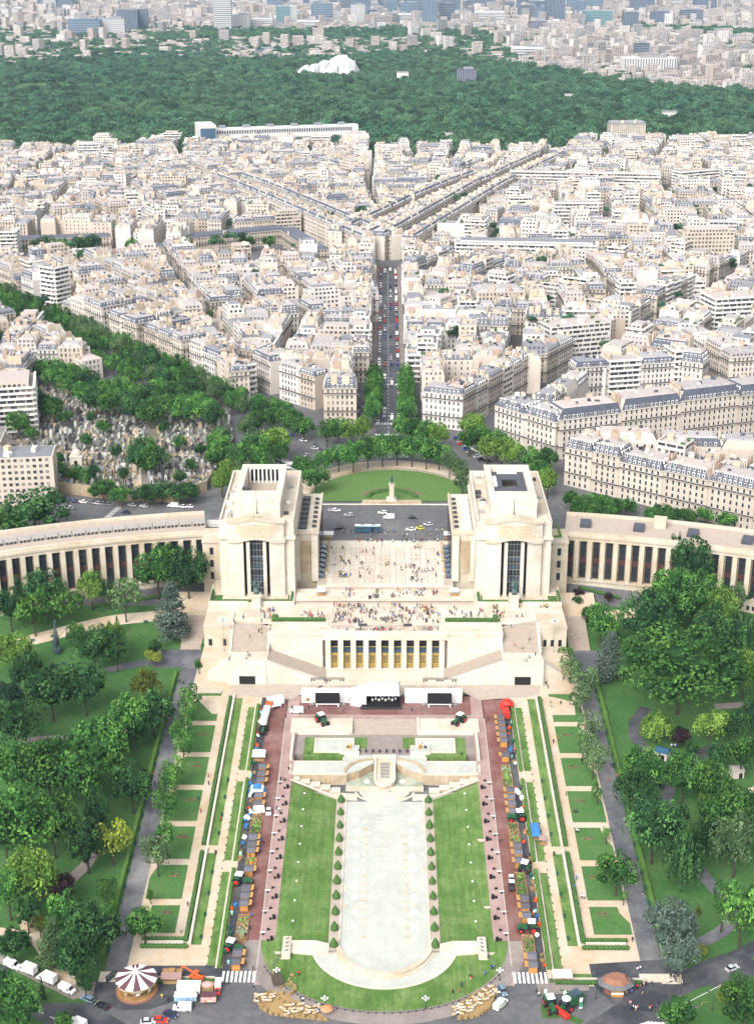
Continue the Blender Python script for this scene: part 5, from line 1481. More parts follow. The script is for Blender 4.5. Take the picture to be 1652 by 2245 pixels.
def lobes_crown(rg, lobes, per, size, core=True, droop=0.0):
 """leaf faces spread over overlapping clumps; lobes = (centre, radius)"""
 mb = MB()
 for c, r in lobes:
  t0 = rg.uniform(.15,.85)
  if core and (r > .5 or rg.random() < .45): mb.blob(c.x, c.y, c.z, r * .72, r * .72, r * .66,7,5,0,.05, jit=.15)  # opaque core in the darkest tint: shade inside the crown put into its colour
  for k in range(int(per * r * r)):
   d = rand_dir(rg)
   if d.z < -.55 and rg.random() < .7: d.z = -d.z
   p = c + d * r * rg.uniform(.78,1.08)
   if any((p - c2).length < r2 * .70 for c2, r2 in lobes if c2 is not c): continue
   nrm = d + rand_dir(rg) * .75
   if droop: nrm.z *= (1 - droop)
   leaf_quad(mb, p, nrm, size * rg.uniform(.7,1.25), rg, min(1, max(0, t0 + rg.uniform(-.22,.22))))
 return mb
def broad_lobes(rg, n, rz=.8, flat=1.0, lr=(.26,.42)):
 out = [(Vector((0,0,.0)),.62)]
 for k in range(n):
  d = rand_dir(rg); d.z = abs(d.z) * 1.25 - .35
  rr = rg.uniform(*lr)
  v = Vector((d.x, d.y, d.z * rz * flat)).normalized() * (1 - rr * .85) if d.length else d
  out.append((Vector((v.x, v.y, v.z * rz)), rr))
 return out
FOREST = bpy.data.collections.new("forest_crowns")
rf = random.Random(3)
for k in range(5):
 mb = lobes_crown(rf, broad_lobes(rf, 9,.75, lr=(.28,.5)),120,.17)
 o = bpy.data.objects.new("forest_crown", mb.mesh("forest_crown", M["leaf_forest"], tint=True)); FOREST.objects.link(o)
def scatter(name, pts, label):
 """mass of far trees: crowns instanced on survey points (stuff)"""
 me = bpy.data.meshes.new(name); me.from_pydata([p[:3] for p in pts],[],[])
 a = me.attributes.new("size", 'FLOAT', 'POINT'); a.data.foreach_set("value", [p[3] for p in pts])
 b = me.attributes.new("turn", 'FLOAT', 'POINT'); b.data.foreach_set("value", [rf.uniform(0,6.28) for p in pts])
 i_ = me.attributes.new("pick", 'INT', 'POINT'); i_.data.foreach_set("value", [rf.randrange(5) for p in pts])
 o = put(name, me, None, kind='stuff', label=label)
 ng = bpy.data.node_groups.new(name, 'GeometryNodeTree')
 ng.interface.new_socket("Geometry", in_out='INPUT', socket_type='NodeSocketGeometry'); ng.interface.new_socket("Geometry", in_out='OUTPUT', socket_type='NodeSocketGeometry')
 N, L = ng.nodes, ng.links
 gi, go = N.new("NodeGroupInput"), N.new("NodeGroupOutput")
 ip = N.new("GeometryNodeInstanceOnPoints"); ci = N.new("GeometryNodeCollectionInfo")
 ci.inputs["Collection"].default_value = FOREST; ci.inputs["Separate Children"].default_value = True; ci.inputs["Reset Children"].default_value = True
 def attr(nm, typ):
  n = N.new("GeometryNodeInputNamedAttribute"); n.data_type = typ; n.inputs[0].default_value = nm; return n.outputs[0]
 ip.inputs["Pick Instance"].default_value = True
 cx = N.new("ShaderNodeCombineXYZ"); L.new(attr("turn", 'FLOAT'), cx.inputs[2])
 L.new(gi.outputs[0], ip.inputs["Points"]); L.new(ci.outputs[0], ip.inputs["Instance"]); L.new(attr("pick", 'INT'), ip.inputs["Instance Index"])
 L.new(cx.outputs[0], ip.inputs["Rotation"]); L.new(attr("size", 'FLOAT'), ip.inputs["Scale"]); L.new(ip.outputs[0], go.inputs[0])
 md = o.modifiers.new("scatter", 'NODES'); md.node_group = ng
 return o
ZB = 14.0
far_edge = [(-250,152),(0,150),(160,137),(330,130),(560,136),(640,138),(700,132),(860,122),(1000,127),(1120,147),(1250,167),(1400,190),(1652,209),(1900,220)]
near_edge = [(1900,318),(1652,312),(1345,314),(1320,346),(1200,352),(1150,344),(812,342),(800,318),(430,330),(418,350),(330,356),(180,350),(-250,354)]
BOIS = [P(u, v, ZB) for u, v in far_edge + near_edge]
CLEAR = [[P(u, v, ZB) for u, v in q] for q in ([(20,204),(150,199),(148,180),(40,183)],[(640,172),(790,172),(800,150),(640,150)],[(995,192),(1050,192),(1050,183),(995,183)],[(860,181),(905,181),(905,172),(860,172)])]
pts = []
xmin, xmax = min(p[0] for p in BOIS), max(p[0] for p in BOIS); ymin, ymax = min(p[1] for p in BOIS), max(p[1] for p in BOIS)
y = ymin
while y < ymax:
 x = xmin
 st = 11.0 if y < 2900 else 12.5
 while x < xmax:
  q = (x + rf.uniform(-5,5), y + rf.uniform(-5,5))
  if in_view(*q, 1.14,20) and inside(q, BOIS) and not any(inside(q, c) for c in CLEAR):
   s = rf.uniform(5.2,8.5) * (1.0 if rf.random() < .8 else 1.35); pts.append((*q, Zg(*q) + s * .7 + rf.uniform(0,6), s))
  x += st
 y += st
for k in range(420):
 u = rf.uniform(-150,1800); v = (316 if 418 < u < 812 or u > 1340 else 344) + rf.expovariate(1 / 6.0) + (8 if rf.random() < .3 else 0)
 q = P(u, v, ZB); s = rf.uniform(5,8.5)
 if in_view(*q, 1.05,10): pts.append((*q, Zg(*q) + s * .9 + rf.uniform(0,3), s))
scatter("forest", pts, "wide dark green forest between the pale city and the towers")
h = MB()
gx0, gx1 = int(xmin), int(xmax)
h.face([(*p, Zg(*p) + .4) for p in BOIS][::-1]); h.build("forest_floor", M["park_grass"], None, kind='structure')
h = MB(); h.face([(*p, Zg(*p) + .8) for p in CLEAR[0]]); h.build("meadow", M["place_lawn"], None, kind='structure')
n_forest = len(pts)
cpts = []
for k in range(330):
 x, y = rf.uniform(-560,560), rf.uniform(860,1960)
 if not in_view(x, y, 1.03,0) or abs(x - 1.7) < 16: continue
 for j in range(rf.choice((1,1,2,4))):
  q = (x + rf.uniform(-7,7), y + rf.uniform(-4,4)); s = rf.uniform(2.4,4.8); cpts.append((*q, Zg(*q) + rf.uniform(13,19.5), s))
scatter("courtyard_trees", cpts, "small green tree crowns showing between the city roofs")
# far city: blocks of small houses, streets left open, trees between
FARMAT = [mat("far_wall", (.4,.4,.4),0.10,0.05, tintvary=[(0.455,0.410,0.369),(0.352,0.303,0.265),(0.290,0.247,0.219),(0.516,0.485,0.464),(0.206,0.197,0.200),(0.433,0.379,0.340)]),
   mat("far_roof", (.4,.4,.4),0.12,0.05, tintvary=[(0.364,0.317,0.290),(0.246,0.230,0.236),(0.305,0.211,0.174),(0.412,0.374,0.356)]),
   mat("far_window", (0.07,0.08,0.10),0.3,0.1, rough=.3)]
def far_house(mb, x, y, sx, sy, hh, rot, t, z, floors=True):
 c, s = math.cos(rot), math.sin(rot)
 p = [(x + u * c - v * s, y + u * s + v * c) for u, v in ((-sx / 2,-sy / 2),(sx / 2,-sy / 2),(sx / 2, sy / 2),(-sx / 2, sy / 2))]
 for i in (0,1,3): mb.quad((*p[i], z - 3),(*p[(i + 1) % 4], z - 3),(*p[(i + 1) % 4], z + hh),(*p[i], z + hh),0, t)
 mb.face([(*q, z + hh) for q in p],1, rf.random())
 if floors:
  for i in (0,1) if rot > 0 else (0,3):
   a, b = p[i], p[(i + 1) % 4]; L = math.dist(a, b); nn = ((b[1] - a[1]) / L * .15,-(b[0] - a[0]) / L * .15)
   k = max(2, int(L / 5))
   for f in range(int(hh / 3.2)):
    for j in range(k):
     if rf.random() < .25: continue
     u0, u1 = (j + .2) / k, (j + .75) / k
     z0 = z + f * 3.2 + 1.0
     mb.quad((lerp(a[0], b[0], u0) + nn[0], lerp(a[1], b[1], u0) + nn[1], z0),(lerp(a[0], b[0], u1) + nn[0], lerp(a[1], b[1], u1) + nn[1], z0),(lerp(a[0], b[0], u1) + nn[0], lerp(a[1], b[1], u1) + nn[1], z0 + 1.6),(lerp(a[0], b[0], u0) + nn[0], lerp(a[1], b[1], u0) + nn[1], z0 + 1.6),2)
FARG = [[P(u, v, 18) for u, v in q] for q in ([(280,92),(900,92),(880,74),(560,76),(300,84)],[(840,88),(900,92),(900,70),(840,66)],[(1260,72),(1450,76),(1600,92),(1700,80),(1600,70),(1440,66)])]
fm, ftrees = MB(),[]
y = 2500.0
while y < 11500:
 st = 17 + (y - 2500) / 240
 x = -.2576 * (.93 * y + 95) * 1.1
 while x < .2576 * (.93 * y + 95) * 1.1:
  q = (x + rf.uniform(-5,5), y + rf.uniform(-5,5)); x += st * rf.uniform(.85,1.25)
  if inside(q, BOIS) or q[1] < 2600 and abs(q[0]) < 400: continue
  if y < 3000 and x < 300: continue
  dens = math.sin(q[0] * .009 + 1.3 * math.sin(q[1] * .004)) + math.sin(q[1] * .006 + q[0] * .003)
  if any(inside(q, c) for c in FARG) or rf.random() < (.42 if q[0] < 330 and q[1] < 4700 else .12) + (.35 if dens > 1.1 else 0):
   for k in range(3 if y < 6000 else 1):
    s = rf.uniform(7,11); ftrees.append((q[0] + rf.uniform(-9,9), q[1] + rf.uniform(-9,9), Zg(*q) + s * 1.1, s * (1.0 if y < 6000 else 1.5)))
   continue
  rot = .5 * math.sin(q[0] * .0031 + q[1] * .0017) + rf.choice((0,0,.2,-.3))
  green = q[0] < 330 and q[1] < 4700
  hh = (rf.uniform(8,18) if green else rf.uniform(11,24)) if rf.random() < (.94 if green else .86) else rf.uniform(24,44)
  if y > 4700: hh *= 1.2
  far_house(fm, *q, st * rf.uniform(.6,1.25), st * rf.uniform(.45,.8), hh, rot, rf.random(), Zg(*q), y < 6500)
 y += st * rf.uniform(.85,1.05)
fm.build("far_suburbs", FARMAT, None, tint=True, kind='stuff', label="hazy far suburbs of small pale houses behind the forest")
scatter("far_trees", ftrees, "far tree clumps among the hazy suburbs")
print("forest", n_forest, "far faces", len(fm.f), "far trees", len(ftrees))
# towers
TW = {"blue": mat("tower_blue", (0.060,0.105,0.16),0.15,0.03, rough=.25), "dark": mat("tower_dark", (0.035,0.055,0.095),0.2,0.03, rough=.3), "grey": mat("tower_grey", (0.21,0.215,0.23),0.1,0.03),
  "white": mat("tower_white", (0.50,0.485,0.46),0.06,0.03), "green": mat("tower_green", (0.05,0.16,0.165),0.15,0.03, rough=.25), "navy": mat("tower_navy", (0.035,0.05,0.075),0.2,.03, rough=.3), "pale": mat("tower_pale", (0.19,0.215,0.245),.1,.03), "plum": mat("tower_plum", (0.075,0.065,0.105),.15,.03)}
def tower(u0, u1, vt, vb, skin, label, stripes="h", z=18.0, depth=None, name="office_tower", rot=0.0):
 x, y = P((u0 + u1) / 2, vb, z); s = scale_at(y, z)
 w = (u1 - u0) / s
 d = Vector(ray((u0 + u1) / 2, vt)); tt = y / d.y; top = CAM_Z + d.z * tt
 hh = max(12, top - z); dp = depth or max(14, w * .5)
 t = thing(name, label, "tower", (x, y + dp / 2, z), rot)
 h = MB(); h.box(0,0,-6, w, dp, hh + 6); h.build("facade", TW[skin], t)
 h = MB(); h.box(w * .1,0, hh, w * .5, dp * .5,4); h.build("roof_plant", TW["grey"], t)
 h = MB()
 light = "white" if skin == "grey" else "pale"
 mi = TW[light] if skin != "white" else TW["dark"]
 if stripes == "h":
  n = int(min(24, hh / 5))
  for k in range(n): h.box(0,-dp / 2 - .25,3 + k * (hh - 4) / n, w * .985,.5,(hh - 4) / n * .38); h.box(w / 2 + .25,0,3 + k * (hh - 4) / n, .5, dp * .95,(hh - 4) / n * .38)
 else:
  n = int(min(18, w / 5)) + 2
  for k in range(n): h.box(-w / 2 + (k + .5) * w / n, -dp / 2 - .25,2, w / n * .35,.5, hh - 3)
 h.build("window_bands", mi, t, kind='stuff')
 return t
for a in [(151,222,42,84, "blue", "wide blue glass slab office at the edge of the far trees", "h"),(224,275,40,83, "grey", "grey gridded slab office beside the wide blue slab", "h"),
   (258,304,22,76, "dark", "dark blue-grey slab behind the grey gridded office", "v"),(306,326,20,74, "dark", "narrow dark tower beside the dark blue-grey slab", "v"),
   (470,508,-30,75, "white", "tall white banded tower cut by the upper photo edge", "h"),(509,549,32,71, "grey", "grey block at the foot of the tall white tower", "v"),
   (549,598,40,69, "white", "low white banded office beside the grey block", "h"),(575,616,-20,27, "grey", "grey tower behind the low white office", "h"),
   (606,637,15,67, "green", "teal green glass office with pale side", "h"),(637,652,12,67, "white", "narrow white tower joined to the teal green office", "v"),
   (652,700,45,70, "white", "low pale terrace block beside the teal office", "h"),(650,672,-10,25, "navy", "dark navy tower behind the teal office", "v"),(676,720,2,30, "blue", "blue glass block behind the pale terrace block", "h"),
   (737,770,-20,22, "grey", "slim grey tower by the dark glass block", "v"),(769,800,10,62, "grey", "grey tower with pale edges", "v"),(801,826,22,54, "navy", "dark blue glass block beside the grey tower", "h"),
   (836,900,30,63, "white", "square white office block in front of the towers", "h"),(844,872,-20,32, "blue", "blue-grey tower behind the square white office", "v"),
   (925,957,-30,66, "blue", "tall pale blue glass tower beside the square white office", "v"),(969,1008,-30,53, "dark", "broad dark blue tower in the middle of the business district", "v"),
   (1018,1036,2,36, "navy", "short dark tower right of the broad dark blue tower", "h"),(1037,1093,-30,28, "blue", "wide bright blue glass tower", "h"),
   (1040,1104,25,65, "white", "white office with stepped grid in front of the bright blue tower", "h"),(1094,1125,5,30, "dark", "dark squat tower beside the bright blue tower", "h"),
   (1158,1198,47,76, "plum", "low dark banded office in front of the tall slate tower", "h"),(1194,1236,-40,63, "dark", "tall slate grey tower standing alone", "v"),
   (1278,1340,25,69, "green", "wide dark green glass slab", "h"),(1363,1397,27,69, "navy", "dark navy slab beside the wide green slab", "v"),(1425,1465,25,63, "dark", "dark striped slab with white edge fins", "v"),
   (1490,1538,22,61, "navy", "black banded office block among the far trees", "h"),(1388,1420,95,141, "navy", "black stepped tower rising from the pale suburb", "h"),
   (1420,1470,-10,20, "grey", "long grey block at the upper edge", "h"),(1470,1562,0,26, "grey", "long pale grey warehouse roof block", "h"),
   (1130,1160,-10,22, "white", "white residential tower by the slate tower", "h"),(1385,1425,-12,12, "dark", "dark block at the upper edge", "v"),
   (110,150,20,48, "white", "pale residential slab on the far left hillside", "h"),(1122,1214,104,128, "white", "long white hospital-like slab in the suburb", "h"),(1365,1480,128,165, "white", "white gridded office in the right suburb", "v"),
   (553,606,108,119, "blue", "low blue-grey office at the forest edge", "h")]: tower(*a)
hz_ = []
for k in range(84):
 u = rf.uniform(600,1280) if k < 58 else rf.uniform(20,1640); w_ = rf.uniform(16,52); vb = rf.uniform(20,64) if k < 58 else rf.uniform(14,44); sk = rf.choice(("blue", "dark", "dark", "navy", "grey", "blue"))
 hz_.append((tower(u, u + w_, vb - rf.uniform(22,66), vb, sk, "", rf.choice("hv")), f"hazy {'blue glass' if sk == 'blue' else 'pale grey' if sk == 'grey' else 'dark'} far tower on the skyline"))
rank_labels(hz_, (-400,6000), "the white banded tower")
tower(1000,1043,152,189, "plum", "dark purple-grey tower standing alone in the forest", "v", 13)
# glass sail building in the forest
x, y = P(716,168, ZB); t = thing("glass_sail_building", "white building of curved glass sails rising from the forest", "building", (x, y, ZB),0)
SAIL = mat("sail_glass", (0.40,0.41,0.41),0.05,0.05, rough=.3)
def sail(x0, x1, z0l, z0r, bulge, y0, depth, name="glass_sail"):
 h = MB(); n, m = 12,6
 def pt(i, j):
  u, v = i / n, j / m
  zt = lerp(z0l, z0r, u) + bulge * math.sin(PI * u) ** .8
  return (lerp(x0, x1, u), y0 - 12 * math.sin(PI * u) * (1 - v) + depth * v, zt * math.sin(v * PI / 2 * .96 + .06) ** .7)
 for i in range(n):
  for j in range(m): h.quad(pt(i, j), pt(i + 1, j), pt(i + 1, j + 1), pt(i, j + 1))
 for i in range(n): h.quad((*pt(i, m)[:2],0),(*pt(i + 1, m)[:2],0), pt(i + 1, m), pt(i, m))
 h.build(name, SAIL, t, smooth=True)
sail(-64,-38,6,22,5,0,18); sail(-44,-16,12,24,6,-10,18); sail(-26,4,16,30,7,2,18); sail(-8,24,12,22,6,-20,14); sail(2,44,28,40,7,6,20); sail(20,60,18,30,8,-16,20); sail(44,68,36,10,6,4,18)
h = MB()
for k, (xx, ww, zz) in enumerate(((-40,22,16),(-12,18,22),(18,16,26))): h.box(xx, 22,0, ww, 22, zz)
h.build("white_blocks", TW["white"], t)
for k in range(11): h = MB(); h.box(-60 + k * 12,-17,0,1.0,1.0,18 + k * 2.2); h.build("rib", TW["grey"], t)
# long white university slab at the near forest edge
a, b = P(440,330,16), P(790,318,16)
t = thing("university_slab", "very long white building with rows of upright windows at the forest edge", "building", ((a[0] + b[0]) / 2,(a[1] + b[1]) / 2,16), math.atan2(b[1] - a[1], b[0] - a[0]))
L = math.dist(a, b)
h = MB(); h.box(0,20,-4, L, 16,30); h.box(L * .1,0,-4, L * .82,14,21); h.box(-L * .46,8,-4,22,44,38); h.build("wall", TW["white"], t)
h = MB()
for k in range(60):
 xx = -L * .31 + k * L * .82 / 62
 h.box(xx, -7.1,3,1.8,.3,5); h.box(xx, -7.1,10,1.8,.3,5)
for k in range(56): h.box(-L * .4 + k * L * .9 / 58,11.9,19,2.0,.3,4.5)
h.build("windows", TW["navy"], t, kind='stuff')
h = MB(); h.box(-L * .46,-14.4,8,20,.4,22); h.build("glass_front", TW["blue"], t)
for k in range(6): h = MB(); h.box(-L * .35 + k * L * .15,20,26,9,7,3.5); h.build("roof_plant", TW["grey"], t)
for u, v, w_, hh in ((882,176,24,8),(1245,226,14,7),(1300,233,12,5),(1465,268,22,8),(982,318,12,8)):
 x, y = P(u, v, ZB)
 t = thing("forest_pavilion", f"small white {'pavilion' if u < 1000 else 'house'} in a forest clearing, {['by the sails','in the middle wood','by the middle house','in the right wood','at the near edge'][(882,1245,1300,1465,982).index(u)]}", "building", (x, y, ZB),0)
 h = MB(); h.box(0,0,0, w_, w_ * .6, hh + 8); h.build("wall", TW["white"], t)
 h = MB(); h.prism([(-w_ * .52,-w_ * .33),(w_ * .52,-w_ * .33),(w_ * .52, w_ * .33),(-w_ * .52, w_ * .33)], hh + 8, hh + 9); h.build("roof", TW["grey"], t)
# grey barrel hall among the right blocks
x, y = P(1305,548,30); t = thing("barrel_hall", "long pale barrel-roofed hall among the right city blocks", "building", (x, y, 30),-.55)
h = MB(); h.box(0,0,-3,46,24,12); h.build("wall", CITY[WHITE], t)
h = MB(); n = 10
for k in range(n):
 a0_, a1_ = PI * k / n, PI * (k + 1) / n
 h.quad((-23,-12.3 * math.cos(a0_),9 + 9 * math.sin(a0_)),(23,-12.3 * math.cos(a0_),9 + 9 * math.sin(a0_)),(23,-12.3 * math.cos(a1_),9 + 9 * math.sin(a1_)),(-23,-12.3 * math.cos(a1_),9 + 9 * math.sin(a1_)))
h.face([(23,-12.3 * math.cos(PI * k / n),9 + 9 * math.sin(PI * k / n)) for k in range(n + 1)]); h.face([(-23,-12.3 * math.cos(PI * k / n),9 + 9 * math.sin(PI * k / n)) for k in range(n + 1)][::-1])
h.build("roof", M["zinc"], t)
# ================================================================== TREES
rt = random.Random(11)
def trunk_mesh(hh, r, limbs=5, spread=.5, rg=rt):
 mb = MB(); mb.tube((0,0,-.4),(0,0, hh * .55), r, r * .7,7); mb.tube((0,0, hh * .55),(0.05 * hh, 0, hh), r * .7, r * .3,6)
 for k in range(limbs):
  a = 6.28 * k / limbs + rg.uniform(-.4,.4); z0 = hh * rg.uniform(.45,.7)
  mb.tube((0,0, z0),(math.cos(a) * spread * hh, math.sin(a) * spread * hh, z0 + hh * rg.uniform(.25,.5)), r * .45, r * .12,5)
 return mb.mesh("trunk", M["bark"])
def crown(kind, rg):
 if kind == 'broad':   return lobes_crown(rg, broad_lobes(rg, 26,.80, lr=(.20,.40)),640,.058)
 if kind == 'huge':    return lobes_crown(rg, broad_lobes(rg, 60,.78, lr=(.14,.30)),1150,.038)
 if kind == 'open':
  L = [(Vector((rg.uniform(-.3,.3), rg.uniform(-.3,.3),.1)),.38)] + [(Vector((math.cos(a) * rg.uniform(.35,.72), math.sin(a) * rg.uniform(.35,.72), rg.uniform(-.25,.45))), rg.uniform(.24,.38)) for a in [rg.uniform(0,6.28) for _ in range(17)]]
  return lobes_crown(rg, L, 620,.075, core=False)
 if kind == 'cone':
  L = []
  for k in range(12):
   z = -1 + 2 * k / 12; r = .62 * (1 - k / 12.5)
   for j in range(max(1, int(7 * (1 - k / 12)))):
    a = rg.uniform(0,6.28); L.append((Vector((math.cos(a) * r * .7, math.sin(a) * r * .7, z)),.16 + .2 * (1 - k / 12)))
  return lobes_crown(rg, L, 430,.07)
 if kind == 'cedar':
  mb = MB()
  for k in range(16):
   z = -.9 + 1.9 * k / 16 + rg.uniform(-.06,.06); r = (1 - (k / 17) ** 1.6) * rg.uniform(.75,1.05)
   for j in range(rg.randint(3,5)):
    a = rg.uniform(0,6.28); t0 = rg.uniform(.2,.9); c = Vector((math.cos(a) * r * .55, math.sin(a) * r * .55, z)); w = r * rg.uniform(.32,.52) + .12
    for q in range(int(430 * w * w) + 12):
     aa, rr = rg.uniform(0,6.28), math.sqrt(rg.random()) * w
     leaf_quad(mb, c + Vector((math.cos(aa) * rr, math.sin(aa) * rr, rg.uniform(-.05,.07) - .14 * rr / w)), Vector((0,0,1)) + rand_dir(rg) * .65,.06 * rg.uniform(.7,1.3), rg, min(1, max(0, t0 + rg.uniform(-.2,.2))))
  return mb
 if kind == 'weep':
  mb = MB()
  for k in range(70):
   a = rg.uniform(0,6.28); r = math.sqrt(rg.random()) * .85; top = .85 - r * r * .9 + rg.uniform(-.1,.1); t0 = rg.uniform(.1,.9); ln = rg.uniform(.5,1.1)
   for q in range(34):
    f = q / 34
    leaf_quad(mb, Vector((math.cos(a) * (r + .14 * f), math.sin(a) * (r + .14 * f), top - f * ln)) + rand_dir(rg) * .07, Vector((math.cos(a), math.sin(a),.5)) + rand_dir(rg) * .6,.062 * rg.uniform(.7,1.2), rg, min(1, max(0, t0 + rg.uniform(-.2,.2))))
  mb.blob(0,0,.1,.55,.55,.6,8,5,0,.05)  # filler core, the drooping crown's inner shade painted in as darkest tint
  return mb
CROWNS = {}
def crown_mesh(kind, leaf, variant):
 key = (kind, leaf, variant)
 if key not in CROWNS:
  base = ('geo', kind, variant)
  if base not in CROWNS: CROWNS[base] = crown(kind, random.Random(hash((kind, variant)) % 1000 if False else sum(map(ord, kind)) * 7 + variant * 13))
  CROWNS[key] = CROWNS[base].mesh("crown", M["leaf_" + leaf], tint=True)
 return CROWNS[key]
TRUNKS = {}
def tree(x, y, z, r, hh, kind, leaf, label=None, group=None, aspect=None):
 """crown radius r, total height hh"""
 nv = {'broad': 5, 'open': 4, 'huge': 2}.get(kind, 2)
 t = thing("cedar_tree" if kind == 'cedar' else "conifer_tree" if kind == 'cone' else "willow_tree" if kind == 'weep' and leaf == 'light' else "tree", label or "", "tree", (x, y, z),0, group)
 rz = aspect or {'broad': .80, 'huge': .78, 'open': .62, 'cone': 1.0, 'cedar': 1.0, 'weep': .95}[kind]
 low = {'open': .30, 'cone': .06, 'cedar': .12, 'weep': .08}.get(kind, .16)
 ch = hh * (1 - low); cz = hh * low + ch / 2
 ez = {'broad': .80, 'huge': .78, 'open': .6, 'cone': 1.05, 'cedar': 1.0, 'weep': .95}[kind]
 c = put("crown", crown_mesh(kind, leaf, rt.randrange(nv)), t, (0,0, cz), rt.uniform(0,6.28))
 c.scale = (r, r * rt.uniform(.92,1.08), ch / 2 / ez)
 kb = round(hh * .62)
 if kb not in TRUNKS: TRUNKS[kb] = trunk_mesh(kb, .10 + kb * .026)
 put("trunk", TRUNKS[kb], t, None, rt.uniform(0,6.28))
 return t
LABELLED = []                                        # (tree, phrase, zone)
KIND_WORD = {"green": "mid-green", "dark": "dark-green", "light": "yellow-green", "grey": "grey-green", "cedar": "blue-grey", "yellow": "yellow", "golden": "golden green", "plum": "dark purple", "spruce": "blue", "forest": "deep green"}
SHAPE = {"broad": "round tree", "huge": "huge spreading tree", "open": "airy tree", "cone": "pointed conifer", "cedar": "layered cedar", "weep": "drooping tree"}
def at_crown(u, v, ru, hh, kind, leaf, zone, label=None):
 """u, v is the middle of the crown on the survey sheet, ru its half width there"""
 if leaf not in ("yellow", "plum", "golden", "spruce"): hh *= 1.28; ru *= 1.1
 x, y, z = PT(u, v, hh * .54)
 r = ru / scale_at(y, z + hh * .54)
 t = tree(x, y, z, r, hh, kind, leaf, label, None)
 if label is None:
  size = "small " if r < 3.2 else "" if r < 6.5 else "large " if r < 10 else "very large "
  LABELLED.append((t, f"{size}{KIND_WORD[leaf]} {SHAPE[kind]} {zone}", zone))
  t['group'] = f"trees {zone}"
 return t
LG, RG = "in the carousel-side park", "in the kiosk-side park"
B, O = 'broad', 'open'
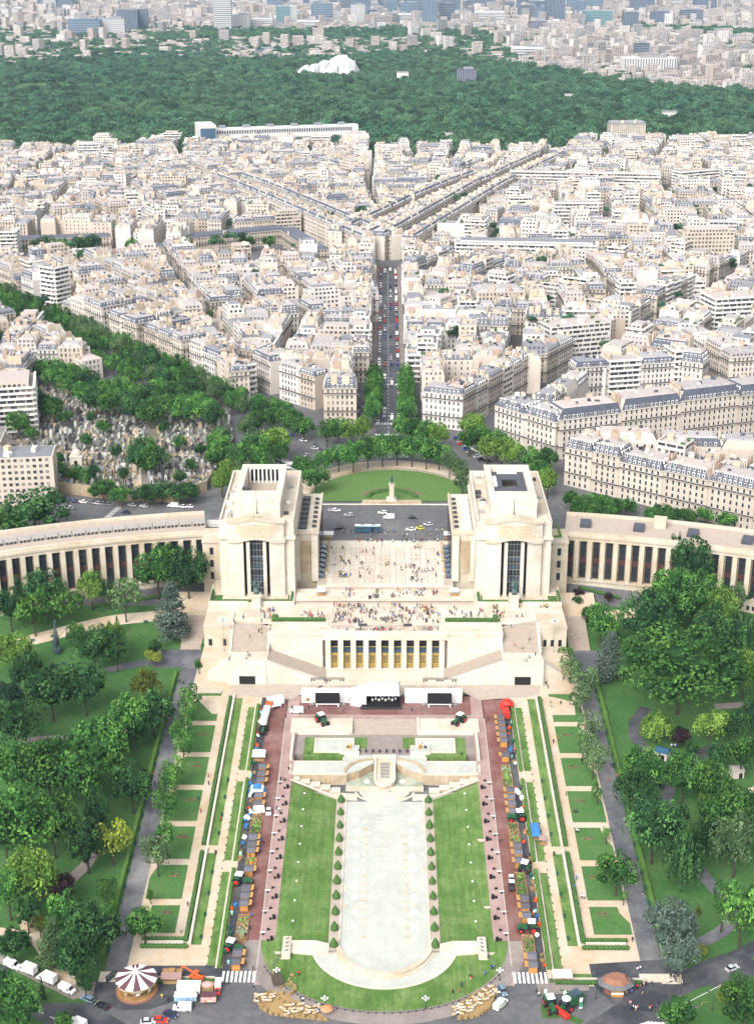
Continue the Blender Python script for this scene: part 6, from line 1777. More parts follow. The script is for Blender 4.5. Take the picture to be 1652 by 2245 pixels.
for a in [
 (75,1122,72,17, B, "dark", LG),(20,1150,40,15, B, "green", LG),(345,1252,46,19, B, "green", LG),(412,1262,46,19, B, "dark", LG),(375,1240,30,17, B, "green", LG),
 (375,1332,42,21, 'cedar', "cedar", LG, "tall blue-grey cedar beside the garden stairs below the palace wing"),
 (95,1302,50,17, B, "dark", LG),(40,1298,22,14, 'cone', "dark", LG),(22,1335,36,15, B, "dark", LG),(74,1345,44,15, O, "green", LG),(152,1338,36,14, O, "green", LG),
 (200,1292,28,14, B, "light", LG, "yellow-green round tree against the wing windows"),(274,1318,40,14, O, "grey", LG),(258,1368,13,9, 'cone', "golden", LG, "slim golden shrub tree beside the sandy path"),(236,1300,18,11, B, "dark", LG),
 (122,1392,14,15, 'cone', "spruce", LG, "narrow blue spruce on its ring of bare earth"),(30,1435,40,14, B, "light", LG),(204,1422,46,15, B, "dark", LG),(246,1402,26,13, B, "light", LG),(255,1425,26,14, B, "dark", LG),
 (340,1445,24,6, O, "yellow", LG, "low flat yellow tree beside the promenade crossing"),(185,1508,47,17, B, "dark", LG),(112,1522,56,17, B, "dark", LG),(60,1475,34,15, B, "dark", LG),(20,1545,38,15, B, "forest", LG),
 (322,1510,36,17, B, "golden", LG, "wide golden cypress clump above the dark tree by the promenade"),(335,1565,46,14, B, "dark", LG),(284,1578,42,17, B, "green", LG),(235,1610,34,12, B, "green", LG),
 (38,1592,52,17, B, "dark", LG),(215,1640,56,17, B, "green", LG),(150,1650,36,13, B, "dark", LG),(105,1690,62,18, B, "green", LG),(25,1690,52,18, B, "green", LG),(185,1710,62,18, B, "green", LG),(288,1725,46,15, B, "dark", LG),
 (250,1665,34,13, B, "green", LG),(50,1805,72,19, B, "green", LG),(115,1810,55,18, B, "green", LG),(10,1830,45,17, B, "dark", LG),(190,1855,42,15, B, "dark", LG),(215,1790,30,13, B, "dark", LG),
 (246,1850,43,15, O, "yellow", LG, "bright lime yellow tree standing by the dark promenade"),(68,1928,54,16, B, "light", LG),(18,1960,36,14, B, "green", LG),(135,1955,40,12, B, "plum", LG, "dark purple beech in the carousel-side park"),
 (145,2010,44,14, B, "green", LG),(115,2062,36,14, 'cedar', "grey", LG),(205,2045,56,16, B, "dark", LG),(165,2100,48,14, B, "dark", LG),(60,2005,28,10, B, "dark", LG),(30,2075,36,9, B, "dark", LG),(232,1955,26,8, O, "green", LG),(245,1995,15,6, O, "green", LG),
 (88,2030,22,8, B, "golden", LG),(25,2215,64,13, B, "green", LG),(92,2165,10,6, 'cone', "dark", LG),(187,2160,16,7, B, "dark", LG),(12,2158,22,8, B, "dark", LG),(140,2242,18,6, B, "green", LG),
 (165,1390,20,9, B, "green", LG),(300,1612,24,9, B, "dark", LG),(340,1420,14,6, B, "dark", LG),
 (1316,1368,34,15, B, "green", RG),(1336,1432,36,17, 'cedar', "cedar", RG, "pale umbrella-shaped cedar with bare trunk by the kiosk-side promenade"),(1420,1355,62,20, B, "dark", RG),(1520,1320,72,22, 'huge', "green", RG),(1475,1305,50,19, B, "green", RG),(1570,1345,45,18, B, "light", RG),
 (1618,1390,46,17, 'weep', "dark", RG),(1490,1468,128,27, 'huge', "green", RG, "enormous spreading tree filling the middle of the kiosk-side park"),(1555,1400,52,19, B, "dark", RG),(1515,1248,44,24, B, "dark", RG, "tall dark tree standing before the palace wing windows"),
 (1480,1225,18,20, B, "dark", RG),(1630,1480,44,15, B, "light", RG),(1648,1570,32,13, B, "dark", RG),(1600,1320,34,13, O, "grey", RG),(1440,1592,36,10, 'weep', "light", RG, "pale green weeping willow beside the dark curved path"),(1490,1618,26,8, B, "plum", RG, "dark purple-leaved round tree next to the willow"),
 (1555,1600,40,11, O, "light", RG),(1515,1640,14,6, B, "dark", RG),(1625,1655,36,13, B, "green", RG),(1570,1660,24,9, B, "dark", RG),(1405,1690,42,14, B, "green", RG),(1385,1735,38,13, B, "dark", RG),(1420,1745,28,10, B, "dark", RG),
 (1498,1705,46,14, B, "green", RG),(1560,1722,46,14, B, "green", RG),(1545,1745,16,10, 'weep', "light", RG),(1405,1770,30,11, B, "dark", RG),(1432,1822,62,18, B, "dark", RG),(1500,1875,46,17, 'weep', "dark", RG),(1595,1790,62,17, B, "green", RG),(1612,1850,56,18, B, "grey", RG, "large silvery green round tree shading the kiosk-side grass"),
 (1480,1800,30,12, B, "dark", RG),(1550,1830,30,13, B, "dark", RG),(1645,1790,40,15, B, "dark", RG),(1468,2035,54,15, B, "cedar", RG, "broad blue-grey cedar nearest the street stairs"),(1490,2092,42,12, B, "cedar", RG, "lower blue-grey cedar bending over the street stairs"),(1470,2075,22,8, B, "dark", RG),
 (1625,2010,44,16, O, "green", RG),(1585,1985,26,14, O, "green", RG),(1650,1990,26,12, B, "dark", RG),(1535,2085,15,4, B, "yellow", RG, "small lime yellow shrub on the grass beside the path"),(1530,1992,9,4, 'cone', "golden", RG),
 (1592,2182,22,7, B, "yellow", RG, "yellow shrub tree beside the right-hand street"),(1632,2205,52,12, B, "green", RG, "bright green street tree at the lower photo corner"),(1482,2232,38,10, B, "green", RG, "round green street tree below the crossing stripes"),(1610,2150,16,5, O, "dark", RG),
 (1268,1300,13,5, B, "plum", RG, "dark purple bush at the forecourt corner of the kiosk-side wing"),(1333,1310,10,5, B, "plum", RG, "small dark purple bush on the lawn below the wing"),(1265,1318,12,4, B, "dark", RG),(1290,1350,16,7, B, "dark", RG),(1340,1400,18,7, B, "green", RG),(1560,1275,20,9, B, "dark", RG),(1640,1310,20,7, B, "dark", RG),(1610,1590,28,10, B, "dark", RG),
 (505,1418,13,4.5, B, "green", "in the court beside the stairs"),(452,1418,12,4.5, B, "green", "in the court beside the stairs"),(1185,1418,14,4.5, B, "green", "in the kiosk-side stairs court"),(1228,1405,12,5, B, "dark", "in the kiosk-side stairs court"),
]: at_crown(*a)
PL, PR = "in the row along the carousel-side promenade", "in the row along the kiosk-side promenade"
for a in [(436,1460,10,5, B, "green", PL),(420,1535,28,8.5, O, "green", PL),(412,1570,26,8.5, O, "green", PL),(398,1605,30,9, O, "green", PL),(402,1640,30,8.5, O, "green", PL),(380,1695,30,9, O, "green", PL),(368,1730,26,8, O, "green", PL),(362,1775,32,9, O, "green", PL),(355,1842,32,10, O, "green", PL),(345,1882,36,10, O, "grey", PL, "half-bare reddish tree leaning over the carousel-side promenade"),(330,1965,9,4, O, "green", PL),(316,2030,36,10, B, "green", PL),
   (1240,1440,18,7, O, "green", PR),(1252,1470,26,8.5, O, "grey", PR),(1278,1492,32,9, O, "grey", PR),(1272,1530,28,9, O, "grey", PR),(1290,1600,28,9, O, "grey", PR),(1288,1635,30,9, O, "grey", PR),(1300,1670,34,10, O, "grey", PR),(1309,1742,15,6, O, "green", PR),(1328,1832,12,5, O, "green", PR),(1352,1915,46,12, B, "green", PR),(1366,1968,9,4, O, "green", PR)]: at_crown(*a)
# square and avenue
SQ = "in the ring round the lawn"
for u, v, ru in [(692,1050,32),(664,1028,26),(712,1012,26),(742,1004,26),(774,998,28),(806,990,30),(838,986,30),(870,984,30),(902,986,30),(934,992,30),(962,1000,26),(985,1016,20),(1008,1034,18),(1014,1060,18)]: at_crown(u, v, ru, 13.5 if v < 1000 else 11, B, "green" if ru > 25 else "grey", SQ)
S2 = "on the far side of the square"
for u, v, ru in [(716,948,26),(742,945,24),(768,948,24),(795,940,18),(880,940,20),(905,945,24),(932,950,26),(960,955,22),(1028,968,24),(1055,962,24),(1035,935,30),(1068,985,24),(1098,985,28),(1122,998,28),(1088,972,24),(1165,1008,26),(1195,1012,28),(1180,1040,28),(1200,1058,24)]: at_crown(u, v, ru, 12, B, "green" if u % 3 else "light", S2)
AV = "in the double row down the avenue"
for k in range(9):
 for x in (-7.5 + 1.5,12.0 - 1.5 + 2):
  t = tree(x - .6 + rt.uniform(-.5,.5),762 + k * 9.5, Zg(0,770), rt.uniform(4.6,5.6),16, B, "green", None, "trees in the double row down the avenue")
  LABELLED.append((t, f"street tree {AV}, {'left' if x < 3 else 'right'} row", AV))
PV = "beside the carousel-side pavilion"
for a in [(505,1042,32,13),(560,985,38,14),(600,972,34,14),(530,1000,34,14),(486,1058,22,11),(575,1010,26,12),(615,995,22,12),(480,970,26,14),(475,1000,22,13),(640,925,28,12),(665,940,26,11),(620,905,24,12)]: at_crown(*a, B, "light" if a[0] in (505,600,486) else "green", PV)
for u, v in [(1250,1095),(1272,1108),(1298,1098),(1262,1120),(1322,1104),(1348,1112),(1310,1122),(1372,1112),(1335,1126),(1290,1128),(1450,1122),(1430,1132),(1475,1136),(1505,1134),(1545,1130),(1590,1140),(1640,1138)]: at_crown(u, v, rt.uniform(16,24), rt.uniform(6,9), B, "green", "behind the kiosk-side wing")
CW = "below the cemetery wall"
for u, v, ru in [(225,1075,30),(265,1088,24),(318,1085,30),(355,1078,32),(395,1082,32),(100,1028,22),(130,1035,20),(165,1042,22),(190,1050,20),(415,1080,22)]: at_crown(u, v, ru, 8.5, B, "dark" if u > 300 else "green", CW)
LABEL_REF = {LG: ((-83,338), "the carousel"), RG: ((83,338), "the kiosk"), PL: ((-80,335), "the carousel"), PR: ((80,335), "the kiosk"), SQ: ((-20,660), "the blue coach"), S2: ((0,750), "the avenue mouth"), AV: ((0,750), "the square"), PV: ((-52,600), "the pavilion"),
    "behind the kiosk-side wing": ((75,600), "the pavilion"), CW: ((-70,600), "the pavilion")}
# ================================================================== CEMETERY, TREE-LINED AVENUE, SQUARE
CZ = 30.0
cem = [P(u, v, CZ) for u, v in ((-40,1030),(80,1046),(130,1062),(250,1076),(380,1082),(452,1058),(512,960),(500,905),(330,855),(130,845),(-40,860))]
h = MB(); h.prism(cem, 18, CZ); struct("cemetery_ground", h, mat("cemetery_soil", (.17,.15,.13),.2,.4, blotch=(.10,.12,.07), blotch_scale=.08))
h = MB()
for a, b in zip(cem[:5], cem[1:6]):
 L = math.dist(a, b); h.box((a[0] + b[0]) / 2,(a[1] + b[1]) / 2,20, L + .3,.9,11.2, math.atan2(b[1] - a[1], b[0] - a[0]))
h.build("cemetery_wall", M["stone_warm"], None, label="long brownish retaining wall between cemetery and road with parked cars", category="wall")
g1, g2 = P(250,1078, CZ), P(300,900, CZ)
ribbon_z = MB()
for (u0, v0, u1, v1, w) in ((300,1072,300,940,4.5),(120,990,470,1000,2.5)):
 a, b = Vector((*P(u0, v0, CZ),0)), Vector((*P(u1, v1, CZ),0)); d = (b - a).normalized(); n = Vector((-d.y, d.x, 0)) * w / 2
 ribbon_z.face([(*(a + n)[:2], CZ + .06),(*(b + n)[:2], CZ + .06),(*(b - n)[:2], CZ + .06),(*(a - n)[:2], CZ + .06)][::-1])
struct("cemetery_path", ribbon_z, M["sand_path"])
TOMB = [M["stone_warm"], mat("tomb_white", (.42,.41,.39),.15,1), M["dark_grey"], mat("tomb_grey", (.22,.22,.23),.2,1)]
def tomb_kinds():
 a = MB(); a.box(0,0,0,1.1,2.2,.55); a.box(0,1.0,0,1.1,.3,1.1)                                   # slab with headstone
 b = MB(); b.box(0,0,0,1.6,1.9,3.0); b.prism([(-.9,-1.05),(.9,-1.05),(.9,1.05),(-.9,1.05)],3.0,3.2); b.frustum([(-.9,-1.05),(.9,-1.05),(.9,1.05),(-.9,1.05)],3.2,[(-.05,-1.05),(.05,-1.05),(.05,1.05),(-.05,1.05)],4.1, cap=0); b.box(0,-.97,.2,.7,.06,1.9, mi=1)
 c = MB(); c.box(0,0,0,1.2,2.3,.8); c.box(0,1.0,0,.25,.25,2.6); c.box(0,1.0,1.8,1.0,.25,.25)  # cross
 d = MB(); d.box(0,0,0,1.0,1.0,.8); d.frustum([(-.35,-.35),(.35,-.35),(.35,.35),(-.35,.35)],.8,[(-.2,-.2),(.2,-.2),(.2,.2),(-.2,.2)],3.4, cap=0)
 return [(a, "slab tomb with headstone"),(b, "tall gabled chapel tomb"),(c, "tomb with upright cross"),(d, "tomb with tapering pillar")]
TK = [(nm, [k.mesh("tomb", [m_, M["black"]]) for m_ in TOMB]) for k, nm in tomb_kinds()]
TCOL = ["pale", "white", "dark", "grey"]
items, spots = [],[]
rc = random.Random(21)
cx0, cx1 = min(p[0] for p in cem), max(p[0] for p in cem); cy0, cy1 = min(p[1] for p in cem), max(p[1] for p in cem)
inner = inset(cem if area(cem) > 0 else cem[::-1],2.5) or cem
yy = cy0
while yy < cy1:
 xx = cx0
 while xx < cx1:
  q = (xx + rc.uniform(-.4,.4), yy + rc.uniform(-.4,.4))
  if inside(q, cem) and not inside(q, [(g1[0] + 14,600),(g1[0] + 20,600),(g2[0] + 4,900),(g2[0] - 2,900)]) and in_view(*q, 1.03,3) and q[1] > cy0 + 2: spots.append(q)
  xx += rc.uniform(2.6,4.0)
 yy += 3.5
spots.sort(key=lambda q: q[1])
massm = MB()
for i, q in enumerate(spots):
 k = rc.choices((0,1,2,3),(.68,.15,.12,.05))[0]; c = rc.choices((0,1,2,3),(.22,.24,.27,.27))[0]; s = rc.uniform(.75,1.1); rot = rc.choice((0,0,.1, PI, 1.57))
 if i < 300:
  nm, ms = TK[k]
  o = put("tomb", ms[c], None, (*q, CZ), rot, category="tomb", group="tombs in the terrace cemetery"); o.scale = (s,) * 3
  items.append((o, f"{TCOL[c]} {nm} in the cemetery"))
 else:
  if k == 1: massm.box(*q, CZ, 1.5 * s, 1.8 * s, 3 * s, rot, c); massm.frustum([(q[0] - .8 * s, q[1] - .9 * s),(q[0] + .8 * s, q[1] - .9 * s),(q[0] + .8 * s, q[1] + .9 * s),(q[0] - .8 * s, q[1] + .9 * s)], CZ + 3 * s, [(q[0] - .05, q[1] - .9 * s),(q[0] + .05, q[1] - .9 * s),(q[0] + .05, q[1] + .9 * s),(q[0] - .05, q[1] + .9 * s)], CZ + 4 * s, c)
  else: massm.box(*q, CZ, 1.1 * s, 2.1 * s, .6 * s, rot, c); massm.box(q[0], q[1] + .9, CZ, .9 * s, .3, rc.uniform(.7,1.4) * s, 0, c)
rank_labels(items, (-80,690), "the pavilion")
massm.build("tomb_field", TOMB, None, kind='stuff')
# domed mausoleum
x, y = P(170,1020, CZ); t = thing("mausoleum", "pale square mausoleum with small dome at the cemetery edge", "tomb", (x, y, CZ))
h = MB(); h.box(0,0,0,6,6,5); h.box(0,0,5,6.5,6.5,.5); h.build("body", M["stone_pale"], t)
h = MB(); h.ring(0,0,[(2.6,5.5),(2.6,6.2),(2.3,7.3),(1.4,8.3),(.2,8.9)],14); h.build("dome", M["stone"], t)
h = MB(); h.box(0,-3.05,.2,1.6,.15,3.2); h.build("door", M["black"], t)
CEM, MAND = "in the cemetery", "along the tree-lined avenue"
def at_cem(u, v, ru, hh, kind="broad", leaf="green"):
 hh *= 1.3; x, y = P(u, v, CZ + hh * .54); t = tree(x, y, CZ - .5 if inside((x, y), cem) else Zg(x, y),1.12 * ru / scale_at(y, CZ), hh, kind, leaf, None, "trees in the cemetery")
 LABELLED.append((t, f"{KIND_WORD[leaf]} {SHAPE[kind]} {CEM}", CEM))
for u, v, ru in [(66,812,24),(90,806,24),(118,806,26),(145,814,26),(170,826,28),(196,838,28),(120,828,26),(150,842,24),(212,856,26),(238,858,26),(262,850,26),(180,862,24),(210,880,26),(240,884,26),(270,880,28),(298,866,28),(326,868,28),(352,854,26),(378,862,26),(300,900,30),(330,908,30),(352,892,30),(382,888,30),(408,902,30),(432,884,28),(452,900,28),(470,915,24),(405,860,26),(430,850,24),
     (92,888,26),(118,896,24),(75,872,22),(226,935,16),(144,914,16),(312,985,32),(338,1005,32),(300,1005,24),(392,970,17),(40,928,26),(478,975,26),(468,1000,20),(68,950,14),(200,915,10),(320,1022,16),(110,985,12),(190,965,13),(255,990,12),(360,935,12),(420,1020,15),(440,985,12),(270,1040,12),(205,1035,14),(130,1005,10),(395,1045,14)]:
 at_cem(u, v, ru, 12 if ru > 20 else 7, leaf="dark" if (u * 7 + v) % 5 == 0 else "green")
# rows of the tree-lined avenue
a, b = Vector((-52,757,0)), Vector((-304,1088,0)); d = (b - a).normalized(); n = Vector((-d.y, d.x, 0))
mb = MB(); strip_pts = [a - n * 4, b - n * 4, b + n * 34, a + n * 34]
mb.face([(p.x, p.y, Zg(p.x, p.y) + .06) for p in strip_pts]); struct("avenue_road", mb, M["asphalt_dark"])
s = 0.0; L = (b - a).length; k = 0
while s < L:
 for off in (1.5,10,20,29):
  p = a + d * (s + rt.uniform(-2,2)) + n * (off + rt.uniform(-1,1))
  if off == 20 and rt.random() < .35: continue
  if in_view(p.x, p.y, 1.04,5) and not inside((p.x, p.y), cem):
   lf = rt.choice(("green", "green", "dark", "grey"))
   t = tree(p.x, p.y, Zg(p.x, p.y), rt.uniform(4.8,6.8), rt.uniform(14,18), 'broad', lf, None, "trees along the tree-lined avenue")
   LABELLED.append((t, f"{KIND_WORD[lf]} street tree {MAND}", MAND))
 s += 15
LABEL_REF[CEM] = ((-80,690), "the pavilion"); LABEL_REF[MAND] = ((-60,742), "the square")
# single trees among the houses
CT = "between the city houses"
for u, v, ru, hh in [(1085,755,17,12),(1330,548,24,13),(1145,570,15,14),(1362,396,12,16),(1398,405,9,12),(1600,335,18,10),(1420,330,24,10),(1510,325,20,11),(1640,350,22,10),(105,545,24,12),(140,548,18,11),(175,545,20,11),(205,542,20,12),(85,550,18,11),(120,485,14,12),(435,345,8,9),(660,385,7,10),(1160,620,12,9),(1170,632,10,7),(470,700,13,9),(290,548,16,9),(400,542,20,9),(540,540,22,8),(590,540,16,8),(1075,770,12,8),(8,535,14,11),(440,300,10,10),(630,470,9,9),(205,690,12,10),(165,685,10,10)]:
 x, y, z = PT(u, v, hh * .6)
 t = tree(x, y, z, ru / scale_at(y, z), hh + 6, 'broad', "dark" if u % 2 else "green", None, "trees between the city houses"); LABELLED.append((t, f"{'dark green' if u % 2 else 'green'} tree {CT}", CT))
LABEL_REF[CT] = ((0,705), "the round lawn")
by = {}
for t, ph, z in LABELLED: by.setdefault(z, []).append((t, ph))
for z, its in by.items(): rank_labels(its, *LABEL_REF.get(z, ((0,330), "the street")))
print("trees", len(LABELLED))
# round lawn with the mounted statue
h = MB(); pts = ell(40.5,42,3,656,0, PI); h.face([(x, y, Zg(x, y) + .35) for x, y in pts]); h.build("round_lawn", M["place_lawn"], None, kind='stuff')
h = MB(); o_, i_ = ell(52,56,3,656,0, PI), ell(40.8,42.3,3,656,0, PI)
for k in range(40): h.quad(*[(p[0], p[1], Zg(*p) + .12) for p in (o_[k], o_[k + 1], i_[k + 1], i_[k])])
struct("ring_walk", h, M["sand_path"])
h = MB()
for a_, b_ in zip(i_, i_[1:]): h.tube((*a_, Zg(*a_) + .9),(*b_, Zg(*b_) + .9),.12, n=4); h.box(*a_, Zg(*a_),.15,.15,.95)
h.build("lawn_railing", M["dark_grey"], None, label="dark railing round the half-round lawn of the square", category="fence")
h = MB(); h.box(3,657,24.5,28,8,1.3); h.box(3,653.2,24.5,28.5,.6,1.9); struct("statue_terrace", h, M["stone_warm"])
h = MB(); strip(h, -37,43,651.5,653.2,.25); struct("square_kerb", h, M["stone_pale"])
hb = MB()
for k in range(22):
 a_ = PI * (.06 + .88 * k / 21); hb.blob(3 + 11.5 * math.cos(a_),659.5 + 10 * math.sin(a_),26.4,1.4,1.2,1.3,8,5, jit=.18)
hb.build("arched_hedge", M["hedge"], None, label="horseshoe hedge behind the mounted statue on the round lawn", category="hedge")
hb = MB()
for k in range(24):
 a_ = PI * (.1 + .8 * k / 23); hb.blob(3 + 14 * math.cos(a_),660.5 + 12 * math.sin(a_),25.9,1.3,1.2,.8,7,5, jit=.2)
hb.build("flower_border", M["soil"], None, label="brown flower border outside the horseshoe hedge", category="flower bed")
t = thing("mounted_statue", "bronze rider statue on a tall pale pedestal before the round lawn", "statue", (3,657,25.8))
h = MB(); h.box(0,0,0,5,6,.8); h.box(0,0,.8,3.2,4.4,.8); h.box(0,0,1.6,2.2,3.4,6.4); h.box(0,0,8.0,2.6,3.8,.5); h.build("pedestal", M["stone_pale"], t)
h = MB(); h.blob(0,0,10.7,.62,1.35,.68,9,6); h.tube((0,-1.0,10.9),(0,-1.6,12.1),.36,.22); h.blob(0,-1.85,12.2,.2,.5,.24,7,5)
for qx, qy in ((.35,.95),(-.35,.95),(.35,-.95),(-.35,-.95)): h.tube((qx, qy, 10.5),(qx, qy * 1.05,8.5),.2,.12)
h.tube((0,1.2,10.9),(0,1.8,9.9),.14,.08); h.build("horse", M["bronze"], t, smooth=True)
h = MB(); h.tube((0,.1,11.1),(0,.05,12.6),.36,.3); h.blob(0,0,13.0,.22,.24,.28,7,5); h.tube((.3,0,12.4),(.45,-.6,11.8),.11,.09); h.tube((-.3,0,12.4),(-.5,-.5,11.9),.11,.09); h.tube((.35,0,11.3),(.6,-.3,10.2),.17,.12); h.tube((-.35,0,11.3),(-.6,-.3,10.2),.17,.12); h.build("rider", M["bronze"], t, smooth=True)
# avenue surfaces
h = MB(); strip(h, -5.5,9.0,752,1186,.09); struct("avenue_road", h, M["asphalt_dark"])
h = MB(); strip(h, -9,-5.5,846,1182,.2); strip(h, 9.0,12,846,1182,.2); struct("avenue_pavement", h, M["pavement"])
h = MB()
for k in range(60): h.box(1.7,756 + k * 7, Zg(0,756 + k * 7) + .09,.25,3,.02)
for yy in (752,770,846):
 for k in range(9): h.box(-5 + k * 1.6, yy, Zg(0, yy) + .09,.8,3.4,.02)
for q in range(2):
 for k in range(8):
  x, y = P(1005 + q * 5 + k * 6,972 + k * 3,27); h.box(x, y, Zg(x, y) + .03,.8,3.2,.02,.3)
  x, y = P(690 + k * 4,975 + k * 3.4,27); h.box(x, y, Zg(x, y) + .03,.8,3.2,.02,-.3)
h.build("road_marking", M["white_paint"], None, kind='structure')
# cemetery road
h = MB(); q = [PT(u, v)[:2] for u, v in ((100,1090),(250,1106),(440,1110),(450,1140),(300,1145),(150,1150),(60,1130))]; h.face([(x, y, 24.0 if False else Zg(x, y) + .1) for x, y in (q if area(q) > 0 else q[::-1])]); struct("cemetery_road", h, M["asphalt"])
h = MB()
for k in range(9):
 x, y, z = PT(262 - k * 4.2,1112 + k * 3.6); h.box(x, y, z + .12,3.2,.55,.02,.25)
h.build("road_marking", M["white_paint"], None, kind='structure')
# ================================================================== VEHICLES
def wheel_mesh(r, w, rim="steel"):
 mb = MB(); mb.tube((0,-w / 2,0),(0, w / 2,0), r, n=12, mi=0); mb.tube((0,-w / 2 - .02,0),(0, w / 2 + .02,0), r * .55, n=8, mi=1)
 return mb.mesh("wheel", [M["tyre"], M[rim]])
WH_CAR, WH_VAN, WH_BUS, WH_TRACF, WH_TRACR = wheel_mesh(.33,.22), wheel_mesh(.36,.24), wheel_mesh(.5,.3), wheel_mesh(.62,.45, "red_paint"), wheel_mesh(.98,.6, "red_paint")
def extrude_profile(mb, prof, w, mi=0, inset_top=0.0, zt=None):
 """side profile (x, z) extruded across the width; upper points pulled in by inset_top"""
 zt = zt or max(z for x, z in prof); z0 = min(z for x, z in prof)
 def hw(z): return w / 2 - inset_top * max(0,(z - z0) / (zt - z0))
 L_ = [(x, -hw(z), z) for x, z in prof]; R_ = [(x, hw(z), z) for x, z in prof]
 n = len(prof)
 for i in range(n):
  j = (i + 1) % n
  mb.quad(L_[i], R_[i], R_[j], L_[j], mi)
 mb.face(L_, mi); mb.face(R_[::-1], mi)
PAINT = {"white": M["white_metal"], "black": mat("paint_black", (.015,.016,.02),.1,1, rough=.25), "silver": mat("paint_silver", (.42,.43,.45),.05,1, rough=.3), "grey": mat("paint_grey", (.14,.15,.17),.05,1, rough=.3), "blue": mat("paint_blue", (.02,.07,.30),.1,1, rough=.3),
   "red": M["red_paint"], "dark blue": mat("paint_navy", (.02,.03,.07),.1,1, rough=.3), "coach blue": M["blue_bus"], "steel blue": mat("paint_steelblue", (.13,.20,.26),.1,1, rough=.3), "yellow": mat("paint_yellow", (.50,.45,.06),.1,1, rough=.35), "orange": M["orange_paint"]}
LAMP = mat("lamp_lens", (.75,.73,.66),.05,1, rough=.2); TAIL = mat("tail_lens", (.35,.02,.02),.05,1, rough=.3)
CARS = {}
def car(colour, kind, loc, rotz, label, group=None):
 key = (colour, kind)
 if key in CARS: return copy_thing(CARS[key], loc, rotz, label, group)
 t = thing("parked_car" if kind in ("car", "estate") else kind, label, {"car": "car", "estate": "car", "van": "van", "box_van": "van", "coach": "coach"}[kind], loc, rotz, group)
 m = PAINT[colour]
 if kind in ("car", "estate"):
  b = MB(); extrude_profile(b, [(-2.1,.3),(2.1,.3),(2.15,.62),(1.95,.78),(.95,.9),(-1.75 if kind == "car" else -2.0,.92),(-2.12,.75)],1.75,0,.06); b.build("body", m, t)
  g_ = MB(); extrude_profile(g_, [(.95,.9),(.35,1.42),(-1.1 if kind == "car" else -1.75,1.44),(-1.75 if kind == "car" else -2.02,.9)],1.62,0,.16); g_.build("window_glass", M["glass"], t)
  r_ = MB(); extrude_profile(r_, [(.3,1.42),(.2,1.5),(-1.0 if kind == "car" else -1.7,1.5),(-1.15 if kind == "car" else -1.78,1.44)],1.34,0,.03); r_.build("roof", m, t)
  for q in (-.6,.6):
   l_ = MB(); l_.box(2.08, q, .58,.14,.35,.16); l_.build("headlight", LAMP, t); l_ = MB(); l_.box(-2.08, q, .66,.1,.32,.16); l_.build("tail_light", TAIL, t)
  for q in (-.8,.8):
   for x in (1.3,-1.3): put("wheel", WH_CAR, t, (x, q, .33))
 elif kind == "van":
  b = MB(); extrude_profile(b, [(-2.6,.35),(2.5,.35),(2.6,.8),(2.45,1.05),(1.75,1.2),(1.15,2.0),(.6,2.2),(-2.4,2.2),(-2.6,2.0)],1.95,0,.12); b.build("body", m, t)
  g_ = MB(); g_.quad((1.78,-.82,1.26),(1.78,.82,1.26),(1.22,.76,1.98),(1.22,-.76,1.98));
  for s in (-1,1):
   q = [(1.45, s * .955,1.2),(.65, s * .955,1.2),(.65, s * .925,1.75),(1.1, s * .925,1.75)]; g_.face(q if s > 0 else q[::-1])
  g_.build("window_glass", M["glass"], t)
  for q in (-.7,.7): l_ = MB(); l_.box(2.52, q, .72,.12,.35,.22); l_.build("headlight", LAMP, t)
  for q in (-.9,.9):
   for x in (1.7,-1.6): put("wheel", WH_VAN, t, (x, q, .36))
 elif kind == "box_van":
  b = MB(); extrude_profile(b, [(1.0,.4),(3.0,.4),(3.1,.9),(2.9,1.15),(2.2,1.3),(1.75,2.1),(1.0,2.15)],1.95,0,.12); b.build("cab", m, t)
  b = MB(); b.box(-1.2,0,.75,4.2,2.1,2.35, bottom=True); b.build("cargo_box", M["white_metal"], t)
  b = MB(); b.box(-1.2,0,.4,4.0,1.5,.34); b.build("chassis", M["dark_grey"], t)
  b = MB(); b.box(-3.32,0,.85,.04,1.9,2.1); b.build("rear_door", M["white_cloth"], t)
  g_ = MB(); g_.quad((2.23,-.8,1.36),(2.23,.8,1.36),(1.82,.75,2.05),(1.82,-.75,2.05))
  for s in (-1,1):
   q = [(2.0, s * .955,1.25),(1.15, s * .955,1.25),(1.15, s * .93,1.85),(1.7, s * .93,1.85)]; g_.face(q if s > 0 else q[::-1])
  g_.build("window_glass", M["glass"], t)
  for q in (-.9,.9):
   for x in (2.1,-2.0): put("wheel", WH_VAN, t, (x, q, .36))
 elif kind == "coach":
  b = MB(); extrude_profile(b, [(-6,.35),(6,.35),(6.1,1.4),(5.8,3.1),(-6,3.1)],2.5,0,.08); b.build("body", m, t)
  b = MB(); b.box(-.2,0,1.55,11.3,2.54,1.0); b.box(5.72,0,1.3,.7,2.2,1.5); b.build("window_band", M["glass_blue"], t)
  b = MB(); b.box(-.1,0,3.1,11.6,2.2,.16); b.build("roof", M["white_metal"], t)
  for k in range(2): b = MB(); b.box(-2.5 + k * 5,0,3.26,1.8,1.4,.25); b.build("roof_hatch", M["steel"], t)
  b = MB(); b.box(2.2,-1.27,.5,1.1,.05,2.2); b.build("door", M["black"], t)
  for q in (-1.15,1.15):
   for x in (3.8,-3.6): put("wheel", WH_BUS, t, (x, q, .5))
 CARS[key] = t
 return t
def on(u, v): x, y, z = PT(u, v); return (x, y, z)
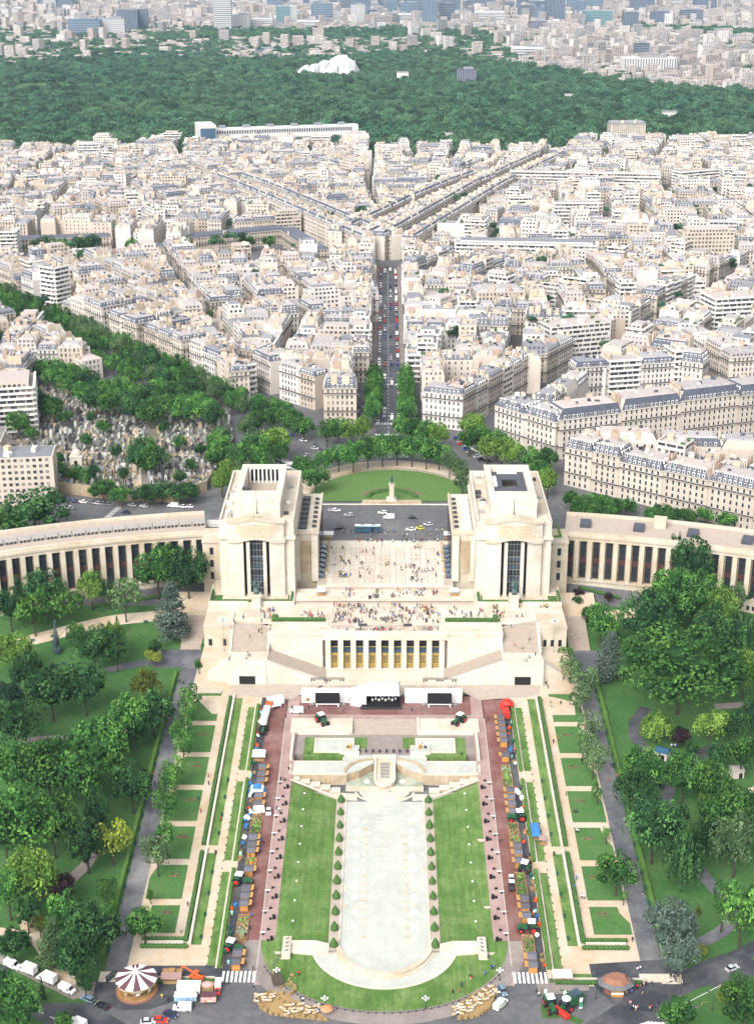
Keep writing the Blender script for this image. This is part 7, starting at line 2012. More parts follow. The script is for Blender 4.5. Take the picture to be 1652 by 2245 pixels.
# vans and cars along the carousel-side street
sl = R(-29)
for u, v, k, c, lab in [(28,2116, "van", "white", "white panel van farthest up the street by the park"),(60,2128, "box_van", "white", "white box van behind the panel van by the park"),(103,2148, "box_van", "white", "white box van with a small green mark, by the sandy path end"),(148,2170, "van", "white", "long white van parked at the sandy path end"),
      (193,2190, "estate", "steel blue", "pale blue estate car parked beside the carousel plaza"),(225,2205, "car", "black", "black car behind the pale blue estate by the carousel"),(172,2243, "van", "white", "white van driving at the lower photo edge")]:
 x, y, z = on(u, v + 4); car(c, k, (x, y, z + .14 if u < 240 else z), sl + (PI if k != "van" or u > 160 else 0) if k != "box_van" else sl + PI, lab, "vehicles beside the carousel")
for u, v, k, c, lab, r_ in [(352,2238, "car", "red", "red car below the carousel"),(372,2226, "car", "black", "dark saloon car beside the red car below the carousel"),(400,2216, "van", "white", "white van in front of the painted trailers", ), ] and [(352,2240, "car", "red", "red car below the carousel", R(-8)),(374,2227, "car", "dark blue", "dark saloon beside the red car below the carousel", R(-30)),(400,2214, "van", "white", "white van in front of the painted trailers", PI),(325,2243, "car", "silver", "silver car at the lower edge beside the red car", R(5))]:
 x, y, z = on(u, v); car(c, k, (x, y, z + .03), r_, lab, "vehicles below the carousel")
for u, v, k, c, lab, r_ in [(1101,2176, "estate", "steel blue", "grey-blue estate car at the crossing by the straw pen", R(-75)),(1096,2206, "van", "white", "white van with green side stripe beside the straw pen", R(52)),(1603,2126, "car", "silver", "silver car driving along the kiosk-side street", R(27)),
       (650,1562, "van", "white", "small white van on the red road before the stage", PI),(563,1782, "van", "white", "white van parked at the stalls beside the blue arch", PI + .15),(589,1782, "car", "white", "white car on the red road near the blue arch", R(-88)),
       (1120,1930, "car", "white", "white-roofed car on the red road beside the planted beds", R(-91)),(1120,1948, "car", "black", "black car behind the white-roofed car on the red road", R(89))]:
 x, y, z = on(u, v); car(c, k, (x, y, z + .08), r_, lab)
x, y, z = on(1096,2206); h = MB(); h.box(-.3,0,.95,2.2,1.93,.35)
t_ = [o for o in C.objects if o.get('label', '').startswith("white van with green side stripe")][0]; h.build("side_stripe", mat("stripe_green", (.08,.35,.06),.1,1), t_)
# square
for u, v, k, c, lab, r_ in [(806,1166, "coach", "coach blue", "long blue coach with white roof stopped on the square", 0.0),(736,1121, "car", "white", "white car beside the square lamp on the road", 0),(764,1131, "estate", "silver", "silver estate driving across the square", PI),(838,1126, "estate", "white", "white estate car nearest the statue terrace", PI),(852,1137, "van", "white", "small white van behind the white estate on the square", PI),
       (904,1137, "car", "black", "small black car alone on the square", 0),(743,1160, "car", "black", "black car left of the blue coach", PI),(900,1163, "car", "white", "white car right of the blue coach", PI),(920,1160, "car", "yellow", "yellow-green car between two pale cars", PI),(938,1152, "car", "silver", "pale silver car behind the yellow-green car", PI)]:
 x, y, z = on(u, v); o = car(c, k, (x, y, z + .06), r_, lab)
cr = random.Random(9)
lst = []
for u, v, r_ in [(1010,975,.4),(1022,985,.3),(1030,992,.6),(1046,1003,.5),(1055,1010,.4),(1068,1012,.2),(1003,1008,.9),(665,968,-.6),(690,985,-.5),(1001,962,.3),(1015,958,.2),(640,955,-.4),(885,1004,.1),(672,1000,1.2)]:
 x, y, z = on(u, v); c = cr.choice(("white", "black", "silver", "red", "blue", "grey")); lst.append((car(c, "car", (x, y, z + .1), r_, "", "cars round the tree ring"), f"{c} car on the square beyond the tree ring"))
rank_labels(lst, (60,730), "the cream corner house")
for u, v, r_, lab in [(640,1028,2.3, "white and blue coach parked behind the carousel-side pavilion"),(620,1022,2.35, "second white coach beside the one behind the pavilion")]:
 x, y, z = on(u, v); car("white", "coach", (x, y, z + .1), r_, lab)
lst = []
for u, v in [(128,1092),(150,1098),(165,1102),(182,1103),(200,1104),(214,1106),(228,1107),(240,1108),(290,1110),(316,1112),(380,1112),(400,1113),(415,1113),(152,1116),(275,1126),(112,1090)]:
 x, y, z = on(u, v); c = "red" if u == 128 else cr.choice(("white", "silver", "black", "grey", "dark blue")); k = "van" if u == 380 else "car"
 lst.append((car("white" if k == "van" else c, k, (x, y, z + .15), R(-12) + (PI if u % 3 else 0), "", "cars parked below the cemetery wall"), f"{'white van' if k == 'van' else c + ' car'} on the road below the cemetery wall"))
rank_labels(lst, (-70,640), "the scaffold")
lst = []
yy = 772.0
while yy < 1175:
 for x, p in ((-3.9,.75),(-.6,.16),(3.6,.16),(7.6,.85)):
  if cr.random() < p:
   c = cr.choice(("white", "white", "silver", "silver", "black", "grey", "dark blue", "blue", "red") if cr.random() < .9 else ("red",)); k = "van" if cr.random() < .15 else "car"
   lst.append((car("white" if k == "van" else c, k, (x + cr.uniform(-.2,.2), yy + cr.uniform(-1,1), Zg(0, yy) + .1), R(90) * (1 if x > 1.7 else -1) , "", "cars along the avenue"), f"{'white van' if k == 'van' else c + ' car'} {'parked' if p > .5 else 'driving'} on the central avenue"))
 yy += 6.2
for q in (-15.5,-13.0,17.5,15.2):
 for k in range(9):
  if cr.random() < .7: c = cr.choice(("white", "silver", "black")); lst.append((car(c, "car", (q, 762 + k * 7.5, Zg(0,770) + .05), R(90), "", "cars along the avenue"), f"{c} car in the side lane of the avenue"))
rank_labels(lst, (0,750), "the square")
# ================================================================== FARM MACHINES
def tractor(loc, rotz, label, group="green tractors among the stalls"):
 if "tractor" in CARS: return copy_thing(CARS["tractor"], loc, rotz, label, group)
 t = thing("tractor", label, "tractor", loc, rotz, group)
 b = MB(); extrude_profile(b, [(.2,.8),(2.5,.75),(2.6,1.2),(2.4,1.65),(.2,1.85)],.95,0,.1); b.build("bonnet", M["green_paint"], t)
 b = MB(); b.box(2.62,0,.85,.12,.75,.7); b.build("grille", M["black"], t)
 b = MB(); b.box(.2,0,.6,3.6,.7,.5); b.build("chassis", M["dark_grey"], t)
 b = MB(); extrude_profile(b, [(-1.35,1.1),(.35,1.1),(.15,2.6),(-1.25,2.6)],1.5,0,.1); b.build("cab_glass", M["glass"], t)
 b = MB(); b.box(-.55,0,2.6,1.75,1.65,.22); b.build("cab_roof", M["white_metal"], t)
 b = MB(); b.tube((.45,.5,1.7),(.45,.5,2.8),.07); b.build("exhaust", M["black"], t)
 for s in (-1,1):
  put("wheel", WH_TRACR, t, (-1.0, s * .98,.98)); put("wheel", WH_TRACF, t, (1.75, s * .85,.62))
  b = MB(); b.box(-1.0, s * .95,1.98,1.5,.6,.12); b.box(-1.75, s * .95,1.5,.1,.6,.5); b.build("mudguard", M["green_paint"], t)
  b = MB(); b.box(2.55, s * .3,1.35,.1,.22,.14); b.build("headlight", LAMP, t)
 CARS["tractor"] = t
 return t
for u, v, r_, lab in [(706,1586, R(-60), "green tractor with red wheels on the upper terrace left of the steps"),(1005,1586, R(-128), "green tractor with red wheels on the upper terrace right of the steps"),(578,1605, R(-95), "green tractor seen from behind at the long white tanker"),
      (530,1938, R(-12), "green tractor among the carousel-side stalls, middle of the row"),(512,2085, R(-18), "green tractor among the carousel-side stalls, near the crossing"),
      (1133,1798, PI + .1, "green tractor among the kiosk-side stalls, farthest from the street"),(1150,1908, R(70), "large green tractor among the kiosk-side stalls, middle of the row"),(1158,2042, PI - .05, "green tractor among the kiosk-side stalls, nearest the street"),(1206,2212, R(-80), "green tractor on its grass mat beside the combine")]:
 x, y, z = on(u, v); o = tractor((x, y, z + .07), r_, lab); o.scale = (1.35,) * 3 if u != 578 else (1.2,) * 3
x, y, z = on(1206,2214); h = MB(); h.box(x - .3, y - .6, z + .02,4.6,5.6,.1); h.build("grass_mat", M["hedge"], None, label="square of turf under the tractor at the street", category="turf")
# combine harvester
x, y, z = on(1252,2205); t = thing("combine_harvester", "green combine harvester with wide red header on the street corner", "combine harvester", (x, y, z), R(-140)); t.scale = (1.1,) * 3
b = MB(); extrude_profile(b, [(-3.2,1.0),(1.4,1.0),(1.4,3.2),(-2.4,3.3),(-3.4,2.4)],2.6,0,.15); b.build("body", M["green_paint"], t)
b = MB(); b.box(-1.2,0,3.3,2.6,2.2,.35); b.build("grain_tank", M["glass_blue"], t)
b = MB(); extrude_profile(b, [(1.45,1.5),(2.9,1.5),(3.2,2.4),(2.7,3.3),(1.45,3.3)],1.8,0,.1); b.build("cab_glass", M["glass"], t)
b = MB(); b.ring(2.1,0,[(1.15,3.3),(1.15,3.5),(.5,3.62)],10); b.build("cab_roof", M["white_metal"], t)
b = MB(); b.box(3.4,0,.7,1.2,1.2,.9); b.build("feeder", M["green_paint"], t)
b = MB(); b.box(4.3,0,.35,.9,6.4,.9); b.tube((4.75,-3.1,.95),(4.75,3.1,.95),.5, n=8); b.build("header", M["red_paint"], t)
for k in range(9): b = MB(); b.box(5.2,-2.9 + k * .72,.3,.7,.12,.25); b.build("crop_divider", M["red_paint"], t)
b = MB(); b.tube((-1,-1.2,3.0),(.9,-3.4,3.3),.2); b.build("unloading_pipe", M["green_paint"], t)
for s in (-1,1): put("wheel", WH_TRACR, t, (2.0, s * 1.5,.98)); put("wheel", WH_TRACF, t, (-2.3, s * 1.2,.62))
x, y, z = on(1248,2216); h = MB(); h.box(x - .8, y - 2.4, z + .02,8.5,2.2,.1, R(-35)); h.build("grass_mat", M["hedge"], None, label="strip of turf under the red combine header", category="turf")
for u, v in ((1190,2196),(1232,2199),(1268,2215)):
 x, y, z = on(u, v); t = thing("flag_banner", f"tall green and white banner {['before the white tent','between tractor and combine','by the red header'][(1190,1232,1268).index(u)]}", "banner", (x, y, z),.3, "green and white banners at the street")
 b = MB(); b.tube((0,0,0),(0,0,4.2),.05); b.build("pole", M["steel"], t)
 b = MB(); b.box(.5,0,2.9,.95,.06,1.2); b.box(.5,0,.5,.95,.06,.5); b.build("white_panel", M["white_cloth"], t); b = MB(); b.box(.5,0,1.0,.95,.06,1.9); b.build("green_panel", mat("banner_green", (.03,.25,.12),.05,1), t)
# telehandler, tanker, trailers
x, y, z = on(432,2150); t = thing("telehandler", "orange telehandler with its boom raised beside the snack kiosk", "loader", (x, y, z + .13), R(165))
b = MB(); b.box(0,0,.7,4.2,1.6,.8); b.box(-.4,.5,1.5,1.6,.9,.6); b.build("body", M["orange_paint"], t)
b = MB(); b.box(.2,-.4,1.5,1.4,1.0,1.3); b.build("cab_glass", M["glass"], t); b = MB(); b.box(.2,-.4,2.8,1.5,1.1,.12); b.build("cab_roof", M["orange_paint"], t)
b = MB(); b.tube((-1.9,.5,1.7),(3.9,.3,4.4),.32,.26,6); b.tube((3.9,.3,4.4),(4.5,.3,3.6),.2); b.build("boom", M["orange_paint"], t)
for s in (-1,1):
 for q in (-1.4,1.4): put("wheel", WH_TRACF, t, (q, s * .9,.62))
def trailer(u, v, rot, L, W, H, m, label, extra=None, cat="trailer", wheels=True, dz=.05):
 x, y, z = on(u, v); t = thing("trailer", label, cat, (x, y, z + dz), rot)
 b = MB(); b.box(0,0,.7, L, W, H, bottom=True); b.build("body", m, t)
 b = MB(); b.box(0,0,.7 + H, L * 1.02, W * 1.02,.12); b.build("roof", extra or m, t)
 b = MB(); b.box(0,0,.45, L * .9, W * .7,.3); b.build("chassis", M["dark_grey"], t)
 if wheels:
  for s in (-1,1):
   for q in (-L * .3, L * .3): put("wheel", WH_VAN, t, (q, s * W * .42,.4))
 return t
trailer(415,2176,0,6.5,3.0,2.2, M["white_metal"], "large white market truck beside the painted trailers"); trailer(408,2195,.02,6.2,2.2,1.6, mat("painted_side", (.30,.42,.42),.5,1.2, blotch=(.12,.2,.5), blotch_scale=.8), "painted trailer with blue and white side below the market truck", M["white_cloth"])
trailer(458,2196,.05,4.2,2.3,1.7, mat("painted_red", (.48,.16,.13),.4,1.2, blotch=(.6,.5,.45), blotch_scale=.9), "small red and white painted trailer", M["plum"])
t = trailer(455,2172,0,3.6,2.3,1.4, M["straw"], "round tanker with painted fruit end beside the market truck"); b = MB(); b.blob(0,0,2.0,1.9,1.3,.9,10,6); b.build("tank", mat("painted_pink", (.50,.28,.26),.3,1), t, smooth=True)
t = car("red", "box_van", (*on(478,2172)[:2], on(478,2172)[2] + .05), R(-88), "short red truck beside the painted trailers"); t.scale = (.8,) * 3
t = trailer(582,1577, R(86),11,2.3,2.0, M["white_metal"], "long white tanker trailer on the red road behind a tractor");
t = trailer(592,1552, R(82),3.6,2.4,2.2, M["orange_paint"], "orange-red truck cab at the head of the long white tanker")
t = trailer(604,1545, R(25),6.0,3.0,2.2, M["white_cloth"], "white folding stage truck at the head of the stalls")
b = MB(); b.box(-1.0,-2.6,1.4,4,2.4,.12); b.tube((-2.6,-3.6,.1),(-2.6,-3.6,1.4),.06); b.tube((.8,-3.6,.1),(.8,-3.6,1.4),.06); b.build("side_deck", M["white_metal"], t)
trailer(1108,1573, R(92),4.6,2.3,2.3, M["red_paint"], "red food truck at the head of the kiosk-side stalls")
x, y, z = on(1110,1552); t = thing("inflatable_arch", "red inflatable dome at the head of the kiosk-side stalls", "inflatable", (x, y, z + .05),0)
b = MB(); b.ring(0,0,[(2.6,0),(2.75,1.0),(2.4,2.4),(1.5,3.3),(.4,3.7)],14); b.build("dome", M["red_paint"], t, smooth=True); b = MB(); b.box(0,-2.5,.1,2.2,.9,2.0); b.build("opening", M["black"], t)
x, y, z = on(564,1742); t = thing("arch_tent", "blue and white arched tent over the carousel-side stalls", "tent", (x, y, z + .05),0)
b = MB(); n = 12
for k in range(n):
 a0_, a1_ = PI * k / n, PI * (k + 1) / n
 for yy in (-1.8,):
  b.quad((3.2 * math.cos(a0_),1.4,3.6 * math.sin(a0_)),(3.2 * math.cos(a1_),1.4,3.6 * math.sin(a1_)),(2.9 * math.cos(a1_),-1.6,3.2 * math.sin(a1_)),(2.9 * math.cos(a0_),-1.6,3.2 * math.sin(a0_)),1 if k in (3,8) else 0)
  b.quad((3.2 * math.cos(a0_),1.4,3.6 * math.sin(a0_)),(2.1 * math.cos(a0_),1.6,2.6 * math.sin(a0_)),(2.1 * math.cos(a1_),1.6,2.6 * math.sin(a1_)),(3.2 * math.cos(a1_),1.4,3.6 * math.sin(a1_)),0)
  b.quad((2.9 * math.cos(a0_),-1.6,3.2 * math.sin(a0_)),(2.9 * math.cos(a1_),-1.6,3.2 * math.sin(a1_)),(2.0 * math.cos(a1_),-1.7,2.3 * math.sin(a1_)),(2.0 * math.cos(a0_),-1.7,2.3 * math.sin(a0_)),1)
b.build("canopy", [M["blue_paint"], M["white_cloth"]], t)
def tent(u, v, sx, sy, label, peak=True, dz=.06, rot=0, m="white_cloth", hh=2.4):
 x, y, z = on(u, v); t = thing("market_tent", label, "tent", (x, y, z + dz), rot)
 b = MB(); lo = [(-sx / 2,-sy / 2),(sx / 2,-sy / 2),(sx / 2, sy / 2),(-sx / 2, sy / 2)]
 b.frustum(lo, hh, [(p[0] * (.05 if peak else .9), p[1] * (.05 if peak else .9)) for p in lo], hh + (1.5 if peak else .25), cap=0); b.frustum(lo, hh - .35, lo, hh); b.build("canopy", M[m], t)
 for p in lo: b = MB(); b.tube((p[0] * .97, p[1] * .97,0),(p[0] * .97, p[1] * .97, hh),.06); b.build("post", M["steel"], t)
 b = MB(); b.box(0,-sy * .3,.0, sx * .8,.7,.9); b.build("counter", M["wood"], t)
 return t
tent(568,1664,4.6,4.6, "white peaked tent at the head of the carousel-side stalls"); tent(1231,2150,5.6,3.2, "white flat tent beside the street hedge", False, .12)
tent(717,1297,3.6,3.2, "white tent with cafe tables at the carousel-side parvis corner", False, 9.0); tent(982,1297,3.6,3.2, "white tent with cafe tables at the kiosk-side parvis corner", False, 9.0)
for o in C.objects:                                   # those two stand on the upper landing
 if o.get('label', '').startswith("white tent with cafe"): o.location = ((-26.5 if "carousel" in o['label'] else 28.5),552,24.0)
tent(1172,1832,2.8,7.5, "blue tarpaulin awning over the lane behind the stalls", False, .06,0, "blue_paint"); tent(1188,1850,2.4,2.2, "small pink awning below the blue tarpaulin", False, .06,0, "pink_pave")
# ================================================================== MARKET STALLS
STALL = None
def stall(loc, side, label):
 global STALL
 if STALL is None:
  t = thing("market_stall", label, "market stall", loc, 0, "wooden market stalls along the red roads")
  b = MB(); b.box(-1.15,0,0,.1,3.0,2.2); b.box(0,1.45,0,2.3,.1,2.2); b.box(0,-1.45,0,2.3,.1,2.2); b.build("wall", M["wood_orange"], t)
  b = MB(); b.quad((-1.4,-1.75,2.25),(1.3,-1.75,2.25),(1.3,0,2.75),(-1.4,0,2.75)); b.quad((-1.4,0,2.75),(1.3,0,2.75),(1.3,1.75,2.25),(-1.4,1.75,2.25)); b.box(-.05,-1.75,2.12,2.7,.06,.14, mi=0); b.build("roof", M["stall_roof"], t)
  b = MB(); b.prism([(-1.3,-1.62),(1.2,-1.62),(1.2,-1.55),(-1.3,-1.55)],1.9,2.3); b.build("gable_board", M["wood_orange"], t)
  b = MB(); b.quad((1.2,-1.35,2.2),(2.35,-1.35,2.35),(2.35,1.35,2.35),(1.2,1.35,2.2)); b.quad((1.2,1.35,2.14),(2.35,1.35,2.29),(2.35,-1.35,2.29),(1.2,-1.35,2.14)); b.build("flap", mat("flap_orange", (.42,.23,.08),.15,1), t)
  b = MB(); b.box(1.1,0,0,.4,2.8,1.0); b.build("counter", M["wood"], t)
  STALL = t; KEEP = t
  t.rotation_euler = (0,0,0 if side < 0 else PI)
  return t
 return copy_thing(STALL, loc, 0 if side < 0 else PI, label, "wooden market stalls along the red roads")
lst = []
LEFT_STALLS = [1693,1708,1722,1755,1772,1848,1860,1872,1918,1960,1976,1993,2103,2122]
RIGHT_STALLS = [1582,1594,1607,1620,1633,1665,1742,1757,1772,1788,1864,1879,1897,1980,1997,2018,2108,2126]
for S, vs in ((-1, LEFT_STALLS),(1, RIGHT_STALLS)):
 last = None
 for v in vs:
  y = P(845, v, 3)[1]
  for _ in range(6): y = P(845, v, Zg(0, y))[1]
  if last is not None and last - y < 3.35: y = last - 3.35
  last = y
  t = stall((S * 42.6, y, Zg(0, y) + .05), S, "")
  lst.append((t, f"wooden stall with dark roof on the {'carousel' if S < 0 else 'kiosk'}-side road"))
rank_labels(lst, (0,340), "the street")
# planted show beds
PL_COL = [M["hedge"], M["hedge_bright"], mat("lettuce", (.14,.26,.05),.3,1.5), mat("pumpkin", (.60,.24,.03),.2,1), mat("cabbage", (.22,.30,.20),.3,1), M["straw"], M["red_paint"]]
def show_bed(S, v0, v1, label, mixes, x=42.4, w=3.4):
 ya, yb = [on(845 + S * 42.4 * 6.6, v)[1] for v in (v1, v0)]
 t = thing("show_bed", label, "garden bed", (S * x, (ya + yb) / 2,0),0, "planted show beds between the stalls")
 L = yb - ya; zc = lambda yy: Zg(0,(ya + yb) / 2 + yy) + .06
 h = MB()
 for (px, py, sx, sy) in ((-w / 2,0,.18, L),(w / 2,0,.18, L),(0,-L / 2, w, .18),(0, L / 2, w, .18)): h.box(px, py, zc(py) - .4, sx, sy, .9)
 h.build("frame", M["wood"], t)
 h = MB(); h.quad((-w / 2,-L / 2, zc(-L / 2) + .25),(w / 2,-L / 2, zc(-L / 2) + .25),(w / 2, L / 2, zc(L / 2) + .25),(-w / 2, L / 2, zc(L / 2) + .25)); h.build("soil", M["soil"], t)
 h = MB(); n = int(L * w * 1.9)
 for k in range(n):
  px, py = rnd.uniform(-w / 2 + .2, w / 2 - .2), rnd.uniform(-L / 2 + .2, L / 2 - .2); s = rnd.uniform(.18,.42)
  h.blob(px, py, zc(py) + .3 + s * .4, s, s, s * rnd.uniform(.6,1.6),6,4, mixes[int((py / L + .5) * len(mixes) * .999)] if rnd.random() < .7 else rnd.choice(mixes), jit=.2)
 h.build("plants", PL_COL, t, kind='stuff')
for a in [(-1,1786,1832, "carousel-side show bed with timber frames and leaf plants above the middle stalls", (0,2,5)),(-1,1882,1910, "carousel-side show bed with yellow produce between the middle stalls", (5,3,2)),(-1,2008,2066, "long carousel-side show bed with boxes and straw near the street", (5,4,5,2)),
   (1,1680,1728, "kiosk-side show bed of young fruit bushes", (1,2,4)),(1,1806,1850, "kiosk-side show bed of lettuce rows", (2,5,0)),(1,1915,1966, "kiosk-side show bed like a small meadow", (0,1,0,2)),(1,2052,2096, "kiosk-side show bed with bright green end nearest the street", (2,1,0,5))]: show_bed(*a)
# clutter behind the stalls: crates, bins, covered goods
lst = []
CL = [("crate", "wooden crate", M["wood"]),("bin", "mint green bin", M["mint"]),("bin", "dark green bin", M["green_bench"]),("goods_pile", "white covered pile", M["white_cloth"]),("goods_pile", "dark covered pile", M["dark_grey"]),("crate", "pale crate", M["straw"]),("crate", "blue crate", M["blue_paint"]),("crate", "orange crate", M["orange_paint"])]
CLM = []
for nm, ph, m_ in CL:
 b = MB()
 if nm == "bin": b.ring(0,0,[(.35,0),(.42,1.0),(.44,1.05),(.2,1.2)],8)
 elif nm == "crate":
  b.box(0,0,0,1.1,.8,.12); b.box(0,-.38,.12,1.1,.05,.6); b.box(0,.38,.12,1.1,.05,.6); b.box(-.53,0,.12,.05,.8,.6); b.box(.53,0,.12,.05,.8,.6); b.box(0,0,.12,.95,.66,.42)
 else: b.blob(0,0,.5,.9,.7,.7,8,5, jit=.2)
 CLM.append(b.mesh(nm, m_))
for S in (-1,1):
 for k in range(64):
  y = cr.uniform(346,486); x = S * cr.uniform(44.9,46.6); q = cr.randrange(len(CL))
  if S > 0 and y > 455 or cr.random() < .75:
   o = put(CL[q][0], CLM[q], None, (x, y, Zg(0, y) + .06), cr.uniform(0,6), category=CL[q][0].replace("_", " "), group="goods behind the stalls"); s = cr.uniform(.8,1.5); o.scale = (s, s, s)
   lst.append((o, f"{CL[q][1]} in the lane behind the {'carousel' if S < 0 else 'kiosk'}-side stalls"))
rank_labels(lst, (0,340), "the street")
# ================================================================== STAGE
t = thing("stage", "white-roofed open stage with black floor and drum kits on the red road", "stage", (-1.5,489,8.0))
b = MB(); b.box(0,0,0,14.5,8,1.3); b.build("floor", M["black"], t)
b = MB(); n = 8
for k in range(n):
 a0_, a1_ = lerp(.12,.55, k / n) * PI, lerp(.12,.55,(k + 1) / n) * PI
 b.quad((-5.5,-5.5 * math.cos(a0_) + 1,4.4 + 1.9 * math.sin(a0_)),(7,-5.5 * math.cos(a0_) + 1,4.4 + 1.9 * math.sin(a0_)),(7,-5.5 * math.cos(a1_) + 1,4.4 + 1.9 * math.sin(a1_)),(-5.5,-5.5 * math.cos(a1_) + 1,4.4 + 1.9 * math.sin(a1_)))
b.box(.75,3.4,5.6,12.5,3.4,.6); b.build("roof", M["white_cloth"], t)
b = MB(); b.box(.75,4.2,1.3,12.5,.3,5); b.box(6.9,.5,1.3,.3,7,5.6); b.build("back_wall", M["black"], t)
b = MB(); q = [(-5.5,-3.8),(-11.5,-2.5),(-11.5,3.6),(-5.5,4.2)]; b.prism(q[::-1] if area(q) < 0 else q, 0, lambda x, y: 5.8 if x > -6 else 4.2); b.build("side_cover", M["white_cloth"], t)
for k in range(8): b = MB(); b.ring(-3.2 + k * 1.25,-.6 + (k % 2) * .9,[(.42,1.3),(.42,1.95),(.1,2.0)],8); b.build("drum", M["white_paint"], t)
for k in range(6): b = MB(); x_ = -3.5 + k * 1.6; b.tube((x_, .2,1.3),(x_, .2,2.6),.04); b.ring(x_, .2,[(.4,2.55),(.05,2.65)],8); b.build("cymbal", M["white_metal"], t)
b = MB(); b.box(0,-4.4,0,15.5,1.2,.7); b.build("front_riser", M["black"], t)
def side_tent(x0, x1, label, screens):
 cx_ = (x0 + x1) / 2; t = thing("backstage_tent", label, "tent", (cx_, 490.5,8.0),0, "backstage tents beside the stage"); w = x1 - x0
 b = MB(); b.box(0,1,0, w, 5.4,3.4); b.build("wall", M["white_cloth"], t)
 b = MB(); lo = [(-w / 2 - .2,-1.9),(w / 2 + .2,-1.9),(w / 2 + .2,3.9),(-w / 2 - .2,3.9)]; b.frustum(lo, 3.4,[(-w / 2,.9),(w / 2,.9),(w / 2,1.1),(-w / 2,1.1)],4.6, cap=0); b.build("roof", M["white_cloth"], t)
 if screens:
  for q in (-w / 2 + 2.4, w / 2 - 2.6): b = MB(); b.box(q, -1.72,.6,1.5,.1,1.6); b.build("door_opening", M["wood"], t)
side_tent(-31.5,-10.3, "long white backstage tent at the carousel side of the stage", True); side_tent(7.6,29, "long white backstage tent at the kiosk side of the stage", False)
for cx_, lab in ((-21.5, "black video screen at the carousel side of the stage"),(20.5, "black video screen at the kiosk side of the stage")):
 t = thing("video_screen", lab, "screen", (cx_, 486.2,8.0),0, "video screens beside the stage")
 b = MB(); b.box(0,0,1.2,9.2,.5,4.4); b.build("panel", M["black"], t)
 b = MB(); b.box(0,0,.8,9.2,.6,.35); b.box(-4,0,0,.4,1.2,1.2); b.box(4,0,0,.4,1.2,1.2); b.build("support", M["white_metal"], t)
 t = thing("lighting_truss", lab.replace("black video screen", "tall steel lighting truss"), "truss", (cx_ , 487.5,8.0),0, "lighting trusses beside the stage")
 for q in (-6,6):
  b = MB()
  for dx in (-.3,.3):
   for dy in (-.3,.3): b.tube((q + dx, dy, 0),(q + dx, dy, 11),.05, n=4)
  for k in range(11): b.tube((q - .3,-.3, k),(q + .3,-.3, k + 1),.035, n=4); b.tube((q + .3,-.3, k),(q + .3,.3, k + 1),.035, n=4)
  b.box(q, 0,0,1.6,1.6,.35); b.build("tower", M["steel"], t)
 b = MB()
 for dy in (-.3,.3):
  for dz in (10.7,11.3): b.tube((-6.4, dy, dz),(6.4, dy, dz),.06, n=4)
 for k in range(16): b.tube((-6.4 + k * .8,-.3,10.7),(-5.6 + k * .8,-.3,11.3),.04, n=4)
 b.build("beam", M["dark_grey"], t)
 for q in (-5.9,-4.9,-1,0,1,4.9,5.9): b = MB(); b.ring(q, -.1,[(.2,9.9),(.3,10.3),(.22,10.7)],8); b.build("spotlight", M["black"], t)
# crowd barriers before the stage
bar = MB()
for dz in (.1,1.05): bar.tube((-1.15,0, dz),(1.15,0, dz),.03, n=4)
for k in range(13): bar.tube((-1.1 + k * .183,0,.1),(-1.1 + k * .183,0,1.05),.014, n=3)
bar.box(-.8,0,0,.06,.6,.06); bar.box(.8,0,0,.06,.6,.06); bar = bar.mesh("barrier", M["steel"])
lst = []
for x in np.arange(-33,31,2.4): lst.append((put("barrier", bar, None, (float(x),483.8 + rnd.uniform(-.2,.2), Zg(0,483.8) + .06), rnd.uniform(-.05,.05), category="barrier", group="steel barriers before the stage"), "steel crowd barrier in the line before the stage"))
for k in range(5): lst.append((put("barrier", bar, None, (-40.6 + k * .9,474 - k * 2.2 + 6, Zg(0,476) + .06), R(70), category="barrier", group="steel barriers by the white folding truck"), "steel crowd barrier beside the white folding truck"))
for S in (-1,1):
 for k in range(5): lst.append((put("barrier", bar, None, (S * (32.2 - k * .85),346.0 + k * 2.2 * .9, Zg(0,346 + k * 2) + .12), S * R(-66), category="barrier", group="steel barriers across the lawn corners"), f"steel barrier across the {'carousel' if S < 0 else 'kiosk'}-side lawn corner"))
rank_labels(lst, (-35,484), "the white van")
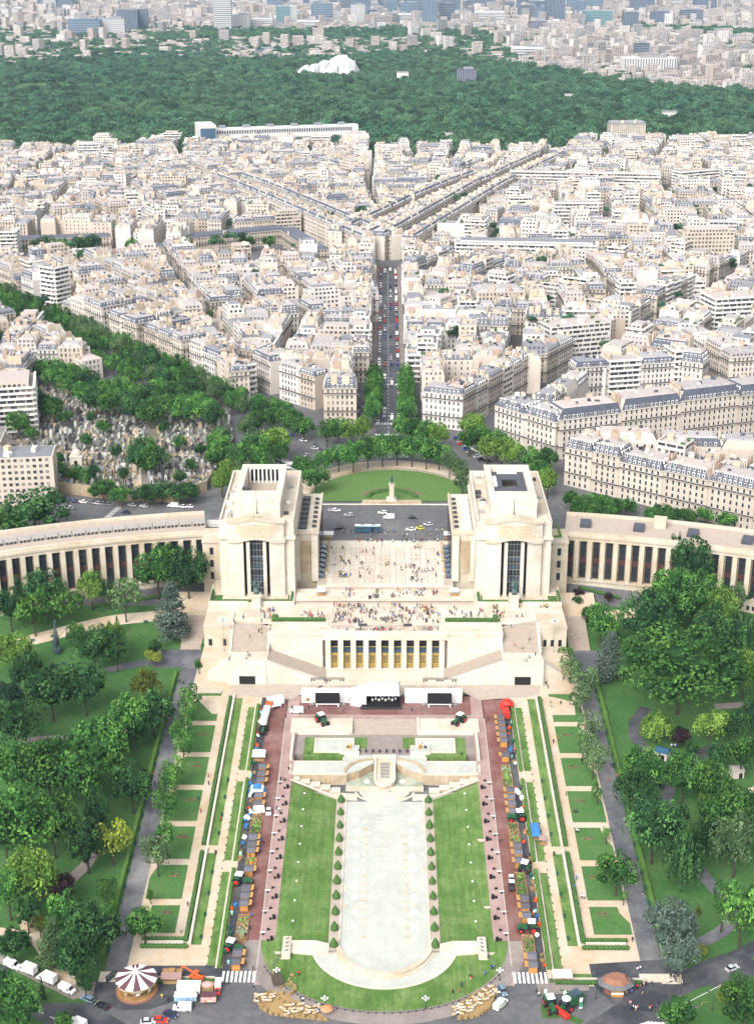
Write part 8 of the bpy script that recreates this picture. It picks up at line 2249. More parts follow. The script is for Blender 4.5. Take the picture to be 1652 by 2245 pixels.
# speakers and floodlights along the lawns
spk = MB(); spk.box(0,0,0,.75,.8,1.35, bottom=True); spk = spk.mesh("cabinet", M["black"]); grl = MB(); grl.box(0,-.42,.1,.6,.04,1.1); grl = grl.mesh("speaker_grille", M["dark_grey"])
mon = MB(); extrude_profile(mon, [(-.45,0),(.45,0),(.3,.5),(-.35,.42)],.6); mon = mon.mesh("wedge", M["black"])
fl = MB(); fl.tube((0,0,0),(0,0,.9),.04); fl.box(0,0,.8,1.7,.14,.2); fl = fl.mesh("light_bar", M["white_metal"]); flb = MB(); flb.box(0,.1,0,.6,.6,.35); flb = flb.mesh("light_base", M["black"])
disc = MB(); disc.ring(0,0,[(.32,0),(.34,.22),(.15,.4)],10); disc = disc.mesh("lamp_dome", M["white_metal"])
lst, l2, l3 = [],[],[]
for S in (-1,1):
 sd = "carousel" if S < 0 else "kiosk"
 for k in range(9):
  y = 357 + k * 9.6
  t = thing("loudspeaker", "", "speaker", (S * 33.3, y, Zg(0, y) + .1), S * R(90) + .3, "black speakers along the lawn edges"); put("cabinet", spk, t); put("speaker_grille", grl, t); put("monitor", mon, t, (S * .1,-1.1,0)); lst.append((t, f"black loudspeaker at the long lawn edge on the {sd} side"))
  t = thing("stage_monitor", "", "speaker", (S * 34.6, y + 4.6, Zg(0, y + 4.6) + .1),.4, "small black monitors on the pink walk"); put("wedge", mon, t); l2.append((t, f"small black monitor on the {sd}-side pink walk"))
  t = thing("light_bar", "", "lamp", (S * 36.1, y + 2.4, Zg(0, y + 2.4) + .15),0, "white light bars on the kerbs"); put("bar", fl, t); put("base", flb, t); l3.append((t, f"white light bar on the kerb of the {sd}-side red road"))
  o = put("lawn_lamp", disc, None, (S * 27.5, y - 1, lerp(POOL + .2, Zg(0, y) + .08,(11.0 / 15.8) ** 1.3)), category="lamp", group="white lamps on the long lawns"); l3.append((o, f"white dome lamp on the {sd}-side long lawn"))
rank_labels(lst, (0,340), "the street"); rank_labels(l2,(0,340), "the street"); rank_labels(l3,(0,340), "the street")
lst = []
for k, x in enumerate((-13.5,-9.4,-7.0,-4.6,-2.2,.3,2.8,5.0,7.6,9.6,14.2)):
 t = thing("loudspeaker", "", "speaker", (x + .3,456.2 if abs(x) < 12 else 457.6,6.0),0, "black speakers on the upper plaza edge"); put("cabinet", spk, t).scale = (1,1,1.2 if abs(x) > 12 else .7); put("speaker_grille", grl, t); lst.append((t, "black loudspeaker on the upper plaza above the chute"))
rank_labels(lst, (-34,456), "the carousel-side red road")
# ================================================================== LAMPS, BENCHES
def street_lamp(loc, label, hh=9.0, kind="mast", rot=0.0, group="street lamps"):
 key = ("lamp", kind, hh)
 if key in CARS: return copy_thing(CARS[key], loc, rot, label, group)
 t = thing("street_lamp", label, "street lamp", loc, rot, group)
 b = MB(); b.ring(0,0,[(.22,0),(.22,.6),(.11,.8),(.07, hh)],8); b.build("post", M["dark_grey"] if kind != "mast" else M["steel"], t)
 if kind == "mast":
  b = MB(); b.ring(0,0,[(1.0, hh - .1),(1.1, hh + .1),(.5, hh + .3)],10); b.build("crown_ring", M["steel"], t)
  for k in range(6): a_ = k * 1.047; b = MB(); b.box(1.15 * math.cos(a_),1.15 * math.sin(a_), hh - .1,.7,.5,.3, a_); b.build("lamp_head", M["white_metal"], t)
 elif kind == "globe":
  for k in range(4): a_ = k * 1.57; b = MB(); b.tube((0,0, hh - .5),(.7 * math.cos(a_),.7 * math.sin(a_), hh - .3),.05); b.blob(.75 * math.cos(a_),.75 * math.sin(a_), hh, .3,.3,.34,8,6); b.build("globe", M["white_metal"], t)
  b = MB(); b.blob(0,0, hh + .35,.3,.3,.34,8,6); b.build("globe", M["white_metal"], t)
 else:
  b = MB(); b.tube((0,0, hh),(1.5,0, hh + .3),.06); b.box(1.7,0, hh + .2,.9,.35,.18); b.build("lamp_head", M["dark_grey"], t)
 CARS[key] = t
 return t
street_lamp((-63.5,519,14.4), "tall lamp mast in the court beside the carousel-side grand stairs", 13.5); street_lamp((66.5,519,14.4), "tall lamp mast in the court beside the kiosk-side grand stairs", 13.5)
street_lamp((-24.5,612,24.9), "tall lamp mast on the square left of the blue coach", 13.5); street_lamp((30.0,612,24.9), "tall lamp mast on the square right of the parked cars", 13.5)
for u, v, lab in ((607,2150, "white globe lamp on the half-moon lawn, carousel side"),(1094,2150, "white globe lamp on the half-moon lawn, kiosk side"),(712,2212, "white globe lamp at the lawn rail, carousel side"),(932,2212, "white globe lamp at the lawn rail, kiosk side")):
 x, y, z = on(u, v); street_lamp((x, y, z + .1), lab, 3.6, "globe")
for u, v, lab in ((250,2205, "dark lamp post beside the pale blue estate"),(425,2208, "dark lamp post below the carousel plaza"),(1305,2190, "tall dark lamp post beside the octagonal kiosk"),(1490,2178, "dark lamp post at the street stairs"),(1455,2192, "traffic light post at the street corner"),(1560,2215, "traffic light post on the street island")):
 x, y, z = on(u, v); street_lamp((x, y, z + .1), lab, 10.5 if u == 1305 else 5.5, "arm", rnd.uniform(0,6))
lst = []
bm = MB(); bm.box(0,0,.42,1.8,.5,.08); bm = bm.mesh("seat", M["green_bench"]); bk = MB(); bk.box(0,.25,.55,1.8,.07,.5); bk = bk.mesh("backrest", M["green_bench"]); bl = MB(); bl.box(0,0,0,.1,.45,.42); bl = bl.mesh("leg", M["dark_grey"])
def bench(x, y, z, rot, ph):
 t = thing("park_bench", "", "bench", (x, y, z), rot, "green park benches"); put("seat", bm, t); put("backrest", bk, t); put("leg", bl, t, (-.7,0,0)); put("leg", bl, t, (.7,0,0)); lst.append((t, ph))
for S in (-1,1):
 for k in range(22): y = 352 + k * 7.3; bench(S * 80.6, y, Zg(0, y) + .06, S * R(-90), f"green bench along the {'carousel' if S < 0 else 'kiosk'}-side promenade")
 for k in range(9): y = 358 + k * 10; bench(S * 54.2, y, Zg(0, y) + .02, S * R(-90), f"green bench on the {'carousel' if S < 0 else 'kiosk'}-side garden path")
for u, v in [(225,1340),(250,1338),(275,1336),(72,1407),(117,1398),(163,1390),(320,1366),(360,1363)]: x, y, z = on(u, v); bench(x, y, z + .12, R(10), "dark bench beside the sandy path under the palace wing")
for u, v, r_ in [(124,1462,.1),(140,1458,0),(153,1462,-.6)]: x, y, z = on(u, v); bench(x, y, z + .1, r_, "dark bench in the ring below the pointed trees")
rank_labels(lst, (0,335), "the street")
# ================================================================== CAROUSEL AND KIOSKS
x, y, z = on(301,2172); t = thing("carousel", "round carousel with brown and white striped roof beside the street", "carousel", (x, y, z + .12))
b = MB(); b.ring(0,0,[(5.9,0),(5.9,.45),(5.2,.5)],32); b.build("platform", M["terracotta"], t); b = MB(); b.ring(0,0,[(5.4,.5),(5.3,.56)],32); b.build("deck", M["wood"], t)
b = MB(); b.ring(0,0,[(1.8,.5),(1.8,4.2)],16); b.build("drum", M["straw"], t)
for k in range(16):
 a0_, a1_ = 2 * PI * k / 16,2 * PI * (k + 1) / 16
 b = MB(); ri, ro = .5,5.9
 def q(r, a, zz): return (r * math.cos(a), r * math.sin(a), zz)
 am_ = (a0_ + a1_) / 2
 for u0, u1, s0, s1 in ((0,.5,6.6,5.3),(.5,1,5.3,4.35)):
  r0_, r1_ = lerp(ri, ro, u0), lerp(ri, ro, u1); b.quad(q(r0_, a0_, s0), q(r1_, a0_, s1), q(r1_, a1_, s1), q(r0_, a1_, s0))
 b.build("roof_panel", M["white_cloth"] if k % 2 else M["plum"], t)
 b = MB(); b.quad(q(5.9, a0_, 3.7), q(5.9, a1_, 3.7), q(5.9, a1_, 4.35), q(5.9, a0_, 4.35)); b.quad(q(5.8, a1_, 3.7), q(5.8, a0_, 3.7), q(5.8, a0_, 4.35), q(5.8, a1_, 4.35)); b.build("rounding_board", M["straw"] if k % 2 else M["stone_warm"], t)
b = MB(); b.ring(0,0,[(.95,6.3),(.7,6.9),(.35,7.6),(.12,8.3),(.02,9.0)],12); b.build("finial", M["white_cloth"], t)
for k in range(14):
 a_ = 2 * PI * k / 14; rr = 4.3 if k % 2 else 3.1; hx, hy = rr * math.cos(a_), rr * math.sin(a_); zz = 1.4 + .3 * (k % 3)
 b = MB(); b.tube((hx, hy, .5),(hx, hy, 4.3),.04); pole = b.build("pole", M["gold"], t)
 b = MB(); c_, s_ = -math.sin(a_), math.cos(a_)
 b.blob(hx, hy, zz, .6,.28,.3,8,5, rot=math.atan2(s_, c_)); b.tube((hx + c_ * .45, hy + s_ * .45, zz + .1),(hx + c_ * .75, hy + s_ * .75, zz + .6),.16,.1); b.blob(hx + c_ * .9, hy + s_ * .9, zz + .65,.24,.11,.13,6,4, rot=math.atan2(s_, c_))
 for e1 in (-.35,.35): b.tube((hx + c_ * e1, hy + s_ * e1, zz - .15),(hx + c_ * e1 * 1.5, hy + s_ * e1 * 1.5, zz - .8),.08,.05)
 b.build("horse", M["white_paint"] if k % 3 else M["wool"], t)
for k in range(8): a_ = 2 * PI * k / 8; b = MB(); b.tube((5.5 * math.cos(a_),5.5 * math.sin(a_),.5),(5.5 * math.cos(a_),5.5 * math.sin(a_),4.2),.09); b.build("column", M["gold"], t)
x, y, z = on(1348,2172); t = thing("octagonal_kiosk", "octagonal kiosk with terracotta roof over a slate skirt at the street corner", "kiosk", (x, y, z + .13))
oc = lambda r, s=1.0: [(r * math.cos(PI / 8 + k * PI / 4), s * r * math.sin(PI / 8 + k * PI / 4)) for k in range(8)]
b = MB(); b.frustum(oc(5.4,.75),2.9, oc(4.0,.75),3.7); b.build("slate_skirt", M["tile_slate"], t); b = MB(); b.frustum(oc(3.7,.75),3.7, oc(2.7,.7),4.9, cap=0); b.frustum(oc(4.0,.75),3.68, oc(3.6,.75),3.72); b.build("roof", M["terracotta"], t)
b = MB(); b.prism(oc(3.6,.75),0,2.95); b.build("wall", M["kiosk_red"], t); b = MB(); b.box(0,-2.75,1.0,3.6,.5,.25); b.box(0,-2.6,1.3,3.4,.1,1.2, mi=1); b.build("counter", [M["white_paint"], M["straw"]], t); b = MB(); b.box(0,-2.95,.1,3.4,.1,.8); b.build("counter_front", M["wood_orange"], t)
for k in range(8): p = oc(5.0,.75)[k]; b = MB(); b.tube((*p, 0),(*p, 2.95),.07); b.build("post", M["dark_grey"], t)
x, y, z = on(378,2150); t = thing("snack_kiosk", "brown snack kiosk with stepped awning beside the carousel", "kiosk", (x, y, z + .12))
b = MB(); b.box(0,0,0,5.0,2.8,2.3); b.build("wall", M["kiosk_red"], t)
b = MB()
for k in range(4): b.quad((-2.9,-2.4 + k * .5,2.3 + k * .22),(2.9,-2.4 + k * .5,2.3 + k * .22),(2.9,-1.95 + k * .5,2.5 + k * .22),(-2.9,-1.95 + k * .5,2.5 + k * .22))
b.build("awning", M["pink_pave"], t); b = MB(); b.box(0,.4,2.3,5.6,3.2,.25); b.box(0,.6,2.55,1.6,1.4,.8); b.build("roof", M["wood"], t); b = MB(); b.box(0,-1.6,.2,4.6,.5,.9); b.build("counter", M["straw"], t)
for u, v, r_, nm, lab in ((1385,1660,-.5, "blue_bus", "small shed with blue roof beside the curved dark path"),(1440,1722,-.2, "green_paint", "dark green shed beside the park path"),(1612,1700,.15, "roof_grey", "pale concrete hut beside the sandy playground")):
 x, y, z = on(u if u != 1385 else 1450, v); t = thing("park_shed", lab, "shed", (x, y, z), r_); sx = 4.5 if nm != "roof_grey" else 4
 b = MB(); b.box(0,0,-.3, sx, 4.2,3.2); b.build("wall", M["dark_grey"] if nm == "green_paint" else M["stone_pale"], t); b = MB(); lo = [(-sx / 2 - .3,-2.4),(sx / 2 + .3,-2.4),(sx / 2 + .3,2.4),(-sx / 2 - .3,2.4)]; b.frustum(lo, 2.9,[(-sx / 2,-.1),(sx / 2,-.1),(sx / 2,.1),(-sx / 2,.1)],3.9, cap=0); b.build("roof", M[nm], t); b = MB(); b.box(.8,-2.15,0,1.2,.12,2.1); b.build("door", M["black"], t)
for u, v, lab, m_ in ((717,1178, "kiosk with pale canopy at the square corner by the carousel-side pavilion", "stone_pale"),(976,1180, "red kiosk with white canopy at the square corner by the kiosk-side pavilion", "kiosk_red")):
 S = -1 if u < 800 else 1; t = thing("souvenir_kiosk", lab, "kiosk", (S * 27.0 + 1.5,611.5,25.0)); b = MB(); b.box(0,0,0,3.2,2.6,2.4); b.build("wall", M[m_], t); b = MB(); b.box(0,-.4,2.4,4.4,4.2,.25); b.build("canopy", M["white_cloth"], t); b = MB(); b.box(0,-1.4,.2,3.0,.4,.9); b.build("counter", M["wood"], t)
# stairs from the street to the kiosk-side promenade, and bus shelter
for S, u in ((1,1440),(-1,275)):
 x = S * 77.3 + (1.5 if S > 0 else 0); h = MB()
 for k in range(7): h.box(x, 338.6 + k * .62,-.2,12 if S > 0 else 8,.66,.3 + k * .1)
 h.build("street_stairs", M["stone_pale"], None, kind='structure')
x, y, z = on(246,2152); t = thing("bus_shelter", "dark glass shelter beside the carousel plaza", "shelter", (x, y, z + .12), R(60)); b = MB(); b.box(0,.6,.2,3.6,.08,2.1); b.build("glass_wall", M["glass_blue"], t); b = MB(); b.box(0,0,2.35,4.0,1.5,.12); b.build("roof", M["dark_grey"], t)
for q in (-1.7,1.7): b = MB(); b.tube((q, .5,0),(q, .5,2.35),.06); b.build("post", M["dark_grey"], t)
# ================================================================== STRAW PENS WITH SHEEP
bale = MB(); bale.box(0,0,0,1.15,.6,.5, bottom=True); bale = bale.mesh("straw_bale", M["straw"])
sh_b = MB(); sh_b.blob(0,0,.62,.62,.32,.33,9,6, jit=.06); sh_b = sh_b.mesh("fleece", M["wool"]); sh_h = MB(); sh_h.tube((.5,0,.72),(.72,0,.85),.14,.12); sh_h.blob(.82,0,.84,.2,.11,.13,7,5); sh_h.tube((.72,.1,.93),(.66,.24,.9),.04,.03,4); sh_h.tube((.72,-.1,.93),(.66,-.24,.9),.04,.03,4); sh_h = sh_h.mesh("head", M["white_paint"])
sh_l = MB(); sh_l.tube((0,0,.42),(0.02,0,.2),.08,.05,5); sh_l.tube((.02,0,.2),(0,0,0),.05,.045,5); sh_l = sh_l.mesh("leg", M["stairs"])
lst, l2 = [],[]
def put_bale(x, y, z, rot, ph): o = put("straw_bale", bale, None, (x, y, z), rot, category="straw bale", group="straw bales round the sheep pens"); s = rnd.uniform(.95,1.15); o.scale = (s, s, s); lst.append((o, ph))
def put_sheep(x, y, z, rot, ph):
 t = thing("sheep", "", "sheep", (x, y, z), rot, "sheep in the straw pens", rnd.uniform(1.15,1.35)); put("fleece", sh_b, t); put("head", sh_h, t)
 for q, w in ((.36,.17),(.36,-.17),(-.36,.17),(-.36,-.17)): put("leg", sh_l, t, (q, w, 0))
 l2.append((t, ph))
def fence_line(pts, ph, dbl=True):
 for (u0, v0),(u1, v1) in zip(pts, pts[1:]):
  a, b = Vector((*P(u0, v0),0)), Vector((*P(u1, v1),0)); n = max(1, int((b - a).length / 1.35)); d = b - a
  for k in range(n):
   p = a + d * ((k + .5) / n); put_bale(p.x + rnd.uniform(-.1,.1), p.y + rnd.uniform(-.1,.1),.14, math.atan2(d.y, d.x) + rnd.uniform(-.15,.15), ph)
   if dbl and rnd.random() < .6: put_bale(p.x, p.y, .76, math.atan2(d.y, d.x) + rnd.uniform(-.2,.2), ph)
fence_line([(568,2180),(566,2200),(576,2216),(600,2226),(636,2230),(680,2234),(720,2238)], "straw bale round the carousel-side sheep pen")
fence_line([(585,2172),(602,2188),(625,2200),(660,2206),(690,2212)], "straw bale round the carousel-side sheep pen", False)
fence_line([(610,2168),(635,2158),(650,2172),(636,2184),(612,2180)], "straw bale of the round pen by the crossing")
fence_line([(1000,2236),(1040,2232),(1072,2214),(1082,2186)], "straw bale round the kiosk-side sheep pen"); fence_line([(1010,2204),(1040,2182),(1066,2168),(1078,2178)], "straw bale round the kiosk-side sheep pen", False)
for u, v in ((640,2140),(612,2128),(600,2132),(1218,2224),(634,2150)): x, y = P(u, v); put_bale(x, y, .2, rnd.uniform(0,3), "single straw bale lying near the lawn edge")
for cx_, cy_, n, ph in ((580,2190,9, "sheep crowded by the crossing end of the carousel-side pen"),(640,2214,10, "sheep in the middle of the carousel-side pen"),(690,2218,8, "sheep at the umbrella end of the carousel-side pen"),(1046,2190,18, "sheep in the kiosk-side straw pen"),(1012,2218,8, "sheep at the lower end of the kiosk-side pen")):
 for k in range(n):
  if n == 18: u, v = cx_ - 34 + (k // 3) * 13 + (k % 3) * 5, cy_ + 18 - (k // 3) * 8 + (k % 3) * 6
  else: u, v = cx_ - 16 + (k % 3) * 15 + rnd.uniform(-4,4), cy_ - 5 + (k // 3) * 7 + rnd.uniform(-2,2)
  x, y = P(u, v); put_sheep(x, y, .14, rnd.choice((0,.4,2.8,3.3,-.5)), ph)
rank_labels(lst, (0,322), "the axis"); rank_labels(l2,(0,322), "the axis")
h = MB(); pen = [P(u, v) for u, v in ((566,2180),(600,2172),(690,2212),(722,2240),(640,2232),(572,2216))]; h.face([(*p, .16) for p in (pen if area(pen) > 0 else pen[::-1])]); pen = [P(u, v) for u, v in ((1004,2238),(1014,2202),(1066,2168),(1084,2180),(1074,2216))]; h.face([(*p, .16) for p in (pen if area(pen) > 0 else pen[::-1])]); h.build("loose_straw", mat("straw_floor", (.30,.20,.09),.3,1.2), None, kind='stuff')
x, y = P(716,2226); t = thing("sunshade", "orange round sunshade at the end of the sheep pen", "sunshade", (x, y, .1)); b = MB(); b.ring(0,0,[(1.7,2.2),(1.1,2.6),(.05,2.9)],10); b.build("canopy", mat("sunshade_orange", (.62,.22,.10),.1,1), t); b = MB(); b.tube((0,0,0),(0,0,2.8),.04); b.build("pole", M["steel"], t)
x, y = P(608,2160); t = thing("lean_to", "small brown thatched shelter at the crossing", "shelter", (x, y, .1),.3); b = MB(); b.quad((-1.5,-1.5,1.2),(1.5,-1.5,1.2),(1.5,1.4,2.7),(-1.5,1.4,2.7)); b.quad((-1.5,1.4,2.6),(1.5,1.4,2.6),(1.5,-1.5,1.1),(-1.5,-1.5,1.1)); b.build("roof", M["bark"], t)
for px, py, hh_ in ((-1.4,-1.3,1.3),(1.4,-1.3,1.3),(-1.4,1.3,2.6),(1.4,1.3,2.6)): b = MB(); b.tube((px, py, 0),(px, py, hh_),.08); b.build("post", M["wood"], t)
# scaffold at the end of the carousel-side pavilion
t = thing("scaffold", "steel scaffold tower with pale netting beside the carousel-side pavilion", "scaffold", (-74.5,596,22),0)
b = MB()
for lv in range(9):
 for sx in range(5):
  b.tube((-6 + sx * 3.2,-4, lv * 2),(-6 + sx * 3.2,-4, lv * 2 + 2),.07, n=4); b.tube((-6 + sx * 3.2,4, lv * 2),(-6 + sx * 3.2,4, lv * 2 + 2),.07, n=4)
 b.tube((-6,-4, lv * 2 + 1),(6.8,-4, lv * 2 + 1),.06, n=4); b.tube((-6,4, lv * 2 + 1),(6.8,4, lv * 2 + 1),.06, n=4)
b.build("tubes", M["steel"], t)
for lv in range(9): b = MB(); b.box(.4,0, lv * 2,13,8.2,.18, bottom=True); b.build("deck", M["scaffold_net"], t);
for lv in (1,3,6,7): b = MB(); b.box(-1 + lv * .6,-4.15, lv * 2 + .2,7,.05,1.5); b.build("netting", M["scaffold_net"], t)
# flower bed row and hedges on the park edge under the wings
hb = MB()
for k in range(46): x, y, z = on(205 + k * 3.6,1332 - k * .55); hb.blob(x, y, z + .6,.9,.7,.8,7,4, jit=.18)
hb.build("hedge", M["hedge"], None, label="low hedge with benches under the carousel-side wing", category="hedge")
hb = MB()
for k in range(40): x, y, z = on(1270 + k * 2.2,1290 + k * .6); hb.blob(x, y, z + .6,.8,.7,.8,7,4, jit=.18)
hb.build("hedge", M["hedge"], None, label="low hedge along the foot of the kiosk-side wing", category="hedge")
hb = MB()
for k in range(24): x, y, z = on(84 + k * 5.2,1032 + k * 1.6); hb.blob(x, y, CZ + .8,1.2,1.0,1.3,7,4, jit=.2)
hb.build("hedge", M["hedge"], None, label="dark hedge along the top of the cemetery wall", category="hedge")
# ================================================================== PEOPLE
def person_mesh(pose):
 """one continuous skinned body; returns vertices and faces, standing about 1.72 m"""
 V, E, Rr = [],[],[]
 def add(p, r, prev=None):
  V.append(p); Rr.append(r)
  if prev is not None: E.append((prev, len(V) - 1))
  return len(V) - 1
 st = {"stand": .06, "walk": .28, "turn": .12}[pose]
 pel = add((0,0,.95),.135); ch = add((0,.0,1.28),.15, pel); nk = add((.02,0,1.48),.06, ch); hd = add((.04,0,1.60),.095, nk); add((.03,0,1.70),.075, hd)
 for s, f in ((1,1),(-1,-1)):
  hip = add((0, s * .10,.86),.10, pel); kn = add((f * st * .6, s * .11,.48),.065, hip); an = add((f * st - .03, s * .11,.09),.045, kn); add((f * st + .13, s * .12,.03),.04, an)
  sh = add((0, s * .19,1.40),.065, ch); el = add((-f * st * .45, s * (.27 if pose != "turn" else .24),1.12),.048, sh); wr = add((-f * st * .6 + .1, s * .25,.88),.035, el); add((-f * st * .6 + .14, s * .25,.80),.03, wr)
 me = bpy.data.meshes.new("figure"); me.from_pydata(V, E, [])
 o = bpy.data.objects.new("figure", me); C.objects.link(o)
 md = o.modifiers.new("skin", 'SKIN'); md.use_smooth_shade = True
 for i, r in enumerate(Rr): me.skin_vertices[0].data[i].radius = (r, r); me.skin_vertices[0].data[i].use_root = (i == 0)
 bpy.context.view_layer.update()
 out = bpy.data.meshes.new_from_object(o.evaluated_get(bpy.context.evaluated_depsgraph_get()))
 bpy.data.objects.remove(o)
 return out
SKIN = mat("skin", (.42,.26,.18),.05,1); HAIR = mat("hair", (.035,.025,.02),.1,1)
CLOTH = {"black": (.012,.012,.015), "dark blue": (.02,.03,.08), "grey": (.13,.13,.14), "white": (.68,.67,.65), "red": (.55,.03,.03), "blue": (.05,.16,.45), "beige": (.40,.31,.20), "green": (.06,.18,.08), "yellow": (.60,.45,.06), "pink": (.55,.25,.28)}
CM = {k: mat("cloth_" + k.replace(" ", "_"), c, .12,2) for k, c in CLOTH.items()}
PMESH = {}; PART = {}
BASEP = {p: person_mesh(p) for p in ("stand", "walk", "turn")}
for p, me in BASEP.items():
 for f in me.polygons:
  z, x = f.center.z, f.center.x; y_ = abs(f.center.y)
  PART.setdefault(p, []).append(3 if z > 1.63 or (z > 1.52 and x < .0) else 0 if z > 1.47 or (z < .90 and y_ > .205) else 1 if z > .93 else 2 if z > .08 else 4)
def person(loc, rot, top, bottom, pose):
 key = (top, bottom, pose)
 if key not in PMESH:
  me = BASEP[pose].copy(); me.name = "figure"; me.materials.clear()
  for m_ in (SKIN, CM[top], CM[bottom], HAIR, M["black"]): me.materials.append(m_)
  me.polygons.foreach_set('material_index', PART[pose])
  PMESH[key] = me
 o = put("person", PMESH[key], None, loc, rot, category="person"); s = rp.uniform(.95,1.08) * 1.06; o.scale = (s, s, s)
 return o
rp = random.Random(4)
PEO = []
TOPS = ["black"] * 5 + ["dark blue"] * 4 + ["grey"] * 3 + ["white"] * 3 + ["red"] * 2 + ["blue"] * 2 + ["beige"] * 2 + ["green", "yellow", "pink"]
BOTS = ["black", "dark blue", "dark blue", "grey", "beige"]
def who(x, y, z, where, group, top=None):
 t = top or rp.choice(TOPS); b = rp.choice(BOTS); ps = rp.choice(("stand", "walk", "walk", "turn"))
 o = person((x, y, z), rp.uniform(0,6.28), t, b, ps); o['group'] = group
 PEO.append((o, f"person in {t} top {where}"))
def cluster(n_, x0, x1, y0, y1, z, where, group, clump=.5, tops=None):
 n = max(2, int(n_ * 1.0))
 cs = [(rp.uniform(x0, x1), rp.uniform(y0, y1)) for _ in range(max(1, n // 5))]
 for k in range(n):
  if rp.random() < clump: c = rp.choice(cs); x, y = c[0] + rp.gauss(0,1.1), c[1] + rp.gauss(0,.9)
  else: x, y = rp.uniform(x0, x1), rp.uniform(y0, y1)
  x, y = min(max(x, x0), x1), min(max(y, y0), y1)
  who(x, y, z if not callable(z) else z(x, y), where, group, rp.choice(tops) if tops else None)
T1, G1 = "on the crowded terrace", "people on the terrace above the theatre"
cluster(80,-20,25,526,543, TZ + .03, T1, G1,.6); cluster(26,-14,22,518.6,520.6, TZ + .03, "at the terrace parapet", "people at the terrace parapet", .7); cluster(10,-34,-24,530.5,536, TZ + .02, T1, G1); cluster(9,26,40,530.5,538, TZ + .02, T1, G1)
cluster(16,44,66,540.5,542.6, TZ + .03, "in a line below the kiosk-side bronze group", "people queueing below the bronze group", .8,["yellow", "green", "white", "black", "yellow"]); cluster(7,-58,-40,527,533, TZ + .02, "beside the carousel-side inlaid square", "people on the terrace corner"); cluster(5,44,56,528,533, TZ + .02, "beside the kiosk-side inlaid square", "people on the terrace corner")
cluster(18,-20,24,548,556,24.03, "on the upper landing", "people on the upper landing", .7); cluster(40,-24,25,561,603,24.8, "on the patterned parvis", "people on the parvis", .6)
cluster(26,-14,30,606.5,608.6,24.8, "at the square edge by the coach", "people beside the blue coach", .7,["dark blue", "dark blue", "black", "white", "red", "blue"])
for S, w in ((-1, "carousel-side"),(1, "kiosk-side")):
 cluster(4, *sorted((S * 47, S * 59)),504.5,511,17.04, f"on the {w} stairs landing", "people on the stairs");
 for k in range(4): yy = rp.uniform(514,523.5); who(S * rp.uniform(48,58), yy, 17 + 6 * math.ceil((yy - 513) / 11.5 * 20) / 20 + .02, f"on the {w} grand stairs", "people on the stairs")
for u, v, t in [(823,1458, None)] and [(402,1460, "blue"),(395,1498, "black"),(402,1500, "grey"),(370,1580, "red"),(376,1577, "black"),(362,1608, "blue"),(338,1700, "red"),(340,1722, "black"),(318,1870, "red"),(270,2052, "black"),(276,2053, "black")]: x, y, z = PT(u, v); who(x, y, z + .07, "on the carousel-side promenade", "people on the promenades", t)
for u, v in [(484,1482),(492,1485),(500,1487),(457,1704),(458,1722),(435,1755),(440,1782),(484,1800),(438,1890),(397,2045),(412,1987),(486,1520)]: x, y, z = PT(u, v); who(x, y, z + .05, "on the carousel-side sandy paths", "people on the sandy paths")
for k in range(9): x, y, z = PT(1290 + rp.uniform(-12,14),1488 + rp.uniform(-8,12)); who(x, y, z + .07, "in the group under the promenade tree", "people on the promenades", "black" if k % 2 else "dark blue")
for u, v, t in [(1277,1530, "black"),(1284,1530, "black"),(1338,1683, "black"),(1343,1683, "black"),(1352,1684, "blue"),(1356,1682, "red"),(1352,1705, "red"),(1362,1707, "red"),(1330,1715, "red"),(1382,1785, "white"),(1410,1925, "grey"),(1408,1963, "black"),(1385,2065, "black"),(1396,2130, "white"),(1402,2128, "white")]: x, y, z = PT(u, v); who(x, y, z + .07, "on the kiosk-side promenade", "people on the promenades", t)
for u, v, t in [(1196,1502, None),(1200,1510, None),(1206,1545, None),(1208,1550, "white"),(1228,1545, "black"),(1212,1630, "black"),(1224,1624, "red"),(1240,1744, None),(1258,1783, "black"),(1263,1783, "black"),(1262,1825, "white"),(1266,1826, "white"),(1262,1930, "blue"),(1258,1950, "blue"),(1274,1970, "white"),(1280,1971, "white")]: x, y, z = PT(u, v); who(x, y, z + .05, "on the kiosk-side sandy paths", "people on the sandy paths", t)
for u, v, t in [(676,1557, "black"),(640,1556, "dark blue"),(752,1560, "blue"),(903,1560, "dark blue"),(1069,1580, "dark blue"),(633,1690, "black"),(616,1712, "black"),(622,1713, "grey"),(560,1850, "black"),(566,1855, "dark blue"),(572,1848, "blue"),(578,1852, "black"),(564,1862, "grey"),(570,1868, "blue"),(556,1880, "black"),(548,1882, "black"),(606,1775, "black"),(612,1780, "white"),(1096,1845, "grey"),(548,2040, "dark blue"),(552,2012, "blue"),(538,2055, "black")]:
 x, y, z = PT(u, v); who(x, y, z + .08, "on the red road by the stalls", "people on the red roads", t)
cluster(12,60,76,333.5,338,.2, "in the crowd before the octagonal kiosk", "people at the kiosk", .6); cluster(12,68,76,327,331,.2, "in the group at the street corner", "people at the street corner", .7)
cluster(4,80,86,338.5,341,.5, "on the street stairs", "people on the street stairs"); cluster(8,-66,-52,329,337,.2, "on the plaza round the carousel", "people round the carousel", .4)
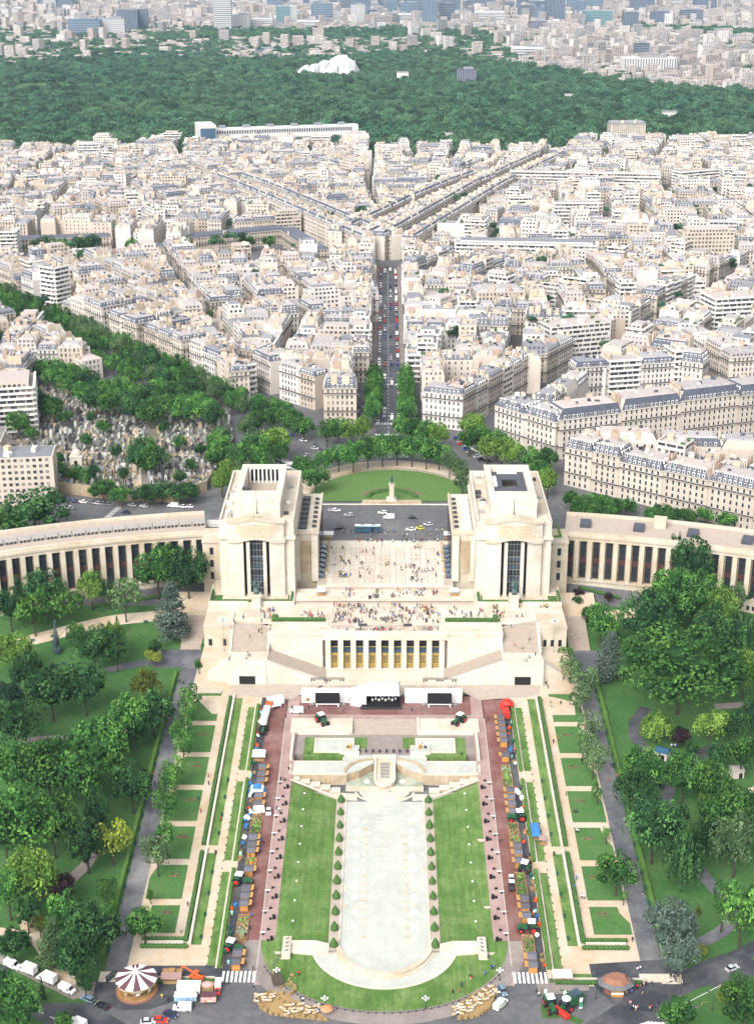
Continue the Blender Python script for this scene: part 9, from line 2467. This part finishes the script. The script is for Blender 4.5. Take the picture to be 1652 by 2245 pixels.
for u, v, t in [(556,2172, "dark blue"),(604,2140, "black"),(610,2142, "black"),(660,2195, "dark blue"),(664,2197, "white"),(655,2140, "red"),(1032,2150, "red"),(1030,2148, "black"),(1010,2164, "dark blue"),(1006,2178, "red"),(992,2180, "black"),(1063,2140, "blue"),(1076,2126, "dark blue"),(1080,2126, "blue"),(700,2222, "blue"),(1175,2178, "black"),(1180,2186, "white"),(1186,2180, "grey"),(555,2128, "black")]:
 x, y, z = PT(u, v); who(x, y, z + .14, "near the sheep pens", "people near the sheep pens", t)
for k in range(4): x, y, z = PT(1470 + k * 4,1640); who(x, y, z + .1, "resting beside the willow", "people on the grass", "blue" if k % 2 else "white")
rank_labels(PEO, (0,500), "the stage")
# the rest of the crowd, past the ones told apart: one joined mass
VA = {}
for (tp, bt, ps), me in PMESH.items(): VA[(tp, bt, ps)] = ([tuple(v.co) for v in me.vertices],[tuple(f.vertices) for f in me.polygons])
cm_mats = [SKIN, HAIR, M["black"]] + [CM[k] for k in CM]; names = list(CM); mass_p = MB(); keys = list(VA)
def extra(n, x0, x1, y0, y1, z):
 cs = [(rp.uniform(x0, x1), rp.uniform(y0, y1)) for _ in range(n // 6 + 1)]
 for _ in range(n):
  c = rp.choice(cs) if rp.random() < .65 else (rp.uniform(x0, x1), rp.uniform(y0, y1)); x, y = min(max(c[0] + rp.gauss(0,1.3), x0), x1), min(max(c[1] + rp.gauss(0,1.0), y0), y1)
  k = rp.choice(keys); vs, fs = VA[k]; a = rp.uniform(0,6.28); ca, sa = math.cos(a) * 1.06, math.sin(a) * 1.06; n0 = len(mass_p.v)
  mass_p.v.extend([(x + p[0] * ca - p[1] * sa, y + p[0] * sa + p[1] * ca, z + p[2] * 1.06) for p in vs]); mass_p.f.extend([tuple(i + n0 for i in f) for f in fs])
  tr = {0: 0,1: 3 + names.index(k[0]),2: 3 + names.index(k[1]),3: 1,4: 2}; mass_p.m.extend([tr[q] for q in PART[k[2]]]); mass_p.t.extend([.5] * len(fs))
extra(110,-21,25,527,543, TZ + .03); extra(46,-20,24,547.5,556.5,24.03); extra(26,-21,21,518.7,520.6, TZ + .03); extra(60,-24,25,562,603,24.8); extra(24,27,52,529,540, TZ + .03); extra(18,-52,-27,529,540, TZ + .03); extra(30,-22,26,612,619,25.1)
mass_p.build("crowd", cm_mats, None, kind='stuff', label="rest of the crowd strolling on terrace, parvis and square")
print("people", len(PEO))
# ================================================================== AIR
# pale even haze filling one closed box round camera and scene
hz = bpy.data.materials.new("haze"); hz.use_nodes = True
n_, l_ = hz.node_tree.nodes, hz.node_tree.links; n_.clear()
o_ = n_.new("ShaderNodeOutputMaterial"); v_ = n_.new("ShaderNodeVolumePrincipled")
v_.inputs["Color"].default_value = (0.58,0.78,0.98,1); v_.inputs["Density"].default_value = 0.000030; v_.inputs["Anisotropy"].default_value = 0.0
l_.new(v_.outputs[0], o_.inputs["Volume"])
h = MB(); h.box(0,7900,-5,26000,24400,315, bottom=True)
hazebox = h.build("haze", hz, None, kind='stuff')
